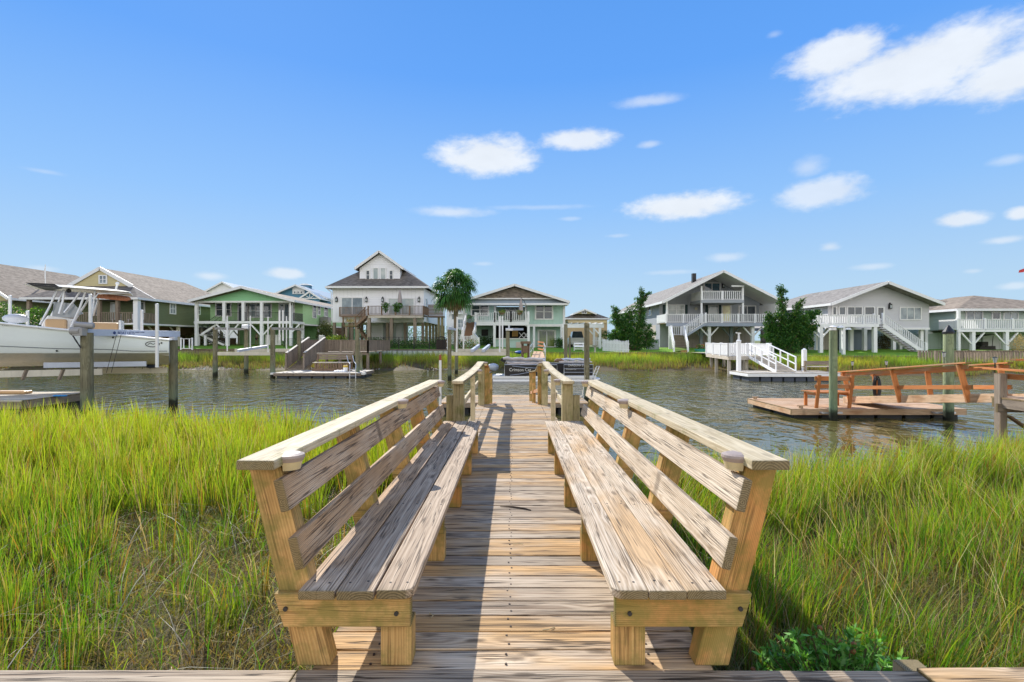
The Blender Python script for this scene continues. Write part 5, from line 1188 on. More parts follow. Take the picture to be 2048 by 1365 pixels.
def wside(root, X, px0, px1, py0, py1, face, cols=1, rows=2, **k):
    d0 = X * F / (px0 - CX); d1 = X * F / (px1 - CX); dm = (d0 + d1) / 2
    return window(root, 'x', X, d0, d1, PZ(py1, dm), PZ(py0, dm), face, cols, rows, **k)
def gable_roof(root, mat, xc, hw, y0, y1, ze, zr, th=.16, hipf=0, hipb=0, hw2=None, trim=True, name='roof', soffit=None):
    """ridge along y. hipf/hipb run of hip at the front/back"""
    hl = hw; hr = hw2 or hw; m = MB()
    L0, L1 = (xc - hl, y0, ze), (xc - hl, y1, ze); R0, R1 = (xc + hr, y0, ze), (xc + hr, y1, ze); A0, A1 = (xc, y0 + hipf, zr), (xc, y1 - hipb, zr)
    d = lambda p: (p[0], p[1], p[2] - th)
    top = [L0, L1, A1, A0, R0, R1]; vs = top + [d(p) for p in top]
    fs = [(0, 3, 2, 1), (4, 5, 2, 3), (6, 7, 8, 9), (10, 9, 8, 11), (0, 1, 7, 6), (5, 4, 10, 11)]
    fs += [(0, 4, 3), (6, 9, 10)] if hipf else []
    fs += [(1, 2, 5), (7, 11, 8)] if hipb else []
    fs += [(0, 6, 9, 3), (3, 9, 10, 4)] if not hipf else [(0, 6, 10, 4)]
    fs += [(1, 2, 8, 7), (2, 5, 11, 8)] if not hipb else [(1, 5, 11, 7)]
    m.raw(vs, fs); r = m.build(name, mat, root)
    if trim:
        m = MB()
        if not hipf:
            for e in (L0, R0): m.beam(V(e) + V((0, -.03, -th * .55)), V(A0) + V((0, -.03, -th * .55)), .06, .26, up=(0, 0, 1))
        else: m.beam(V(L0) + V((0, -.03, -th * .5)), V(R0) + V((0, -.03, -th * .5)), .06, .22)
        for a, b in ((L0, L1), (R0, R1)):
            s = -1 if a[0] < xc else 1; m.beam(V(a) + V((s * .03, 0, -th * .5)), V(b) + V((s * .03, 0, -th * .5)), .06, .22)
        m.build('fascia', M['trim'], r)
    return r
def gable_wall(root, mat, xc, hw, y, z0, ze, zr, th=.15, name='gable'):
    m = MB(); m.prism([(xc - hw, y, z0), (xc + hw, y, z0), (xc + hw, y, ze), (xc, y, zr), (xc - hw, y, ze)] if ze > z0 + .01 else [(xc - hw, y, z0), (xc + hw, y, z0), (xc, y, zr)], (0, th, 0)); return m.build(name, mat, root)
def bxp(root, name, mat, x0, x1, y0, y1, z0, z1, bevel=0): m = MB(); m.box(x0, x1, y0, y1, z0, z1); return m.build(name, mat, root, bevel=bevel)
def post(root, mat, x, y, z0, z1, w=.25, brace=None, name='post', bl=.9):
    bxp(root, name, mat, x - w / 2, x + w / 2, y - w / 2, y + w / 2, z0, z1)
    if brace:
        for s in brace: m = MB(); m.beam((x + s * (w / 2 - .02), y, z1 - bl), (x + s * (w / 2 + bl * .85), y, z1 - .05), .12, .14, up=(0, 1, 0)); m.build('brace', mat, root)
def lamp(root, px, py, D):
    x, z = PX(px, D), PZ(py, D); m = MB(); m.box(x - .12, x + .12, D - .2, D - .0, z - .25, z + .22); m.box(x - .05, x + .05, D - .1, D, z + .2, z + .34); l = m.build('wall_lamp', M['black'], root); m = MB(); m.box(x - .08, x + .08, D - .225, D - .19, z - .18, z + .10); m.build('lamp_glass', M['glassl'], l)

# ---- A0: far left, only the roof shows
h = empty('stilt_house', (-54, 58, .7), 'far left house whose tan roof shows above the boat and bushes', 'house')
gable_roof(h, R_['tan'], -54.2, 5.9, 49, 70, 5.5, 9.5, hipb=6.5); bxp(h, 'wall', S['olive'], -59, -49, 50, 69.5, 3.0, 5.3); gable_wall(h, S['cream'], -54.2, 5.4, 50, 5.3, 5.3, 9.1)
for x in (-58.5, -54, -49.5): post(h, M['white'], x, 50.5, .6, 3.0, .25)
m = MB(); m.cyl((PX(90, 56), 56, 8.2), (PX(90, 56), 56, 9.4), .06, n=8); m.build('vent_pipe', M['pvc'], h)
# ---- A: olive green house
h = empty('stilt_house', (-40.2, 56, .8), 'olive green stilt house with cream gable and long tan roof behind the fishing boat', 'house')
gable_roof(h, R_['tan'], -40.2, 5.4, 49.8, 69.0, 5.42, 8.50, hipb=6.4)
# porch hip roof in front
m = MB(); m.raw([(-45.7, 47.4, 5.40), (-34.75, 47.4, 5.40), (-34.8, 49.9, 5.43), (-37.0, 49.9, 6.72), (-43.3, 49.9, 6.72), (-45.6, 49.9, 5.43)], [(0, 1, 3, 4), (1, 2, 3), (0, 4, 5)]); m.raw([(-45.7, 47.4, 5.26), (-34.75, 47.4, 5.26), (-34.8, 49.9, 5.26), (-45.6, 49.9, 5.26)], [(0, 1, 2, 3)]); pr = m.build('porch_roof', R_['brown'], h)
m = MB(); m.beam((-45.7, 47.38, 5.32), (-34.72, 47.38, 5.32), .06, .2); m.beam((-34.72, 47.38, 5.32), (-34.72, 49.9, 5.32), .06, .2); m.build('fascia', M['trim'], pr)
gable_wall(h, S['cream'], -40.15, 3.05, 49.86, 6.72, 6.72, 8.42, .1); m = MB(); m.beam((-43.3, 49.8, 6.78), (-40.2, 49.8, 8.52), .1, .18); m.beam((-37.0, 49.8, 6.78), (-40.2, 49.8, 8.52), .1, .18); m.build('gable_trim', M['trim'], h)
wpx(h, 49.86, 198.5, 214.5, 550.5, 568.5, 2, 2, glass=M['glassb'])
bxp(h, 'wall', S['olive'], -45.2, -35.2, 50.5, 68.5, 3.05, 5.4)
bxp(h, 'floor_slab', M['trim'], -45.4, -35.0, 47.6, 68.6, 2.9, 3.05)
for px in (58.6, 199, 235.6): x = PX(px, 47.8); post(h, W['grey'], x, 47.8, 2.9, 5.3, .28)
for px in (274, ): x = PX(px, 47.8); post(h, M['white'], x, 47.8, .6, 5.3, .42)
rail_part(h, W['grey'], (-45.2, 47.8, 3.05), (-40.9, 47.8, 3.05), h=1.0, sp=.13, pk=.08); rail_part(h, W['grey'], (-40.8, 47.8, 3.05), (-35.3, 47.8, 3.05), h=1.0, sp=.21, pk=.065); rail_part(h, W['grey'], (-35.3, 47.8, 3.05), (-35.2, 50.4, 3.05), h=1.0, sp=.21, pk=.065)
wpx(h, 50.5, 222, 238, 605, 640, 1, 1, glass=M['glassl'], name='door'); wpx(h, 50.5, 276, 290, 604, 640, 1, 1, glass=M['glassb'], name='door'); wpx(h, 50.5, 186, 200, 605, 632, 1, 2, glass=M['glassb'])
wside(h, -35.2, 339, 351, 607, 629, 1, 2, 2, glass=M['glassl']); wside(h, -35.2, 394, 400, 612, 630, 1, 1, 2)
for y in (50.8, 54, 58, 62, 66): post(h, M['cream'], -35.3, y, .6, 2.9, .25, (-1,))
for x in (-45, -41.7, -38.5): post(h, M['cream'], x, 47.9, .6, 2.9, .25, (-1, 1))
bxp(h, 'storage_room', m_paint('brown_storage_wall', (.22, .14, .08, 1), .7), -44, -37, 53, 62, .6, 2.9)
for x in (-37.9, -36.4):
    e = empty('patio_chair', (x, 48.9, 3.05), ('left' if x < -37 else 'right') + ' white chair on the porch of the olive green house', 'chair', 'white porch chairs')
    m = MB(); m.box(x - .25, x + .25, 48.7, 49.2, 3.42, 3.47); m.build('seat', M['white'], e); m = MB(); m.box(x - .25, x + .25, 49.16, 49.2, 3.47, 3.98); m.build('backrest', M['white'], e)
    for a in (-.22, .22):
        for b in (48.73, 49.17): m = MB(); m.box(x + a - .02, x + a + .02, b - .02, b + .02, 3.05, 3.42); m.build('leg', M['white'], e)
# ---- B: light green house
h = empty('stilt_house', (-28.4, 62, .9), 'bright light green stilt house with white posts and black porch railing', 'house')
gable_roof(h, R_['tan'], -28.3, 5.55, 53.3, 79, 5.60, 7.06, .15); gable_wall(h, S['green2'], -28.3, 4.7, 54.1, 5.62, 5.62, 6.80, .1)
bxp(h, 'header_beam', M['trim'], -33.6, -22.9, 53.95, 54.2, 5.42, 5.60)
bxp(h, 'wall', S['green'], -33.7, -23.4, 57, 78, 3.3, 5.45)
gable_wall(h, S['green'], -28.3, 5.1, 57.02, 5.45, 5.45, 6.8)
bxp(h, 'porch_floor', M['trim'], -33.6, -23.2, 53.9, 57.0, 3.20, 3.46); bxp(h, 'skirt', M['trim'], -33.65, -23.32, 57.05, 78, 3.14, 3.3)
for px in (393.4, 448.7, 487, 523.7, 582): x = PX(px, 54); post(h, M['white'], x, 54, 3.46 if px in (448.7, 487) else .85, 5.45, .28)
for x in (PX(455, 54), PX(523.7, 54), ): post(h, M['white'], x, 54.02, .85, 3.2, .3, (-1, 1), bl=1.2)
for x in (PX(582, 54), PX(393.4, 54)): post(h, M['white'], x, 54.03, 2.2, 3.2, .26, (1,) if x > -25 else None)
for y in (57.2, 62, 68): post(h, M['white'], -23.5, y, .9, 3.2, .26, None)
m = MB(); m.beam((-23.5, 56.9, 2.3), (-23.5, 55.9, 3.15), .12, .14); m.build('brace', M['white'], h)
rail_part(h, M['black'], (PX(455, 54), 54, 3.46), (PX(582, 54), 54, 3.46), h=.92, sp=.13, pk=.025, rail=.05, rt=.04); rail_part(h, M['black'], (-23.35, 54.1, 3.46), (-23.35, 56.9, 3.46), h=.92, sp=.11, pk=.025, rail=.05)
wpx(h, 57, 431.5, 463, 606, 633.5, 2, 2, glass=M['glass']); wpx(h, 57, 476, 497, 606.5, 645, 2, 1, name='door'); wpx(h, 57, 496.5, 543.5, 606.5, 636, 3, 2, glass=M['glassb']); wpx(h, 57, 558, 589, 606.5, 645, 3, 1, glass=M['glassb'], name='door', fw=.14)
for a in ((624.6, 632, 610, 637), (634.5, 640, 611.5, 631), (647.5, 655, 614, 634)): wside(h, -23.4, *a, 1, 1, 2)
bxp(h, 'storage_room', S['greenpan'], -32.0, -26.0, 60, 74, .85, 3.2); bxp(h, 'storage_room', S['greenpan'], -26.0, -23.6, 63, 78, .85, 3.2)
stairs(h, (PX(447, 55), 54.8, 3.46), (PX(411, 55), 54.8, 2.10), 1.0, 7, M['dark'], M['white'], M['black'], 'y', .9, rk=dict(pk=.025, rail=.05, sp=.16))
bxp(h, 'landing', M['white'], PX(395, 54.8), PX(412, 54.8), 54.3, 55.9, 1.95, 2.10); rail_part(h, M['black'], (PX(395, 54.8), 54.3, 2.1), (PX(411, 54.8), 54.3, 2.1), h=.9, pk=.03, rail=.05)
for px in (397, 411): post(h, M['white'], PX(px, 54.4), 54.4, .9, 1.95, .2)
stairs(h, (PX(413, 56), 55.6, 2.10), (PX(458, 56), 55.6, .95), 1.0, 7, M['dark'], M['white'], M['black'], 'y', .9, rk=dict(pk=.025, rail=.05, sp=.16))
MB().box(-33.0, -31.9, 57.5, 59, .9, 1.7).build('crate_stack', W['brown'], None, 'brown crate under the landing of the light green house', 'crate')
m = MB(); m.tube([(-22.9, 53.3, 5.5), (-23.15, 53.5, 5.3), (-23.3, 53.9, 5.1), (-23.3, 53.9, 2.9)], .05, 6); m.build('downpipe', M['black'], h)
e = empty('air_conditioner', (-22.7, 62.5, 3.2), 'grey air conditioner on a bracket beside the light green house', 'air conditioner'); bxp(e, 'casing', m_paint('grey_ac', (.30, .29, .27, 1), .5), -23.3, -22.3, 61.8, 62.8, 3.25, 4.25, .03); bxp(e, 'platform', W['grey'], -23.4, -22.1, 61.6, 63, 3.1, 3.24); m = MB(); m.cyl((-22.8, 62.3, 4.25), (-22.8, 62.3, 4.29), .38, n=12); m.build('fan_grille', M['black'], e)
# person under the green house
def person(x, y, z, H, label, skin=(.42, .26, .18, 1), top=(.55, .57, .60, 1), bot=(.03, .035, .05, 1)):
    k = H / 1.7; r = empty('person', (x, y, z), label, 'person')
    vs = [(0, 0, .95), (0, 0, 1.15), (0, 0, 1.38), (0, 0, 1.5), (0, -.01, 1.6), (.10, 0, .90), (.12, -.02, .50), (.13, .02, .08), (.13, -.10, .04), (-.10, 0, .90), (-.14, -.02, .50), (-.17, .02, .08), (-.17, -.10, .04),
          (.19, 0, 1.38), (.33, .02, 1.14), (.16, -.06, 1.02), (-.19, 0, 1.38), (-.33, .02, 1.14), (-.16, -.06, 1.02)]
    ed = [(0, 1), (1, 2), (2, 3), (3, 4), (0, 5), (5, 6), (6, 7), (7, 8), (0, 9), (9, 10), (10, 11), (11, 12), (2, 13), (13, 14), (14, 15), (2, 16), (16, 17), (17, 18)]
    rad = [.14, .13, .16, .065, .06, .095, .065, .045, .04, .095, .065, .045, .04, .065, .042, .032, .065, .042, .032]
    def skinmesh(name, idx, mat, grow=1.0):
        mp_ = {v: i for i, v in enumerate(idx)}; me = bpy.data.meshes.new(name); me.from_pydata([(vs[i][0] * k, vs[i][1] * k, vs[i][2] * k) for i in idx], [(mp_[a], mp_[b]) for a, b in ed if a in mp_ and b in mp_], [])
        o = bpy.data.objects.new(name, me); COL.objects.link(o); o.parent = r; me.materials.append(mat)
        md = o.modifiers.new('skin', 'SKIN'); 
        for i, v in enumerate(idx): me.skin_vertices[0].data[i].radius = (rad[v] * k * grow, rad[v] * k * grow * .85)
        me.skin_vertices[0].data[0].use_root = True
        s_ = o.modifiers.new('sub', 'SUBSURF'); s_.levels = 1; s_.render_levels = 1; return o
    mk = lambda n_, c: m_paint(n_, c, .7)
    for n_, idx, c, g_ in (('body', list(range(19)), skin, 1.0), ('shirt', [1, 2, 13, 16], top, 1.22), ('shorts', [0, 5, 9], bot, 1.25)):
        me_ = skinmesh.__defaults__
        try: skinmesh(n_, idx, mk('person_' + n_, c), g_)
        except Exception:
            pass
    m = MB(); m.ball((x, y - .01, z + 1.60 * k), .105 * k, 12, 8, (.85, .95, 1.15)); m.ball((x, y - .12 * k, z + 1.59 * k), .018 * k, 6, 4); hd = m.build('head', mk('person_face', skin), r, smooth=True)
    m = MB(); m.ball((x, y + .03 * k, z + 1.65 * k), .108 * k, 12, 8, (.95, .9, 1.0)); m.build('hair', mk('person_hair', (.06, .04, .025, 1)), r, smooth=True)
    return r
person(PX(513.5, 58), 58.0, .95, 1.35 * .95, 'person in pale grey shirt and dark shorts under the light green house')
# things below green house
for k in range(5):
    px = 531 + k * 6.3; D = 56; MB().box(PX(px, D), PX(px + 5.2, D), D, D + .08, .92, PZ(670, D)).build('lattice_screen', M['white'], None, ('leftmost', 'second', 'middle', 'fourth', 'rightmost')[k] + ' of the white slatted panels under the light green house', 'panel', 'white panels under the green house')
def iron_fence(px0, px1, D0, D1, zb, hgt, label):
    e = empty('iron_fence', ((PX(px0, D0) + PX(px1, D1)) / 2, (D0 + D1) / 2, zb), label, 'fence'); rail_part(e, M['black'], (PX(px0, D0), D0, zb), (PX(px1, D1), D1, zb), h=hgt, sp=.13, pk=.022, rail=.03, rt=.03, post=.06, npost=max(3, int(abs(px1 - px0) / 25)), ph=0, name='rail_panel'); return e
iron_fence(568, 646, 52, 52, .62, 1.0, 'black iron fence in front of the light green house'); iron_fence(737, 889, 48.4, 48.4, .5, 1.25, 'black iron fence in front of the white house')
e = empty('electric_box', (PX(643, 49), 49, .6), 'pale grey utility box beside the brown pier', 'utility box'); bxp(e, 'cabinet', m_paint('pale_grey_box', (.5, .5, .48, 1), .5), PX(639, 49), PX(648, 49), 48.8, 49.2, 1.15, PZ(671, 49), .02); bxp(e, 'post', W['grey'], PX(642, 49), PX(645, 49), 48.9, 49.1, .5, 1.15)

# ---- houses far behind
h = empty('house', (PX(615, 92), 95, 1), 'distant blue house with white cupola behind the light green house', 'house')
xc = PX(595, 92); gable_roof(h, R_['blue'], xc, 5.8, 91, 112, PZ(597, 92), PZ(570, 92), .3); gable_wall(h, S['blue'], xc, 5.2, 91.8, 2, PZ(597, 92), PZ(572, 92)); bxp(h, 'wall', S['blue'], xc - 5.2, xc + 5.2, 92.2, 110, 1, PZ(597, 92))
bxp(h, 'gable_panel', M['trim'], PX(585, 91.7), PX(609, 91.7), 91.66, 91.8, PZ(589, 92), PZ(574, 92)); 
for a in (588, 595, 602): wpx(h, 91.6, a - 1, a + 4.2, 582.5, 588, 1, 1, fw=.08)
c_ = empty('x', (0, 0, 0), None, None); bpy.data.objects.remove(c_)
xq = PX(614, 98); bxp(h, 'cupola', S['blue'], xq - .75, xq + .75, 97, 98.5, PZ(585, 98), PZ(572, 98)); m = MB(); m.prism([(xq - 1.1, 96.8, PZ(572, 98)), (xq + 1.1, 96.8, PZ(572, 98)), (xq + .5, 96.8, PZ(569, 98)), (xq - .5, 96.8, PZ(569, 98))], (0, 1.9, 0)); m.build('cupola_roof', M['trim'], h)
xd = PX(628, 90); gable_roof(h, R_['blue'], xd, 1.9, 88, 93, PZ(599, 90), PZ(585, 90), .2); gable_wall(h, S['blue'], xd, 1.6, 88.3, PZ(606, 90), PZ(599, 90), PZ(587, 90)); m = MB()
for a in (-1, 0, 1): m.beam((xd, 88.15, PZ(599, 90)), (xd + a * .9, 88.15, PZ(589 + abs(a) * 3, 90)), .1, .14, up=(0, 1, 0))
m.beam((xd - 1.7, 88.15, PZ(599, 90)), (xd + 1.7, 88.15, PZ(599, 90)), .1, .16); m.build('truss', M['trim'], h)
h = empty('house', (PX(470, 92), 98, 1), 'distant pale house with metal roof peeking over the light green roof', 'house'); xc = PX(457, 90)
gable_roof(h, R_['blue'], xc, 3.6, 88, 104, PZ(588, 90), PZ(566, 90), .2); gable_wall(h, M['white'], xc, 3.2, 88.4, 1, PZ(588, 90), PZ(568, 90)); bxp(h, 'wall', M['white'], xc - 3.2, xc + 3.2, 89, 103, 1, PZ(588, 90))
bxp(h, 'side_wing', R_['blue'], PX(412, 90), PX(436, 90), 89, 95, 1, PZ(586, 90))
h = empty('house', (PX(1170, 92), 98, .8), 'distant beige house with brown hip roof between the teal and grey houses', 'house'); xc = PX(1170, 92)
gable_roof(h, R_['brown'], xc, 4.1, 90, 104, PZ(638, 92), PZ(620, 92) , .2, hipf=1.5, hipb=4); bxp(h, 'wall', m_paint('beige_wall', (.56, .42, .24, 1), .7), xc - 3.8, xc + 3.8, 91, 103, .5, PZ(638, 92))
xg = PX(1169, 90); gable_roof(h, R_['brown'], xg, 2.0, 89.4, 94, PZ(628, 90), PZ(619, 90), .12); gable_wall(h, S['cream'], xg, 1.7, 89.8, PZ(628.5, 90), PZ(628.4, 90), PZ(620, 90)); wpx(h, 89.75, 1163.5, 1173.5, 622.5, 628, 2, 1, fw=.08)
h = empty('house', (PX(905, 84), 90, .8), 'white house with stacked balconies behind the palm tree', 'house')
bxp(h, 'wall', S['whitelap'], PX(893, 84), PX(935, 84), 84, 95, .6, PZ(590, 84)); 
for a, b in ((618, 626), (650, 658)): rail_part(h, M['trim'], (PX(900, 83), 83.4, PZ(b, 83)), (PX(932, 83), 83.4, PZ(b, 83)), h=.9, sp=.2, pk=.06); bxp(h, 'balcony_floor', M['trim'], PX(899, 83), PX(933, 83), 83.3, 84, PZ(b + 2.5, 83), PZ(b, 83))
for a, b in ((606, 624), (638, 656)): wpx(h, 84, 914, 930, a, b, 2, 1, glass=M['glassb'])
for a, b in ((625, 640),): wpx(h, 84, 903, 912, a, b, 1, 1, glass=M['glassb'])

# ---- C: white house
h = empty('stilt_house', (-15, 63, .9), 'white stilt house with big dormer, dark roof and brown front deck', 'house')
XL, XR = -20.1, -9.93; xm = -15.0
gable_roof(h, R_['brown'], xm, 5.65, 56.4, 76, 7.38, 11.3, .16, hipf=5.2, hipb=5.2)
bxp(h, 'wall', S['white'], XL, XR, 57, 75, 3.52, 7.26)
bxp(h, 'centre_panel', S['whitelap'], PX(740, 57), PX(765, 57), 56.97, 57.0, 4.1, 7.2)
gable_roof(h, R_['brown'], -15.0, 2.72, 57.3, 64.5, 9.52, 11.48, .12, name='dormer_roof'); m = MB(); m.prism([(-17.3, 57.75, 8.05), (-12.75, 57.75, 8.05), (-12.75, 57.75, 9.55), (-15.0, 57.75, 11.25), (-17.3, 57.75, 9.55)], (0, 4.2, 0)); m.build('dormer', S['whitelap'], h)
for a in ((731.5, 740.5, 540.5, 560.5, 1), (745.5, 757.5, 535.5, 560.5, 0), (760.5, 772.5, 535.5, 560.5, 0), (778, 787, 540.5, 560.5, 1)): wpx(h, 57.75, *a[:4], 1, 2 if a[4] else 1, glass=M['glass'] if a[4] else M['glassl'])
wpx(h, 57, 682, 727, 594.5, 631, 2, 1, glass=M['glassb'], fw=.12, name='sliding_door'); wpx(h, 57, 775.5, 829.5, 596, 632, 2, 1, glass=M['glassl'], fw=.12, name='sliding_door')
for px in (673.5, 733, 765.8, 838.2): lamp(h, px, 600, 57)
for a in ((850.5, 854, 597, 625), (866, 869, 600, 617), (873, 876, 601, 617)): wside(h, XR, *a, 1, 1, 2)
m = MB(); m.tube([(XL - .5, 56.5, 7.2), (XL - .1, 56.9, 6.8), (XL - .06, 56.95, 3.6)], .05, 6); m.build('downpipe', M['trim'], h)
dk = 4.10
x0, x1 = PX(736, 53.5), PX(846.5, 53.5)
bxp(h, 'deck_floor', W['brown'], x0, x1, 53.5, 56.98, dk - .06, dk); bxp(h, 'deck_beam', W['pale'], x0, x1, 53.45, 53.55, dk - .32, dk - .07)
rail_part(h, W['brown'], (x0, 53.52, dk), (x1, 53.52, dk), h=.95, sp=.14, pk=.045, post=.13, npost=5, ph=0, rail=.14); rail_part(h, W['brown'], (x1, 53.52, dk), (x1, 56.9, dk), h=.95, sp=.14, pk=.045, rail=.14)
rail_part(h, W['brown'], (PX(679, 56.2), 56.3, 4.18), (PX(728.5, 56.2), 56.3, 4.18), h=.92, sp=.13, pk=.045, post=.12, npost=2, ph=0, rail=.12)
bxp(h, 'balcony_ledge', W['brown'], PX(678, 56.2), PX(729, 56.2), 56.2, 56.98, 4.05, 4.18)
for px in (738, 783, 830): post(h, W['grey'], PX(px, 53.7), 53.7, .6, dk - .32, .32)
stairs(h, (PX(736, 54.2), 54.1, dk), (PX(715, 54.2), 54.1, 3.0), 1.1, 6, W['brown'], W['brown'], W['brown'], 'y', .9, rk=dict(sp=.16, rail=.12))
bxp(h, 'landing', W['brown'], PX(690, 54.2), PX(715.5, 54.2), 53.6, 55.2, 2.86, 3.0); rail_part(h, W['brown'], (PX(690, 54.2), 53.6, 3.0), (PX(714, 54.2), 53.6, 3.0), h=.9, sp=.14, rail=.12, post=.12, ph=0)
for px in (693, 713): post(h, W['grey'], PX(px, 53.8), 53.8, .6, 2.86, .22)
stairs(h, (PX(716, 55.2), 55.0, 3.0), (PX(745, 55.2), 55.0, .95), 1.0, 9, W['brown'], W['brown'], None, 'y')
for x in np.linspace(XL + .15, XR - .15, 6): post(h, W['grey'], float(x), 57.2, .6, 3.52, .28)
for y in (60, 62.5, 65, 67.5, 70, 72.5, 74.6): post(h, W['greypost'], XR - .2, y, .7, 3.52, .3); post(h, W['grey'], XL + .2, y, .7, 3.52, .3)
bxp(h, 'storage_room', S['whitelap'], PX(741, 61), PX(766, 61), 61, 68, .7, 3.52); bxp(h, 'storage_room', S['whitelap'], PX(792, 62), PX(803, 62), 62, 66, .7, 3.52)
bxp(h, 'brick_wall', brick, PX(668, 60), PX(690, 60), 60, 60.3, .7, 2.9)
bxp(h, 'skirt', M['trim'], XL - .02, XR + .02, 56.98, 57.1, 3.42, 3.60)
m = MB(); 
for z in np.arange(4.3, 5.45, .16): m.box(PX(856, 58.8), PX(886.5, 58.8), 58.75, 58.8, float(z), float(z) + .12)
m.box(PX(856, 58.8), PX(886.5, 58.8), 58.78, 60.2, 4.1, 4.25); m.build('utility_screen', W['brown'], h)
for px in (877, 884): post(h, W['greypost'], PX(px, 59), 59.2, .7, 4.1, .25)
def umbrella(px, D, pt, pb, label, arc=False):
    x = PX(px, D); zt, zb = PZ(pt, D), PZ(pb, D); e = empty('closed_umbrella', (x, D, zb - .9), label, 'umbrella')
    m = MB(); m.cyl((x, D, zb - .9), (x, D, zt), .025, n=6); m.build('pole', M['alu'], e); m = MB(); m.tube([(x, D, zt), (x, D, zt - .3), (x, D, (zt + zb) / 2), (x, D, zb + .1), (x, D, zb)], .2, 10, rs=[.03, .12, .19, .26, .14]); m.build('canopy', m_paint('taupe_umbrella_cloth', (.40, .34, .31, 1), .8), e, smooth=True)
    if arc: m = MB(); m.tube([(x, D, zt + .05), (x + .3, D, zt - .2), (x + .6, D, zt - .9), (x + .65, D, zb - .7)], .03, 6); m.build('arc_arm', M['black'], e)
umbrella(799.8, 54.6, 579, 608, 'tall closed taupe umbrella on the brown deck of the white house'); umbrella(1042, 53.6, 597, 624, 'closed taupe umbrella with curved black arm on the teal house balcony', True)

# ---- D: teal house
h = empty('stilt_house', (.2, 62, .7), 'pale teal house with cedar shake gable and white balcony in the centre', 'house')
XL, XR = PX(928, 56.5), PX(1128, 56.5); xc = PX(1029, 55)
gable_roof(h, R_['grey'], xc, 5.85, 54.6, 76, 5.62, 7.45, .16)
gable_wall(h, S['shake'], xc, 4.3, 55.2, 5.95, 5.96, 7.15, .1)
m = MB(); m.prism([(xc - 5.75, 54.8, 5.36), (xc + 5.75, 54.8, 5.36), (xc + 5.0, 55.4, 5.86), (xc - 5.0, 55.4, 5.86)], (0, .3, 0)); m.build('skirt_roof', R_['blue'], h); bxp(h, 'eave_band', M['trim'], xc - 5.8, xc + 5.8, 54.72, 54.82, 5.22, 5.42); bxp(h, 'gable_band', M['trim'], xc - 4.9, xc + 4.9, 55.1, 55.2, 5.86, 6.0); bxp(h, 'soffit', M['trim'], xc - 5.8, xc + 5.8, 54.8, 57, 5.24, 5.30)
xa, xb = PX(990, 56.5), PX(1052, 56.5)
bxp(h, 'wall', S['teal'], XL, xa, 56.5, 75, 3.2, 5.3); bxp(h, 'wall', S['teal'], xb, XR, 56.5, 75, 3.2, 5.3); bxp(h, 'recessed_wall', S['teal'], xa, xb, 59, 74, 3.2, 5.3)
for a in (xa, xb, XL, XR): bxp(h, 'corner_board', M['trim'], a - .13, a + .13, 56.44, 56.5, 3.0, 5.25)
wpx(h, 56.5, 942, 978, 607, 633, 2, 2, fw=.13); wpx(h, 56.5, 1070, 1106, 608, 640, 2, 2, fw=.13); wpx(h, 59, 1010, 1040, 615, 640, 3, 1, glass=M['glassb'], name='sliding_door')
bxp(h, 'floor_band', M['trim'], PX(953, 53.6), PX(1058, 53.6), 53.55, 53.7, 3.0, 3.42); bxp(h, 'balcony_floor', M['trim'], PX(953, 53.6), PX(1058, 53.6), 53.7, 56.5, 3.2, 3.34); bxp(h, 'floor_band', M['trim'], xb, XR + .1, 56.4, 56.48, 2.95, 3.22)
zf = 3.42
for a, b in ((951, 989), (990, 1022), (1022, 1057)): rail_part(h, M['white'], (PX(a, 53.6), 53.6, zf), (PX(b, 53.6), 53.6, zf), h=.9 if a < 980 else 1.0, sp=.21, pk=.065, post=.2, ph=.06)
for px in (989, 1057): post(h, M['white'], PX(px, 53.7), 53.7, .5, 3.0, .26)
for px in (1068, 1123): post(h, M['white'], PX(px, 55.5), 55.5, .5, 2.95, .24)
# lower level
bxp(h, 'lower_wall', S['teal'], PX(1060, 58), PX(1124, 58), 58, 70, .5, 3.2); wpx(h, 58, 1076, 1111, 660, 696, 2, 1, name='sliding_door', fw=.14, glass=m_glass('painted_garden_reflection_glass', (.03, .05, .015, 1), .06, (.16, .22, .05, 1)))  # green reflection of the garden is put into the door glass base colour
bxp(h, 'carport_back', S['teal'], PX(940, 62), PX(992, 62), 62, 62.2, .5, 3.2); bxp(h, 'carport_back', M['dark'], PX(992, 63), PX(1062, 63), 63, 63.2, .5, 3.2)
bxp(h, 'television', M['black'], PX(963, 61.9), PX(976, 61.9), 61.8, 61.95, 2.0, 2.75)
bxp(h, 'bar_counter', S['tealpan'], PX(990, 55), PX(1054, 55), 54.9, 55.5, .5, 1.55); bxp(h, 'counter_top', M['trim'], PX(989, 55), PX(1055, 55), 54.7, 55.7, 1.55, 1.66); bxp(h, 'wood_cupboard', m_paint('honey_cupboard', (.55, .30, .07, 1), .5), PX(1024, 60), PX(1036, 60), 60, 60.5, 1.9, 2.9)
bxp(h, 'counter_panel', m_paint('pale_pink_panel', (.6, .50, .44, 1), .6), PX(1032, 54.8), PX(1043, 54.8), 54.84, 54.9, .6, 1.25)
for a, b in ((1038, 1048), (1056, 1048)): m = MB(); m.beam((PX(a, 56), 56, 2.3), (PX(b, 56), 56, 1.7), .06, .1, up=(0, 1, 0)); m.beam((PX(a, 56), 56, 1.7), (PX(b, 56), 56, 2.3), .06, .1, up=(0, 1, 0)); m.build('lattice_brace', M['white'], h)
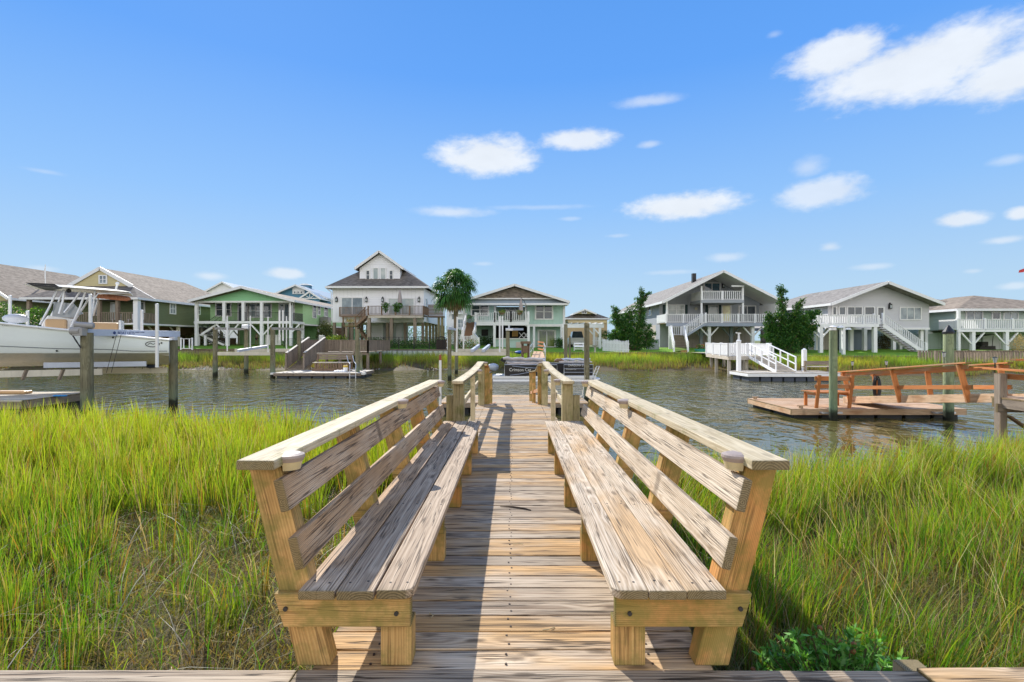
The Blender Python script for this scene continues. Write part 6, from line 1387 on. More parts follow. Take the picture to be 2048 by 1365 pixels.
# exterior stair, brown risers with white rails
m = MB()
for k in range(13): f = k / 12; m.box(PX(930, 54), PX(947.5, 54), 52.5 + 3.4 * f, 52.8 + 3.4 * f, 1.5, 1.72 + 1.7 * f)
m.build('steps', m_paint('brown_step_boards', (.26, .15, .085, 1), .7), h)
for px in (927, 950): x = PX(px, 53.5); rail_part(h, M['white'], (x, 52.4, 1.45), (x, 56.2, 3.35), h=1.0, sp=.16, pk=.06, post=.22, npost=3, rail=.14)
rail_part(h, M['white'], (PX(922, 52), 52, .62), (PX(943, 52), 52, .62), h=1.25, sp=.15, pk=.07, post=.16); rail_part(h, M['white'], (PX(947, 52), 52.0, 1.2), (PX(957, 51), 51.0, .55), h=1.1, sp=.15, pk=.07, post=.2)
# flowers on rail
M['fol'] = m_leaf('foliage_leaf', .30, .5)
def bush(name, label, cat, blobs, n, size, pal, wts, pot=None, group=None, loc=None, aspect=.5, trunk=None):
    b = np.array(blobs); loc = loc or (float(b[:, 0].mean()), float(b[:, 1].mean()), float((b[:, 2] - b[:, 5]).min()))
    e = empty(name, loc, label, cat, group); leaves('foliage', 0, cloud(blobs, n, .4), size, pal, wts, e, loc, .4, aspect)
    if pot: m = MB(); m.cyl(pot[0], pot[1], pot[2], pot[3], 12); m.build('pot', pot[4], e)
    if trunk:
        for t_ in trunk: m = MB(); m.tube(t_[0], .1, 8, rs=t_[1]); m.build('trunk', BARK, e, smooth=True)
    return e
BARK = m_paint('bark', (.13, .10, .07, 1), .9, .4, 8)
G1 = [(.04, .12, .015), (.07, .19, .02), (.11, .26, .03), (.03, .08, .012)]
YG = [(.30, .36, .04), (.16, .28, .03), (.40, .34, .05)]
for px, D, py, lab in ((1004, 53.4, 626, 'left yellow green flower basket on the teal house balcony rail'), (1039, 53.4, 626, 'right yellow green flower basket on the teal house balcony rail')):
    x = PX(px, D); z = PZ(py, D); bush('flower_basket', lab, 'flower basket', [(x, D, z + .1, .4, .2, .18)], 260, .09, YG, [2, 2, 1], ((x, D, z - .2), (x, D, z), .15, .3, m_paint('basket_coir', (.25, .17, .1, 1), .9)), 'rail flower baskets')
bush('fern', 'left hanging fern on the brown deck rail of the white house', 'fern', [(PX(771, 53.3), 53.3, PZ(611, 53.3), .45, .3, .30), (PX(771, 53.3), 53.3, PZ(618, 53.3), .3, .25, .35)], 600, .14, G1, [1, 2, 2, 1], group='rail ferns')
bush('fern', 'right, wider hanging fern on the brown deck rail of the white house', 'fern', [(PX(796, 53.3), 53.3, PZ(612, 53.3), .55, .3, .30), (PX(794, 53.3), 53.3, PZ(619, 53.3), .3, .25, .35)], 700, .14, G1, [1, 2, 2, 1], group='rail ferns')
bush('potted_flower', 'yellow flowers on the stair landing of the white house', 'flowers', [(PX(700, 53.5), 53.5, PZ(642, 53.5), .45, .2, .2)], 260, .08, [(.6, .42, .04), (.2, .3, .04)], [2, 1])
bush('potted_plant', 'plant in a grey pot at the head of the teal house stairs', 'plant', [(PX(939, 55), 55, PZ(636, 55), .3, .3, .3)], 260, .12, G1, [1, 1, 1, 1], ((PX(939, 55), 55, 3.3), (PX(939, 55), 55, 3.75), .14, .22, m_paint('grey_pot', (.2, .25, .25, 1), .5)))
bush('shrub', 'dark green shrubs behind the iron fence left of the gate', 'shrub', [(PX(px, 50.5), 50.5, PZ(690, 50.5) + random.uniform(-.1, .15), .8, .5, .55) for px in range(745, 890, 14)], 5200, .13, G1 + [(.20, .08, .08)], [3, 3, 1, 3, .3])
bush('shrub', 'yellow green shrub at the left corner under the white house', 'shrub', [(PX(px, 53), 53, PZ(682, 53), .7, .5, .6) for px in (664, 674, 683)], 1500, .13, YG + G1, [3, 3, 1, 1, 1, 1, 1])
bush('tree', 'small olive green tree beside the air conditioner of the light green house', 'tree', [(PX(650, 58), 58, PZ(662, 58), .9, .8, 1.2), (PX(656, 58), 58, PZ(672, 58), 1.0, .8, .9), (PX(646, 58), 58, PZ(674, 58), .8, .8, .9)], 4200, .14, [(.06, .09, .02), (.10, .13, .035), (.16, .18, .06)], [1, 1, 1], trunk=[([(PX(652, 58), 58, .8), (PX(651, 58), 58, 2.5)], [.1, .06])])
bush('shrub', 'pinkish flower shrub at the foot of the teal house stairs', 'shrub', [(PX(px, 50.5), 50.5, PZ(690, 50.5), .6, .4, .55) for px in (918, 927, 938, 948)], 1600, .11, G1 + [(.5, .25, .25)], [1, 1, 1, 1, .8])
bush('shrub', 'dark green shrub under the carport of the teal house', 'shrub', [(PX(px, 60), 59, 1.2, .8, .4, .7) for px in (962, 972, 982)], 1400, .15, G1, [2, 1, 1, 2])
bush('shrub', 'leafy potted shrub right of the teal house sliding door', 'shrub', [(PX(px, 55), 55, 1.1, .5, .4, .6) for px in (1116, 1121)], 900, .14, G1, [2, 1, 1, 2])
# pergola, benches, vehicle
e = empty('pergola', (PX(1165, 54), 55, .5), 'white pergola with pale top slats between the teal house and the picket fence', 'pergola')
bxp(e, 'beam', M['white'], PX(1123, 53.5), PX(1208, 53.5), 53.45, 53.6, PZ(656, 53.5), PZ(648, 53.5)); bxp(e, 'beam', M['white'], PX(1126, 57), PX(1205, 57), 57, 57.15, PZ(655, 57), PZ(649, 57))
for px in (1140, 1152, 1164, 1176, 1188, 1200): x = PX(px, 55); bxp(e, 'rafter', M['white'], x - .05, x + .05, 53.2, 57.4, PZ(648, 53.5) + .01, PZ(645.5, 53.5))
bxp(e, 'roof_panel', m_paint('pale_yellow_panel', (.62, .48, .26, 1), .6), PX(1136, 57.3), PX(1214, 57.3), 57.4, 60, PZ(646, 57), PZ(641, 57))
for px, y in ((1200, 53.6), (1188, 57), (1128, 53.6)): post(e, M['white'], PX(px, y), y, .45, 3.0, .22, (-1,) if px > 1150 else None)
e = empty('garden_bench', (PX(1158, 50), 50, .4), 'low white slatted bench beneath the pergola', 'bench')
for z in (.55, .8, 1.05): bxp(e, 'slat', M['white'], PX(1148, 50), PX(1168, 50), 50, 50.05, z, z + .15)
for px in (1149, 1167): bxp(e, 'leg', M['white'], PX(px, 50) - .04, PX(px, 50) + .04, 50.05, 50.5, .35, 1.2)
bxp(e, 'seat', M['white'], PX(1148, 50), PX(1168, 50), 49.6, 50, .78, .82)
e = empty('parked_truck', (PX(1155, 60), 61, .6), 'dark and white vehicle parked beneath the pergola', 'truck')
x0, x1 = PX(1142, 60), PX(1170, 60); m = MB(); m.prism([(x0, 60, .95), (x1, 60, .95), (x1, 60, 1.7), (x1 - .1, 60, 1.75), (x0 + .1, 60, 1.75), (x0, 60, 1.7)], (0, 4, 0)); m.build('body', M['gelw'], e, bevel=.05); m = MB(); m.prism([(x0 + .1, 60.3, 1.75), (x1 - .1, 60.3, 1.75), (x1 - .3, 60.5, 2.5), (x0 + .3, 60.5, 2.5)], (0, 2, 0)); m.build('cab', M['glass'], e, bevel=.05)
for x in (x0 + .15, x1 - .15):
    for y in (60.7, 63.2): m = MB(); m.cyl((x - .12, y, .92), (x + .12, y, .92), .35, n=14); m.build('wheel', M['black'], e)
m = MB(); m.box(x0 + .3, x1 - .3, 59.95, 60.02, 1.15, 1.35); m.build('bumper', M['alu'], e)
e = empty('bird_bath', (PX(1190, 47.6), 47.6, .25), 'small stone bird bath at the edge of the lawn', 'bird bath'); x = PX(1190, 47.6); st_ = m_paint('stone', (.45, .42, .37, 1), .8)
m = MB(); m.cyl((x, 47.6, .2), (x, 47.6, .35), .2, .14); m.cyl((x, 47.6, .35), (x, 47.6, .85), .08, .07); m.build('pedestal', st_, e); m = MB(); m.cyl((x, 47.6, .85), (x, 47.6, .97), .12, .3, 14); m.build('bowl', st_, e)
def picket(p0, p1, h_, label, name='picket_fence', sp=.17, gap=.12):
    p0 = V(p0); p1 = V(p1); e = empty(name, (p0 + p1) / 2, label, 'fence'); L = (p1 - p0).length; n = int(L / sp); d = (p1 - p0) / L; nn = V((d.y, -d.x, 0)) * .015; w2 = d * (sp * .38); m = MB()
    for i in range(n):
        q = p0 + (p1 - p0) * ((i + .5) / n); hh = h_ * (1 + .05 * math.cos(i * .7)); poly = [q - w2, q + w2, q + w2 + V((0, 0, hh - .12)), q + V((0, 0, hh)), q - w2 + V((0, 0, hh - .12))]; m.prism([p - nn for p in poly], nn * 2)
    m.build('pickets', M['white'], e); m = MB()
    for z in (.25, .8): m.beam(p0 + nn * -3 + V((0, 0, z)), p1 + nn * -3 + V((0, 0, z)), .04, .09)
    m.build('rails', M['white'], e); return e
picket((PX(1205, 49.6), 49.6, .42), (PX(1258, 47.3), 47.3, .3), 1.13, 'white picket fence running from the pergola to the bulkhead')
picket((PX(1185, 57.5), 57.5, .6), (PX(1206, 57.5), 57.5, .6), 1.25, 'short white picket fence behind the pergola post')
picket((PX(893, 48), 48, .5), (PX(898, 48), 48, .5), 1.5, 'narrow white picket panel beside the arched gate')
e = empty('arched_gate', (PX(883, 48.3), 48.3, .5), 'black iron garden gate with an arched top left of the picket panel', 'gate'); m = MB(); xa_, xb_ = PX(872, 48.3), PX(894, 48.3); arc = [(xa_ + (xb_ - xa_) * f, 48.3, 1.62 + .18 * math.sin(math.pi * f)) for f in np.linspace(0, 1, 9)]; m.tube(arc, .025, 5)
for f in np.linspace(0, 1, 12): m.box(xa_ + (xb_ - xa_) * f - .012, xa_ + (xb_ - xa_) * f + .012, 48.29, 48.31, .5, 1.62 + .18 * math.sin(math.pi * f))
m.build('gate_bars', M['black'], e); bxp(e, 'screen', m_paint('brown_screen', (.08, .055, .04, 1), .8), xa_, xb_, 48.5, 48.55, .5, 1.5)

# ---- G: grey house with deep gable
h = empty('stilt_house', (21.8, 62, .6), 'grey house with deep open gable, two white balconies and black chimney', 'house')
XL, XR = 16.3, 27.9; xc = 21.8
gable_roof(h, R_['grey'], xc, 6.3, 53.0, 82, 5.46, 8.70, .16)
bxp(h, 'wall', S['grey'], XL, XR - .4, 57, 80, 3.2, 5.6); gable_wall(h, S['grey'], xc, 5.7, 57.02, 5.6, 5.62, 8.45)
# soffit under the overhang
m = MB(); m.raw([(xc - 6.2, 53.06, 5.32), (xc, 53.06, 8.50), (xc, 57, 8.50), (xc - 6.2, 57, 5.32)], [(0, 1, 2, 3)]); m.raw([(xc + 6.2, 53.06, 5.32), (xc, 53.06, 8.50), (xc, 57, 8.50), (xc + 6.2, 57, 5.32)], [(0, 1, 2, 3)]); m.build('soffit', m_paint('pale_grey_soffit', (.74, .73, .70, 1), .7), h)
bxp(h, 'side_screen', M['white'], XR - .5, XR - .38, 53.4, 57, 3.3, 5.3)
zb2 = PZ(601, 54); xa, xb = 19.8, 24.1
bxp(h, 'upper_balcony_floor', m_paint('grey_trim', (.35, .37, .40, 1), .6), xa - .1, xb + .1, 53.6, 57, zb2 - .3, zb2)
rail_part(h, M['white'], (xa, 53.7, zb2), (xb, 53.7, zb2), h=.95, sp=.21, pk=.065, post=.16, npost=3, ph=.02); rail_part(h, M['white'], (xa, 53.7, zb2), (xa, 56.9, zb2), h=.95, sp=.1, pk=.08)
for x in (xa - .02, xb + .02): post(h, M['white'], x, 53.75, 3.4, 8.2 - abs(x - xc) * .52, .17)
post(h, M['white'], PX(1333.5, 53.75), 53.75, 3.4, 5.6, .17)
bxp(h, 'tie_beam', M['white'], 22.9, 24.2, 53.6, 53.75, 7.05, 7.2)
wpx(h, 57, 1407, 1440.5, 565.5, 585, 2, 1, glass=m_glass('painted_sky_reflection_glass', (.03, .05, .08, 1), .04, (.08, .16, .22, 1)), name='sliding_door', fw=.1); lamp(h, 1446, 572, 57)  # blue patches in the upper door glass are a sky reflection painted as colour
wpx(h, 57, 1335, 1369.5, 609.5, 630.5, 2, 2, glass=M['glassl']); wpx(h, 57, 1416, 1437, 610, 645, 1, 1, glass=M['glassl'], name='door'); wpx(h, 57, 1443, 1462, 610, 645, 1, 1, glass=m_glass('yellow_door_glass', (.6, .5, .25, 1), .3), name='door'); wpx(h, 57, 1477, 1511.5, 611.5, 645, 2, 1, glass=M['glass'], name='sliding_door')
for px in (1326, 1370, 1411.5, 1437.5): bxp(h, 'shutter', m_paint('dark_green_shutter', (.02, .05, .05, 1), .6), PX(px, 56.9), PX(px + 5.5, 56.9), 56.93, 57, PZ(629, 57), PZ(610, 57))
m = MB(); m.cyl((PX(1392.5, 56.9), 56.9, PZ(618, 57)), (PX(1392.5, 56.9), 57, PZ(618, 57)), .17, n=14); m.build('wall_clock', m_paint('cream_disc', (.55, .52, .38, 1), .6), h)
zd_ = 3.27; xa, xb = 16.0, 27.0; gtr = m_paint('blue_grey_deck_fascia', (.32, .36, .42, 1), .6)
bxp(h, 'deck_floor', W['grey'], xa, xb, 53.5, 57, zd_ - .06, zd_); bxp(h, 'deck_fascia', gtr, xa, xb, 53.42, 53.5, zd_ - .36, zd_ - .02)
for a, b, n_ in ((xa, PX(1401, 53.5), 3), (PX(1411, 53.5), xb, 5)): rail_part(h, M['white'], (a, 53.55, zd_), (b, 53.55, zd_), h=.92, sp=.20, pk=.06, post=.16, npost=n_, ph=.03)
rail_part(h, M['white'], (xa, 53.6, zd_), (xa, 56.9, zd_), h=.92, sp=.1, pk=.07)
for px in (1402, 1418, 1462, 1505): post(h, gtr if px in (1402, 1462) else M['white'], PX(px, 53.9 if px in (1418, 1505) else 56), 53.9 if px in (1418, 1505) else 56, .55, zd_ - .36, .30, (-1, 1), bl=1.0)
bxp(h, 'lower_wall', S['taupe'], XL, XR - .4, 58.5, 79, .55, 3.2); bxp(h, 'lower_wall', S['grey'], XL, XL + 1.1, 56.8, 58.5, .55, 3.2)
bxp(h, 'chimney', M['black'], PX(1385.5, 58), PX(1392.5, 58), 58, 58.45, 6.8, PZ(547, 58)); bxp(h, 'roof_vent', M['black'], PX(1329, 62), PX(1335, 62), 62, 62.4, 6.35, 6.6)
wside(h, XL, 1297, 1303, 612, 632, -1, 1, 2); wside(h, XL, 1262, 1266, 622, 632, -1, 1, 1)
stairs(h, (PX(1406, 53.2), 52.95, zd_), (PX(1368, 53.2), 52.95, 1.95), 1.0, 8, W['grey'], gtr, M['white'], 'y', .92, rk=dict(sp=.2, pk=.06, post=.14))
bxp(h, 'landing', W['pale'], PX(1345, 53), PX(1369, 53), 52.3, 53.6, 1.83, 1.95); rail_part(h, M['white'], (PX(1345, 53), 53.5, 1.95), (PX(1366, 53), 53.5, 1.95), h=.92, sp=.21, pk=.065, post=.14); bxp(h, 'landing_screen', M['white'], PX(1337, 52.8), PX(1345, 52.8), 52.7, 52.8, .5, 2.9)
stairs(h, (PX(1357, 52), 52.2, 1.95), (PX(1366, 48), 48.6, .38), 1.35, 10, W['grey'], M['white'], M['white'], 'x', .92, rk=dict(sp=.16, pk=.06, post=.15))
m = MB(); 
e = empty('grey_fence', (PX(1304, 52), 52, .5), 'short grey board fence beside the left corner of the grey house', 'fence')
for k in range(9): x = PX(1292.5 + k * 2.9, 52); bxp(e, 'board', S['grey'], x, x + .135, 52, 52.04, .4, 1.55 + .02 * (k % 2))
e = empty('flower_tub', (PX(1402, 49), 49, .35), 'teal tub with red and green plants beside the white stairs of the grey house', 'planter'); m = MB(); m.cyl((PX(1402, 49), 49, .3), (PX(1402, 49), 49, .6), .5, .6, 14); m.build('tub', m_paint('teal_tub', (.05, .30, .28, 1), .5), e); leaves('foliage', 0, cloud([(PX(1402, 49), 49, .8, .5, .3, .3)], 300, .4), .12, G1 + [(.5, .1, .05)], [1, 1, 1, 1, 1], e, (PX(1402, 49), 49, .35))
MB().box(PX(1362, 48.3), PX(1373, 48.3), 48.1, 48.4, .3, .5).build('step_stone', m_paint('red_brick_step', (.35, .15, .08, 1), .8), None, 'low red brick step at the foot of the white stairs', 'step', bevel=.01)

# ---- H: light grey house right
h = empty('stilt_house', (34.8, 54, .3), 'light grey house with long white stairs and blue grey storage walls at the right', 'house')
xc = 34.72
gable_roof(h, R_['grey'], xc, 5.25, 47.4, 66, 4.86, 6.90, .16, hipb=5.5)
XL, XR = 29.9, 39.5; m = MB(); m.prism([(XL, 48.6, 2.62), (XR, 48.6, 2.62), (XR, 48.6, 4.85), (xc, 48.6, 6.72), (XL, 48.6, 4.85)], (0, .2, 0)); m.build('front_wall', S['greyv'], h)
bxp(h, 'wall', S['greyv'], XL, XR, 48.8, 65, 2.62, 4.8); bxp(h, 'skirt', M['trim'], XL, XR + .03, 48.52, 48.6, 2.45, 2.64)
for a in ((1664, 1673), (1677, 1691), (1693.5, 1724.5), (1728, 1749)): wpx(h, 48.6, a[0], a[1], 613.5, 631, 1 if a[1] - a[0] < 25 else 2, 1, glass=M['glass'], fw=.08)
wpx(h, 48.6, 1753.5, 1768, 614, 646, 1, 1, name='door'); wpx(h, 48.6, 1799, 1842, 614.5, 640.5, 3, 1, glass=M['glassb'], fw=.08)
for a in ((1645.5, 1650), (1651.5, 1657)): pass
for y in (49.6, 51.2, 53): window(h, 'x', XL, y, y + 1.2, 3.6, 4.6, -1, 1, 1, fw=.09)
lamp(h, 1779, 613, 48.6)
bxp(h, 'gable_vent', M['trim'], PX(1699, 48.55), PX(1704, 48.55), 48.5, 48.6, PZ(600, 48.6), PZ(596, 48.6))
zq = 2.9; xa, xb = PX(1637, 45.5), PX(1757, 45.5)
bxp(h, 'deck_floor', W['pale'], xa, xb, 45.5, 48.55, zq - .06, zq); bxp(h, 'deck_fascia', M['white'], xa, xb, 45.42, 45.5, zq - .28, zq - .0)
rail_part(h, M['white'], (xa, 45.5, zq), (xb, 45.5, zq), h=.78, sp=.20, pk=.08, post=.14, npost=5, ph=0, rail=.15); rail_part(h, M['white'], (xa, 45.5, zq), (xa, 48.5, zq), h=.78, sp=.1, pk=.08)
for px, y in ((1641, 45.6), (1633, 49), (1684, 45.6), (1702, 48), (1729, 48.2), (1749, 45.6)): post(h, M['white'], PX(px, y), y, .15, 2.62, .30, (-1, 1) if px < 1650 else None, bl=.9)
for px, y in ((1787, 49.2), (1842, 49), (1851, 50), (1800, 52)): post(h, M['white'], PX(px, y), y, .2, 2.5, .28)
bxp(h, 'storage_room', S['taupe'], PX(1608, 51), PX(1676, 49.5), 49.8, 60, .2, 2.6); bxp(h, 'storage_room', S['slate'], PX(1682, 49.3), PX(1752, 49.3), 49.3, 58, .2, 2.6)
stairs(h, (PX(1757, 46.1), 46.1, zq), (PX(1842, 46.1), 46.1, .25), 1.15, 14, W['brown'], M['white'], M['white'], 'y', .9, rk=dict(sp=.2, pk=.06, post=.16, npost=2), stringer=.3)
bxp(h, 'utility_pillar', M['white'], PX(1684, 43.5), PX(1689.5, 43.5), 43.4, 43.6, .1, 2.7); m = MB(); m.cyl((PX(1681, 43.4), 43.4, PZ(656, 43.4)), (PX(1681, 43.4), 43.4, PZ(652, 43.4)), .28, .1, 12); m.build('flood_light', M['pvc'], h); m = MB(); m.cyl((PX(1697, 43.4), 43.4, PZ(660, 43.4)), (PX(1697, 43.4), 43.4, PZ(656, 43.4)), .25, .12, 12); m.build('flood_light', M['pvc'], h)
bush('shrub', 'brownish green shrub behind the foot of the long white stairs', 'shrub', [(PX(px, 52), 52, 1.2, .7, .5, .9) for px in (1766, 1774)], 1800, .12, [(.12, .12, .03), (.20, .17, .06), (.10, .06, .03)], [1, 1, 1])
# ---- I: seafoam house at the right edge
h = empty('stilt_house', (47, 55, .3), 'pale seafoam house with white balcony at the right edge of the photo', 'house')
m = MB(); ze, zr = 4.42, 6.0
gable_roof(h, R_['tan'], 49.5, 7.3, 48.6, 64, ze, zr + .25, .16, hipf=6.4, hipb=6.4)
gable_roof(h, R_['tan'], 46.5, 5.2, 52.3, 62, 4.5, 6.0, .16, hipf=4.2, hipb=4)
bxp(h, 'wall', S['seafoam'], 42.8, 56, 49.6, 63, 2.45, 4.35); bxp(h, 'wall', S['seafoam'], 41.6, 43, 52.6, 61, 2.2, 4.4)
bxp(h, 'lower_wall', S['seabat'], 41.6, 44.0, 52.5, 61, .2, 2.2); bxp(h, 'lower_wall', S['seabat'], 43.9, 56, 52, 61, .2, 2.3); bxp(h, 'floor_band', M['trim'], 41.5, 43, 52.45, 52.6, 2.1, 2.3)
wpx(h, 52.55, 1862, 1872, 626, 646, 1, 2); wpx(h, 49.6, 1931, 1965, 622, 641, 2, 1, glass=M['glassb']); wpx(h, 49.6, 1983, 2000, 623.5, 640, 1, 1); wpx(h, 49.6, 2006, 2036, 624, 641, 2, 1, glass=M['glassb'])
zf2 = PZ(659.5, 47.5); bxp(h, 'deck_floor', W['pale'], PX(1914, 47.5), 54, 47.5, 49.6, zf2 - .06, zf2); bxp(h, 'deck_fascia', M['white'], PX(1914, 47.5), 54, 47.42, 47.5, zf2 - .22, zf2)
rail_part(h, M['white'], (PX(1914, 47.5), 47.5, zf2), (54, 47.5, zf2), h=.95, sp=.20, pk=.08, post=.16, npost=6, rail=.14); rail_part(h, M['white'], (PX(1914, 47.5), 47.5, zf2), (PX(1914, 47.5), 49.5, zf2), h=.95, sp=.1, pk=.08)
for px in (1945, 2012): post(h, M['white'], PX(px, 47.6), 47.6, .15, zf2 - .22, .30, (-1, 1), bl=1.1)
post(h, M['trim'], PX(1917, 47.6), 47.6, .15, ze - .15, .22); wpx(h, 52, 1966, 2000, 668, 700, 1, 1, glass=M['trim'], name='garage_door')
e = empty('golf_cart', (PX(1970, 49.5), 49.5, .15), 'golf cart with a dark canopy parked under the seafoam house', 'golf cart'); x = PX(1970, 49.5)
m = MB(); m.prism([(x - .9, 49.3, .45), (x + .9, 49.3, .45), (x + .85, 49.3, .9), (x + .2, 49.3, .85), (x - .5, 49.3, .9)], (0, 1, 0)); m.build('body', M['dark'], e, bevel=.04); m = MB(); m.prism([(x - .95, 49.2, 1.78), (x + .7, 49.2, 1.98), (x + .75, 49.2, 2.04), (x - .9, 49.2, 1.86)], (0, 1.1, 0)); m.build('canopy', M['black'], e)
for a in (-.6, .5): 
    m = MB(); m.tube([(x + a, 49.3, .8), (x + a + .1, 49.3, 1.9)], .025, 5); m.build('canopy_post', M['black'], e); m = MB(); m.cyl((x + a, 49.25, .4), (x + a, 49.4, .4), .25, n=12); m.build('wheel', M['black'], e)
bxp(e, 'seat', M['dark'], x - .35, x + .25, 49.4, 50.2, .9, 1.3, .04)
bush('shrub', 'tan ornamental grass at the right edge before the seafoam house', 'shrub', [(PX(2043, 44), 44, .9, .8, .6, .9)], 900, .35, [(.5, .38, .2), (.38, .28, .14)], [1, 1], aspect=.08)
MB().raw([P(2038, 541, 60), P(2052, 536, 60.2), P(2056, 540, 60.1), P(2046, 545, 60), P(2037, 546, 60)], [(0, 1, 2, 3, 4)]).build('flag', m_paint('red_flag', (.55, .05, .05, 1), .7), None, 'small red flag in the air at the right edge', 'flag')

# ---- bulkheads
def bulkhead(x0, x1, label, mat, capm, depth=1.6, ribs=0, ribm=None):
    e = empty('bulkhead', ((x0 + x1) / 2, bulk((x0 + x1) / 2), -1), label, 'bulkhead'); n = max(2, int((x1 - x0) / 3)); xs_ = [x0 + (x1 - x0) * i / n for i in range(n + 1)]
    m = MB(); c_ = MB()
    for a, b in zip(xs_[:-1], xs_[1:]):
        za, zb = float(np.interp(a, GX, GZ)), float(np.interp(b, GX, GZ)); 
        m.raw([(a, bulk(a) - .08, za - .02), (b, bulk(b) - .08, zb - .02), (b, bulk(b) - .08, zb - depth), (a, bulk(a) - .08, za - depth), (a, bulk(a) + .06, za - .02), (b, bulk(b) + .06, zb - .02), (b, bulk(b) + .06, zb - depth), (a, bulk(a) + .06, za - depth)], [(0, 1, 2, 3), (7, 6, 5, 4), (0, 4, 5, 1), (3, 2, 6, 7), (0, 3, 7, 4), (1, 5, 6, 2)])
        c_.beam((a, bulk(a) - .05, za + .03), (b, bulk(b) - .05, zb + .03), .34, .07)
    m.build('sheet_wall', mat, e); c_.build('cap', capm, e)
    if ribs:
        r = MB()
        for i in range(ribs): x = x0 + (x1 - x0) * (i + .5) / ribs; r.box(x - .17, x + .17, bulk(x) - .14, bulk(x) - .07, -.6, float(np.interp(x, GX, GZ)) - .06)
        r.build('panels', ribm or mat, e)
bulkhead(-75, -16.2, 'weathered brown bulkhead along the left part of the far bank', W['grey'], W['brown']); bulkhead(-16.1, -5.5, 'pale blue white sheet bulkhead before the white house', gtr, W['grey'], ribs=22, ribm=m_paint('pale_blue_sheet', (.55, .60, .66, 1), .6)); bulkhead(-5.4, 18.2, 'low brown bulkhead before the teal and grey houses', W['grey'], W['brown']); bulkhead(18.3, 75, 'grey brown bulkhead along the right part of the far bank', W['grey'], W['grey'])
e = empty('low_fence', (PX(357, 47), 47, .5), 'low white fence rail at the bank right of the fishing boat', 'fence'); rail_part(e, M['white'], (PX(352, 46.8), 47.5, .6), (PX(375, 46.8), 47.5, .6), h=1.0, sp=.8, pk=.08, post=.1, rail=.08)

# ---- vegetation
def cedar(label, px, D, zb, plumes, n, size, pal, wts):
    x0 = PX(px, D); e = empty('cedar_tree', (x0, D, zb), label, 'tree'); bl = []
    for pts in plumes:
        q = [V((PX(a, D) , D + dy, PZ(b, D))) for a, b, r, dy in pts]; rr = [p[2] for p in pts]
        m = MB(); tr = [V((x0, D, zb))] + q; m.tube(tr, .1, 6, rs=[.16] + [max(.03, .11 - .02 * i) for i in range(len(q))]); m.build('trunk', BARK, e, smooth=True)
        for i in range(len(q) - 1):
            for f in (0, .33, .66): p = q[i].lerp(q[i + 1], f); r = rr[i] * (1 - f) + rr[i + 1] * f; bl.append((p.x + random.uniform(-.15, .15), p.y, p.z, r * random.uniform(.6, .98), r * .8, r * random.uniform(.45, .8)))
        bl.append((q[-1].x, q[-1].y, q[-1].z, rr[-1], rr[-1], rr[-1]))
    for b in [random.choice(bl) for _ in range(len(bl) * 5)]:   # ragged tufts pointing up and outward
        a = random.uniform(-.5, 3.6); bl.append((b[0] + math.cos(a) * b[3] * 1.35, b[1] + random.uniform(-.7, .7) * b[4], b[2] + math.sin(a) * b[5] * 1.35, b[3] * .26, b[4] * .26, b[5] * .42))
    leaves('foliage', 0, cloud(bl, n, .2), size, pal, wts, e, (x0, D, zb), .5, .4)
CP = [(.022, .08, .015), (.04, .13, .022), (.07, .19, .03), (.15, .22, .035)]
cedar('left wind swept dark green cedar with a tall bent plume beside the grey house', 1270, 50.5, .5, [[(1272, 688, 1.1, 0), (1280, 650, .7, 0), (1281, 620, .5, 0), (1279, 598, .30, 0), (1284, 582, .22, 0)], [(1284, 600, .3, 0), (1294, 590, .16, 0), (1298, 588, .1, 0)], [(1250, 685, 1.0, .5), (1240, 655, .7, 0), (1232, 635, .45, 0), (1229, 620, .25, 0)], [(1262, 680, 1.0, -.4), (1255, 645, .6, -.4), (1258, 622, .3, -.4)], [(1290, 690, .8, 0), (1297, 665, .45, 0)], [(1236, 690, .8, 0), (1226, 672, .35, 0)]], 21000, .19, CP, [2, 3, 2, .6])
cedar('right broad dark green cedar with a tall plume and a side limb to the right', 1575, 45.2, .1, [[(1575, 692, 1.4, 0), (1570, 650, 1.0, 0), (1565, 615, .55, 0), (1562, 590, .35, 0), (1560, 578, .24, 0)], [(1590, 680, 1.2, .5), (1598, 650, .9, 0), (1610, 640, .6, 0), (1625, 630, .4, 0), (1636, 626, .2, 0)], [(1552, 690, .9, 0), (1546, 660, .65, 0), (1543, 640, .4, 0), (1536, 632, .2, 0)], [(1590, 660, .8, -.5), (1585, 630, .5, -.5), (1592, 610, .3, -.5), (1600, 602, .15, -.5)], [(1610, 690, .7, 0), (1616, 665, .4, 0), (1628, 655, .3, 0)], [(1550, 660, .5, 0), (1540, 668, .3, 0)]], 36000, .17, CP, [2.4, 3, 2, .7])
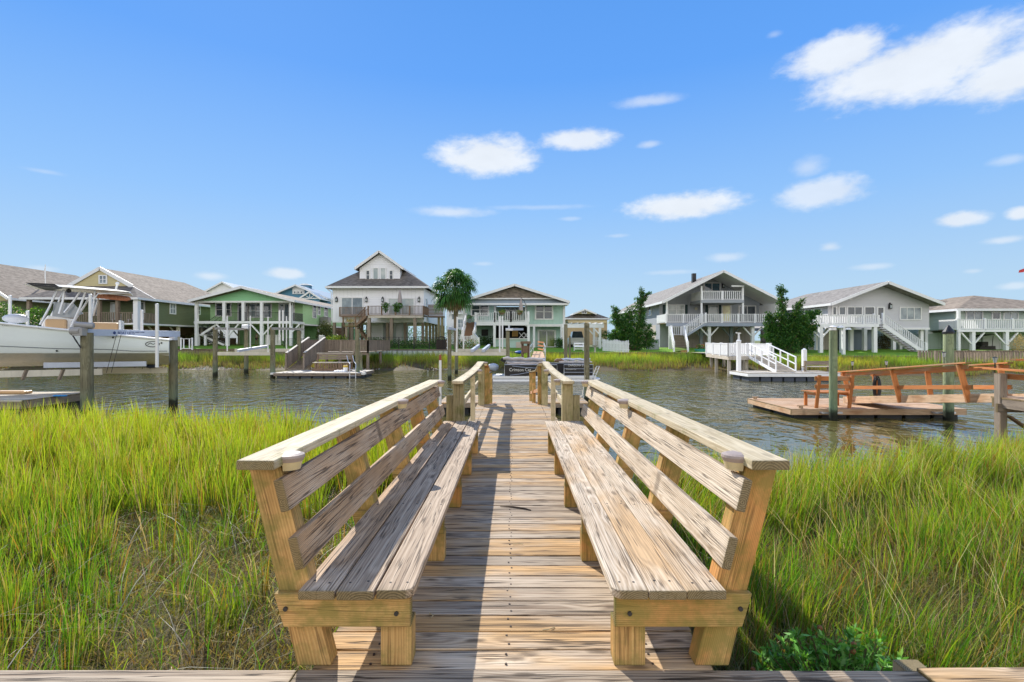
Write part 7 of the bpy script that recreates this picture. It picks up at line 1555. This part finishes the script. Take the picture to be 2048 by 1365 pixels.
# palm
def palm(label, px, D, zb, zc, R, nf, dead=True, trunk_r=.2, seed=3):
    rr = random.Random(seed); x0 = PX(px, D); e = empty('palm_tree', (x0, D, zb), label, 'palm tree')
    m = MB(); m.tube([(x0 + .1, D, zb), (x0 + .02, D, (zb + zc) / 2), (x0 - .05, D, zc)], trunk_r, 10, rs=[trunk_r * 1.2, trunk_r, trunk_r * 1.15]); m.build('trunk', m_paint('palm_trunk', (.20, .16, .11, 1), .9, .35, 12), e, smooth=True)
    def fronds(n, emin, emax, pal, name, rl):
        co = []; cc = []; fl = []
        for k in range(n):
            a = rr.uniform(0, 6.283); el_ = math.radians(rr.uniform(emin, emax)); pl = R * rl * rr.uniform(.42, .62)
            d = V((math.cos(a) * math.cos(el_), math.sin(a) * math.cos(el_), math.sin(el_))); base = V((x0 - .05, D, zc)); tip = base + d * pl + V((0, 0, -pl * .15))
            side = d.cross(V((0, 0, 1))); side = side.normalized() if side.length > .05 else V((1, 0, 0)); upv = side.cross(d)
            c = V(rr.choice(pal)) * rr.uniform(.7, 1.3); b0 = len(co); w_ = side * .022; co += [base - w_, base + w_, tip + w_, tip - w_]; cc += [c * .9] * 4; fl.append((b0, b0 + 1, b0 + 2, b0 + 3))
            nl = 20; L = R * rl * rr.uniform(.45, .6)
            for j in range(nl):
                t_ = -1.9 + 3.8 * j / (nl - 1); ld_ = (d * math.cos(t_) + side * math.sin(t_) + upv * rr.uniform(-.12, .25)).normalized(); l = L * (1 - .18 * abs(t_) / 1.9) * rr.uniform(.85, 1.1)
                p1 = tip + ld_ * l * .55; p2 = tip + ld_ * l * .85 + V((0, 0, -l * (.22 + rr.uniform(0, .2)))); p3 = p2 + V((ld_.x * l * .06, ld_.y * l * .06, -l * .25 * rr.uniform(.3, 1.2)))
                sd = ld_.cross(upv); sd = sd.normalized() * (.036 * R / 2.1); q = len(co); cj = c * rr.uniform(.8, 1.2)
                co += [tip, p1 - sd, p1 + sd, p2 - sd * .7, p2 + sd * .7, p3]; cc += [cj] * 6; fl += [(q, q + 1, q + 2), (q + 1, q + 3, q + 4, q + 2), (q + 3, q + 5, q + 4)]
        np_mesh(name, np.array(co), [i for f in fl for i in f], [len(f) for f in fl], M['fol'], np.array(cc), e, (x0, D, zb))
    fronds(nf, -48, 88, [(.05, .15, .025), (.07, .20, .03), (.10, .25, .04), (.04, .11, .02)], 'fronds', 1.0)
    if dead: fronds(int(nf * .22), -85, -50, [(.26, .19, .10), (.20, .14, .07), (.32, .26, .15), (.12, .16, .04)], 'dead_fronds', .8)
palm('tall palm with green fan crown and hanging dead fronds left of the teal house', 911, 49.6, .5, PZ(575, 49.6), 2.45, 100)
palm('small yellowing fan palm behind the left cedar', 1236, 55, .5, PZ(641, 55), 1.2, 20, True, .12, 9)
bush('shrub', 'round dark shrub behind the picket fence', 'shrub', [(PX(1210, 58), 58, 1.6, .9, .8, 1.0)], 1600, .14, G1, [2, 1, .5, 2])
# oleander bushes far left, with white blossoms
bush('oleander_bush', 'white flowering bush at the far left behind the boat bow', 'bush', [(PX(px, 44), 44, z, 1.4, 1.2, 1.3) for px, z in ((5, 3.4), (25, 3.0), (5, 1.8), (30, 1.6), (50, 2.5))], 9000, .16, G1 + [(.62, .60, .50)], [2, 2, 2, 1, 1.6], trunk=[([(PX(10, 44), 44, .5), (PX(12, 44), 44, 2.2)], [.15, .08])])
bush('tree', 'bright green leafy tree between the bushes and the porch of the olive green house', 'tree', [(PX(px, 46), 46, z, 1.3, 1.1, 1.2) for px, z in ((62, 2.9), (78, 3.2), (90, 2.6), (75, 1.6))], 7000, .16, [(.10, .25, .03), (.17, .33, .04), (.06, .15, .02)], [2, 2, 1], trunk=[([(PX(76, 46), 46, .6), (PX(76, 46), 46, 2.4)], [.14, .08])])
for k, (px, D, w_, lab) in enumerate(((372, 57, 2.0, 'brown leafy hedge beneath the olive green house'), (405, 66, 2.2, 'dark hedge seen between the olive and light green houses'), (1300, 90, 5, 'distant tree line right of the beige house'), (742, 86, 4.5, 'tall dark shrubs seen between the stilts of the white house'), (790, 84, 4.5, 'tall shrubs behind the right stilts of the white house'), (672, 84, 3.5, 'tall shrubs left of the white house stilts'), (700, 78, 3.5, 'dark shrubs behind the stilts of the white house'), (860, 82, 4, 'pale green shrubs behind the white house stilts'), (1830, 62, 2.0, 'green shrubs behind the stilts of the light grey house'))):
    x = PX(px, D); bush('hedge', lab, 'hedge', [(x + a * w_ * .5, D, 1.2 + (.7 if px in (742, 790, 672, 860, 700) else 0), w_ * .4, .7, 1.0 + .2 * (a % 2) + (.7 if px in (742, 790, 672, 860, 700) else 0)) for a in (-2, -1, 0, 1, 2)], 2600, .2, [(.10, .09, .04), (.06, .10, .025), (.15, .14, .06)] if k == 0 else G1, [1, 1, 1] if k == 0 else [2, 2, 1, 1])
# oyster shell rubble along the far bank, left and centre
x, y = area(9000, -26, -5, 36, 46, lambda x, y: (np.abs(y - np.interp(x, BX, BY) + 6.9 + wob(x, y, 1.1) * .5) < .55) * np.clip(.3 + wob(x, y, .5, 3), 0, 1)); n = len(x)
pts = np.stack([x, y, np.full(n, WZ + .05) + rng.uniform(0, .15, n)], 1)
o = leaves('oyster_shells', 0, pts, .14, [(.55, .52, .46), (.38, .35, .30), (.25, .23, .18)], [2, 2, 1], None, (-15, 41, WZ), 0, .7, mat=m_leaf('shell', .0, .8)); tag(o, 'pale oyster shell rubble along the water edge of the far bank', 'shells', kind='stuff')
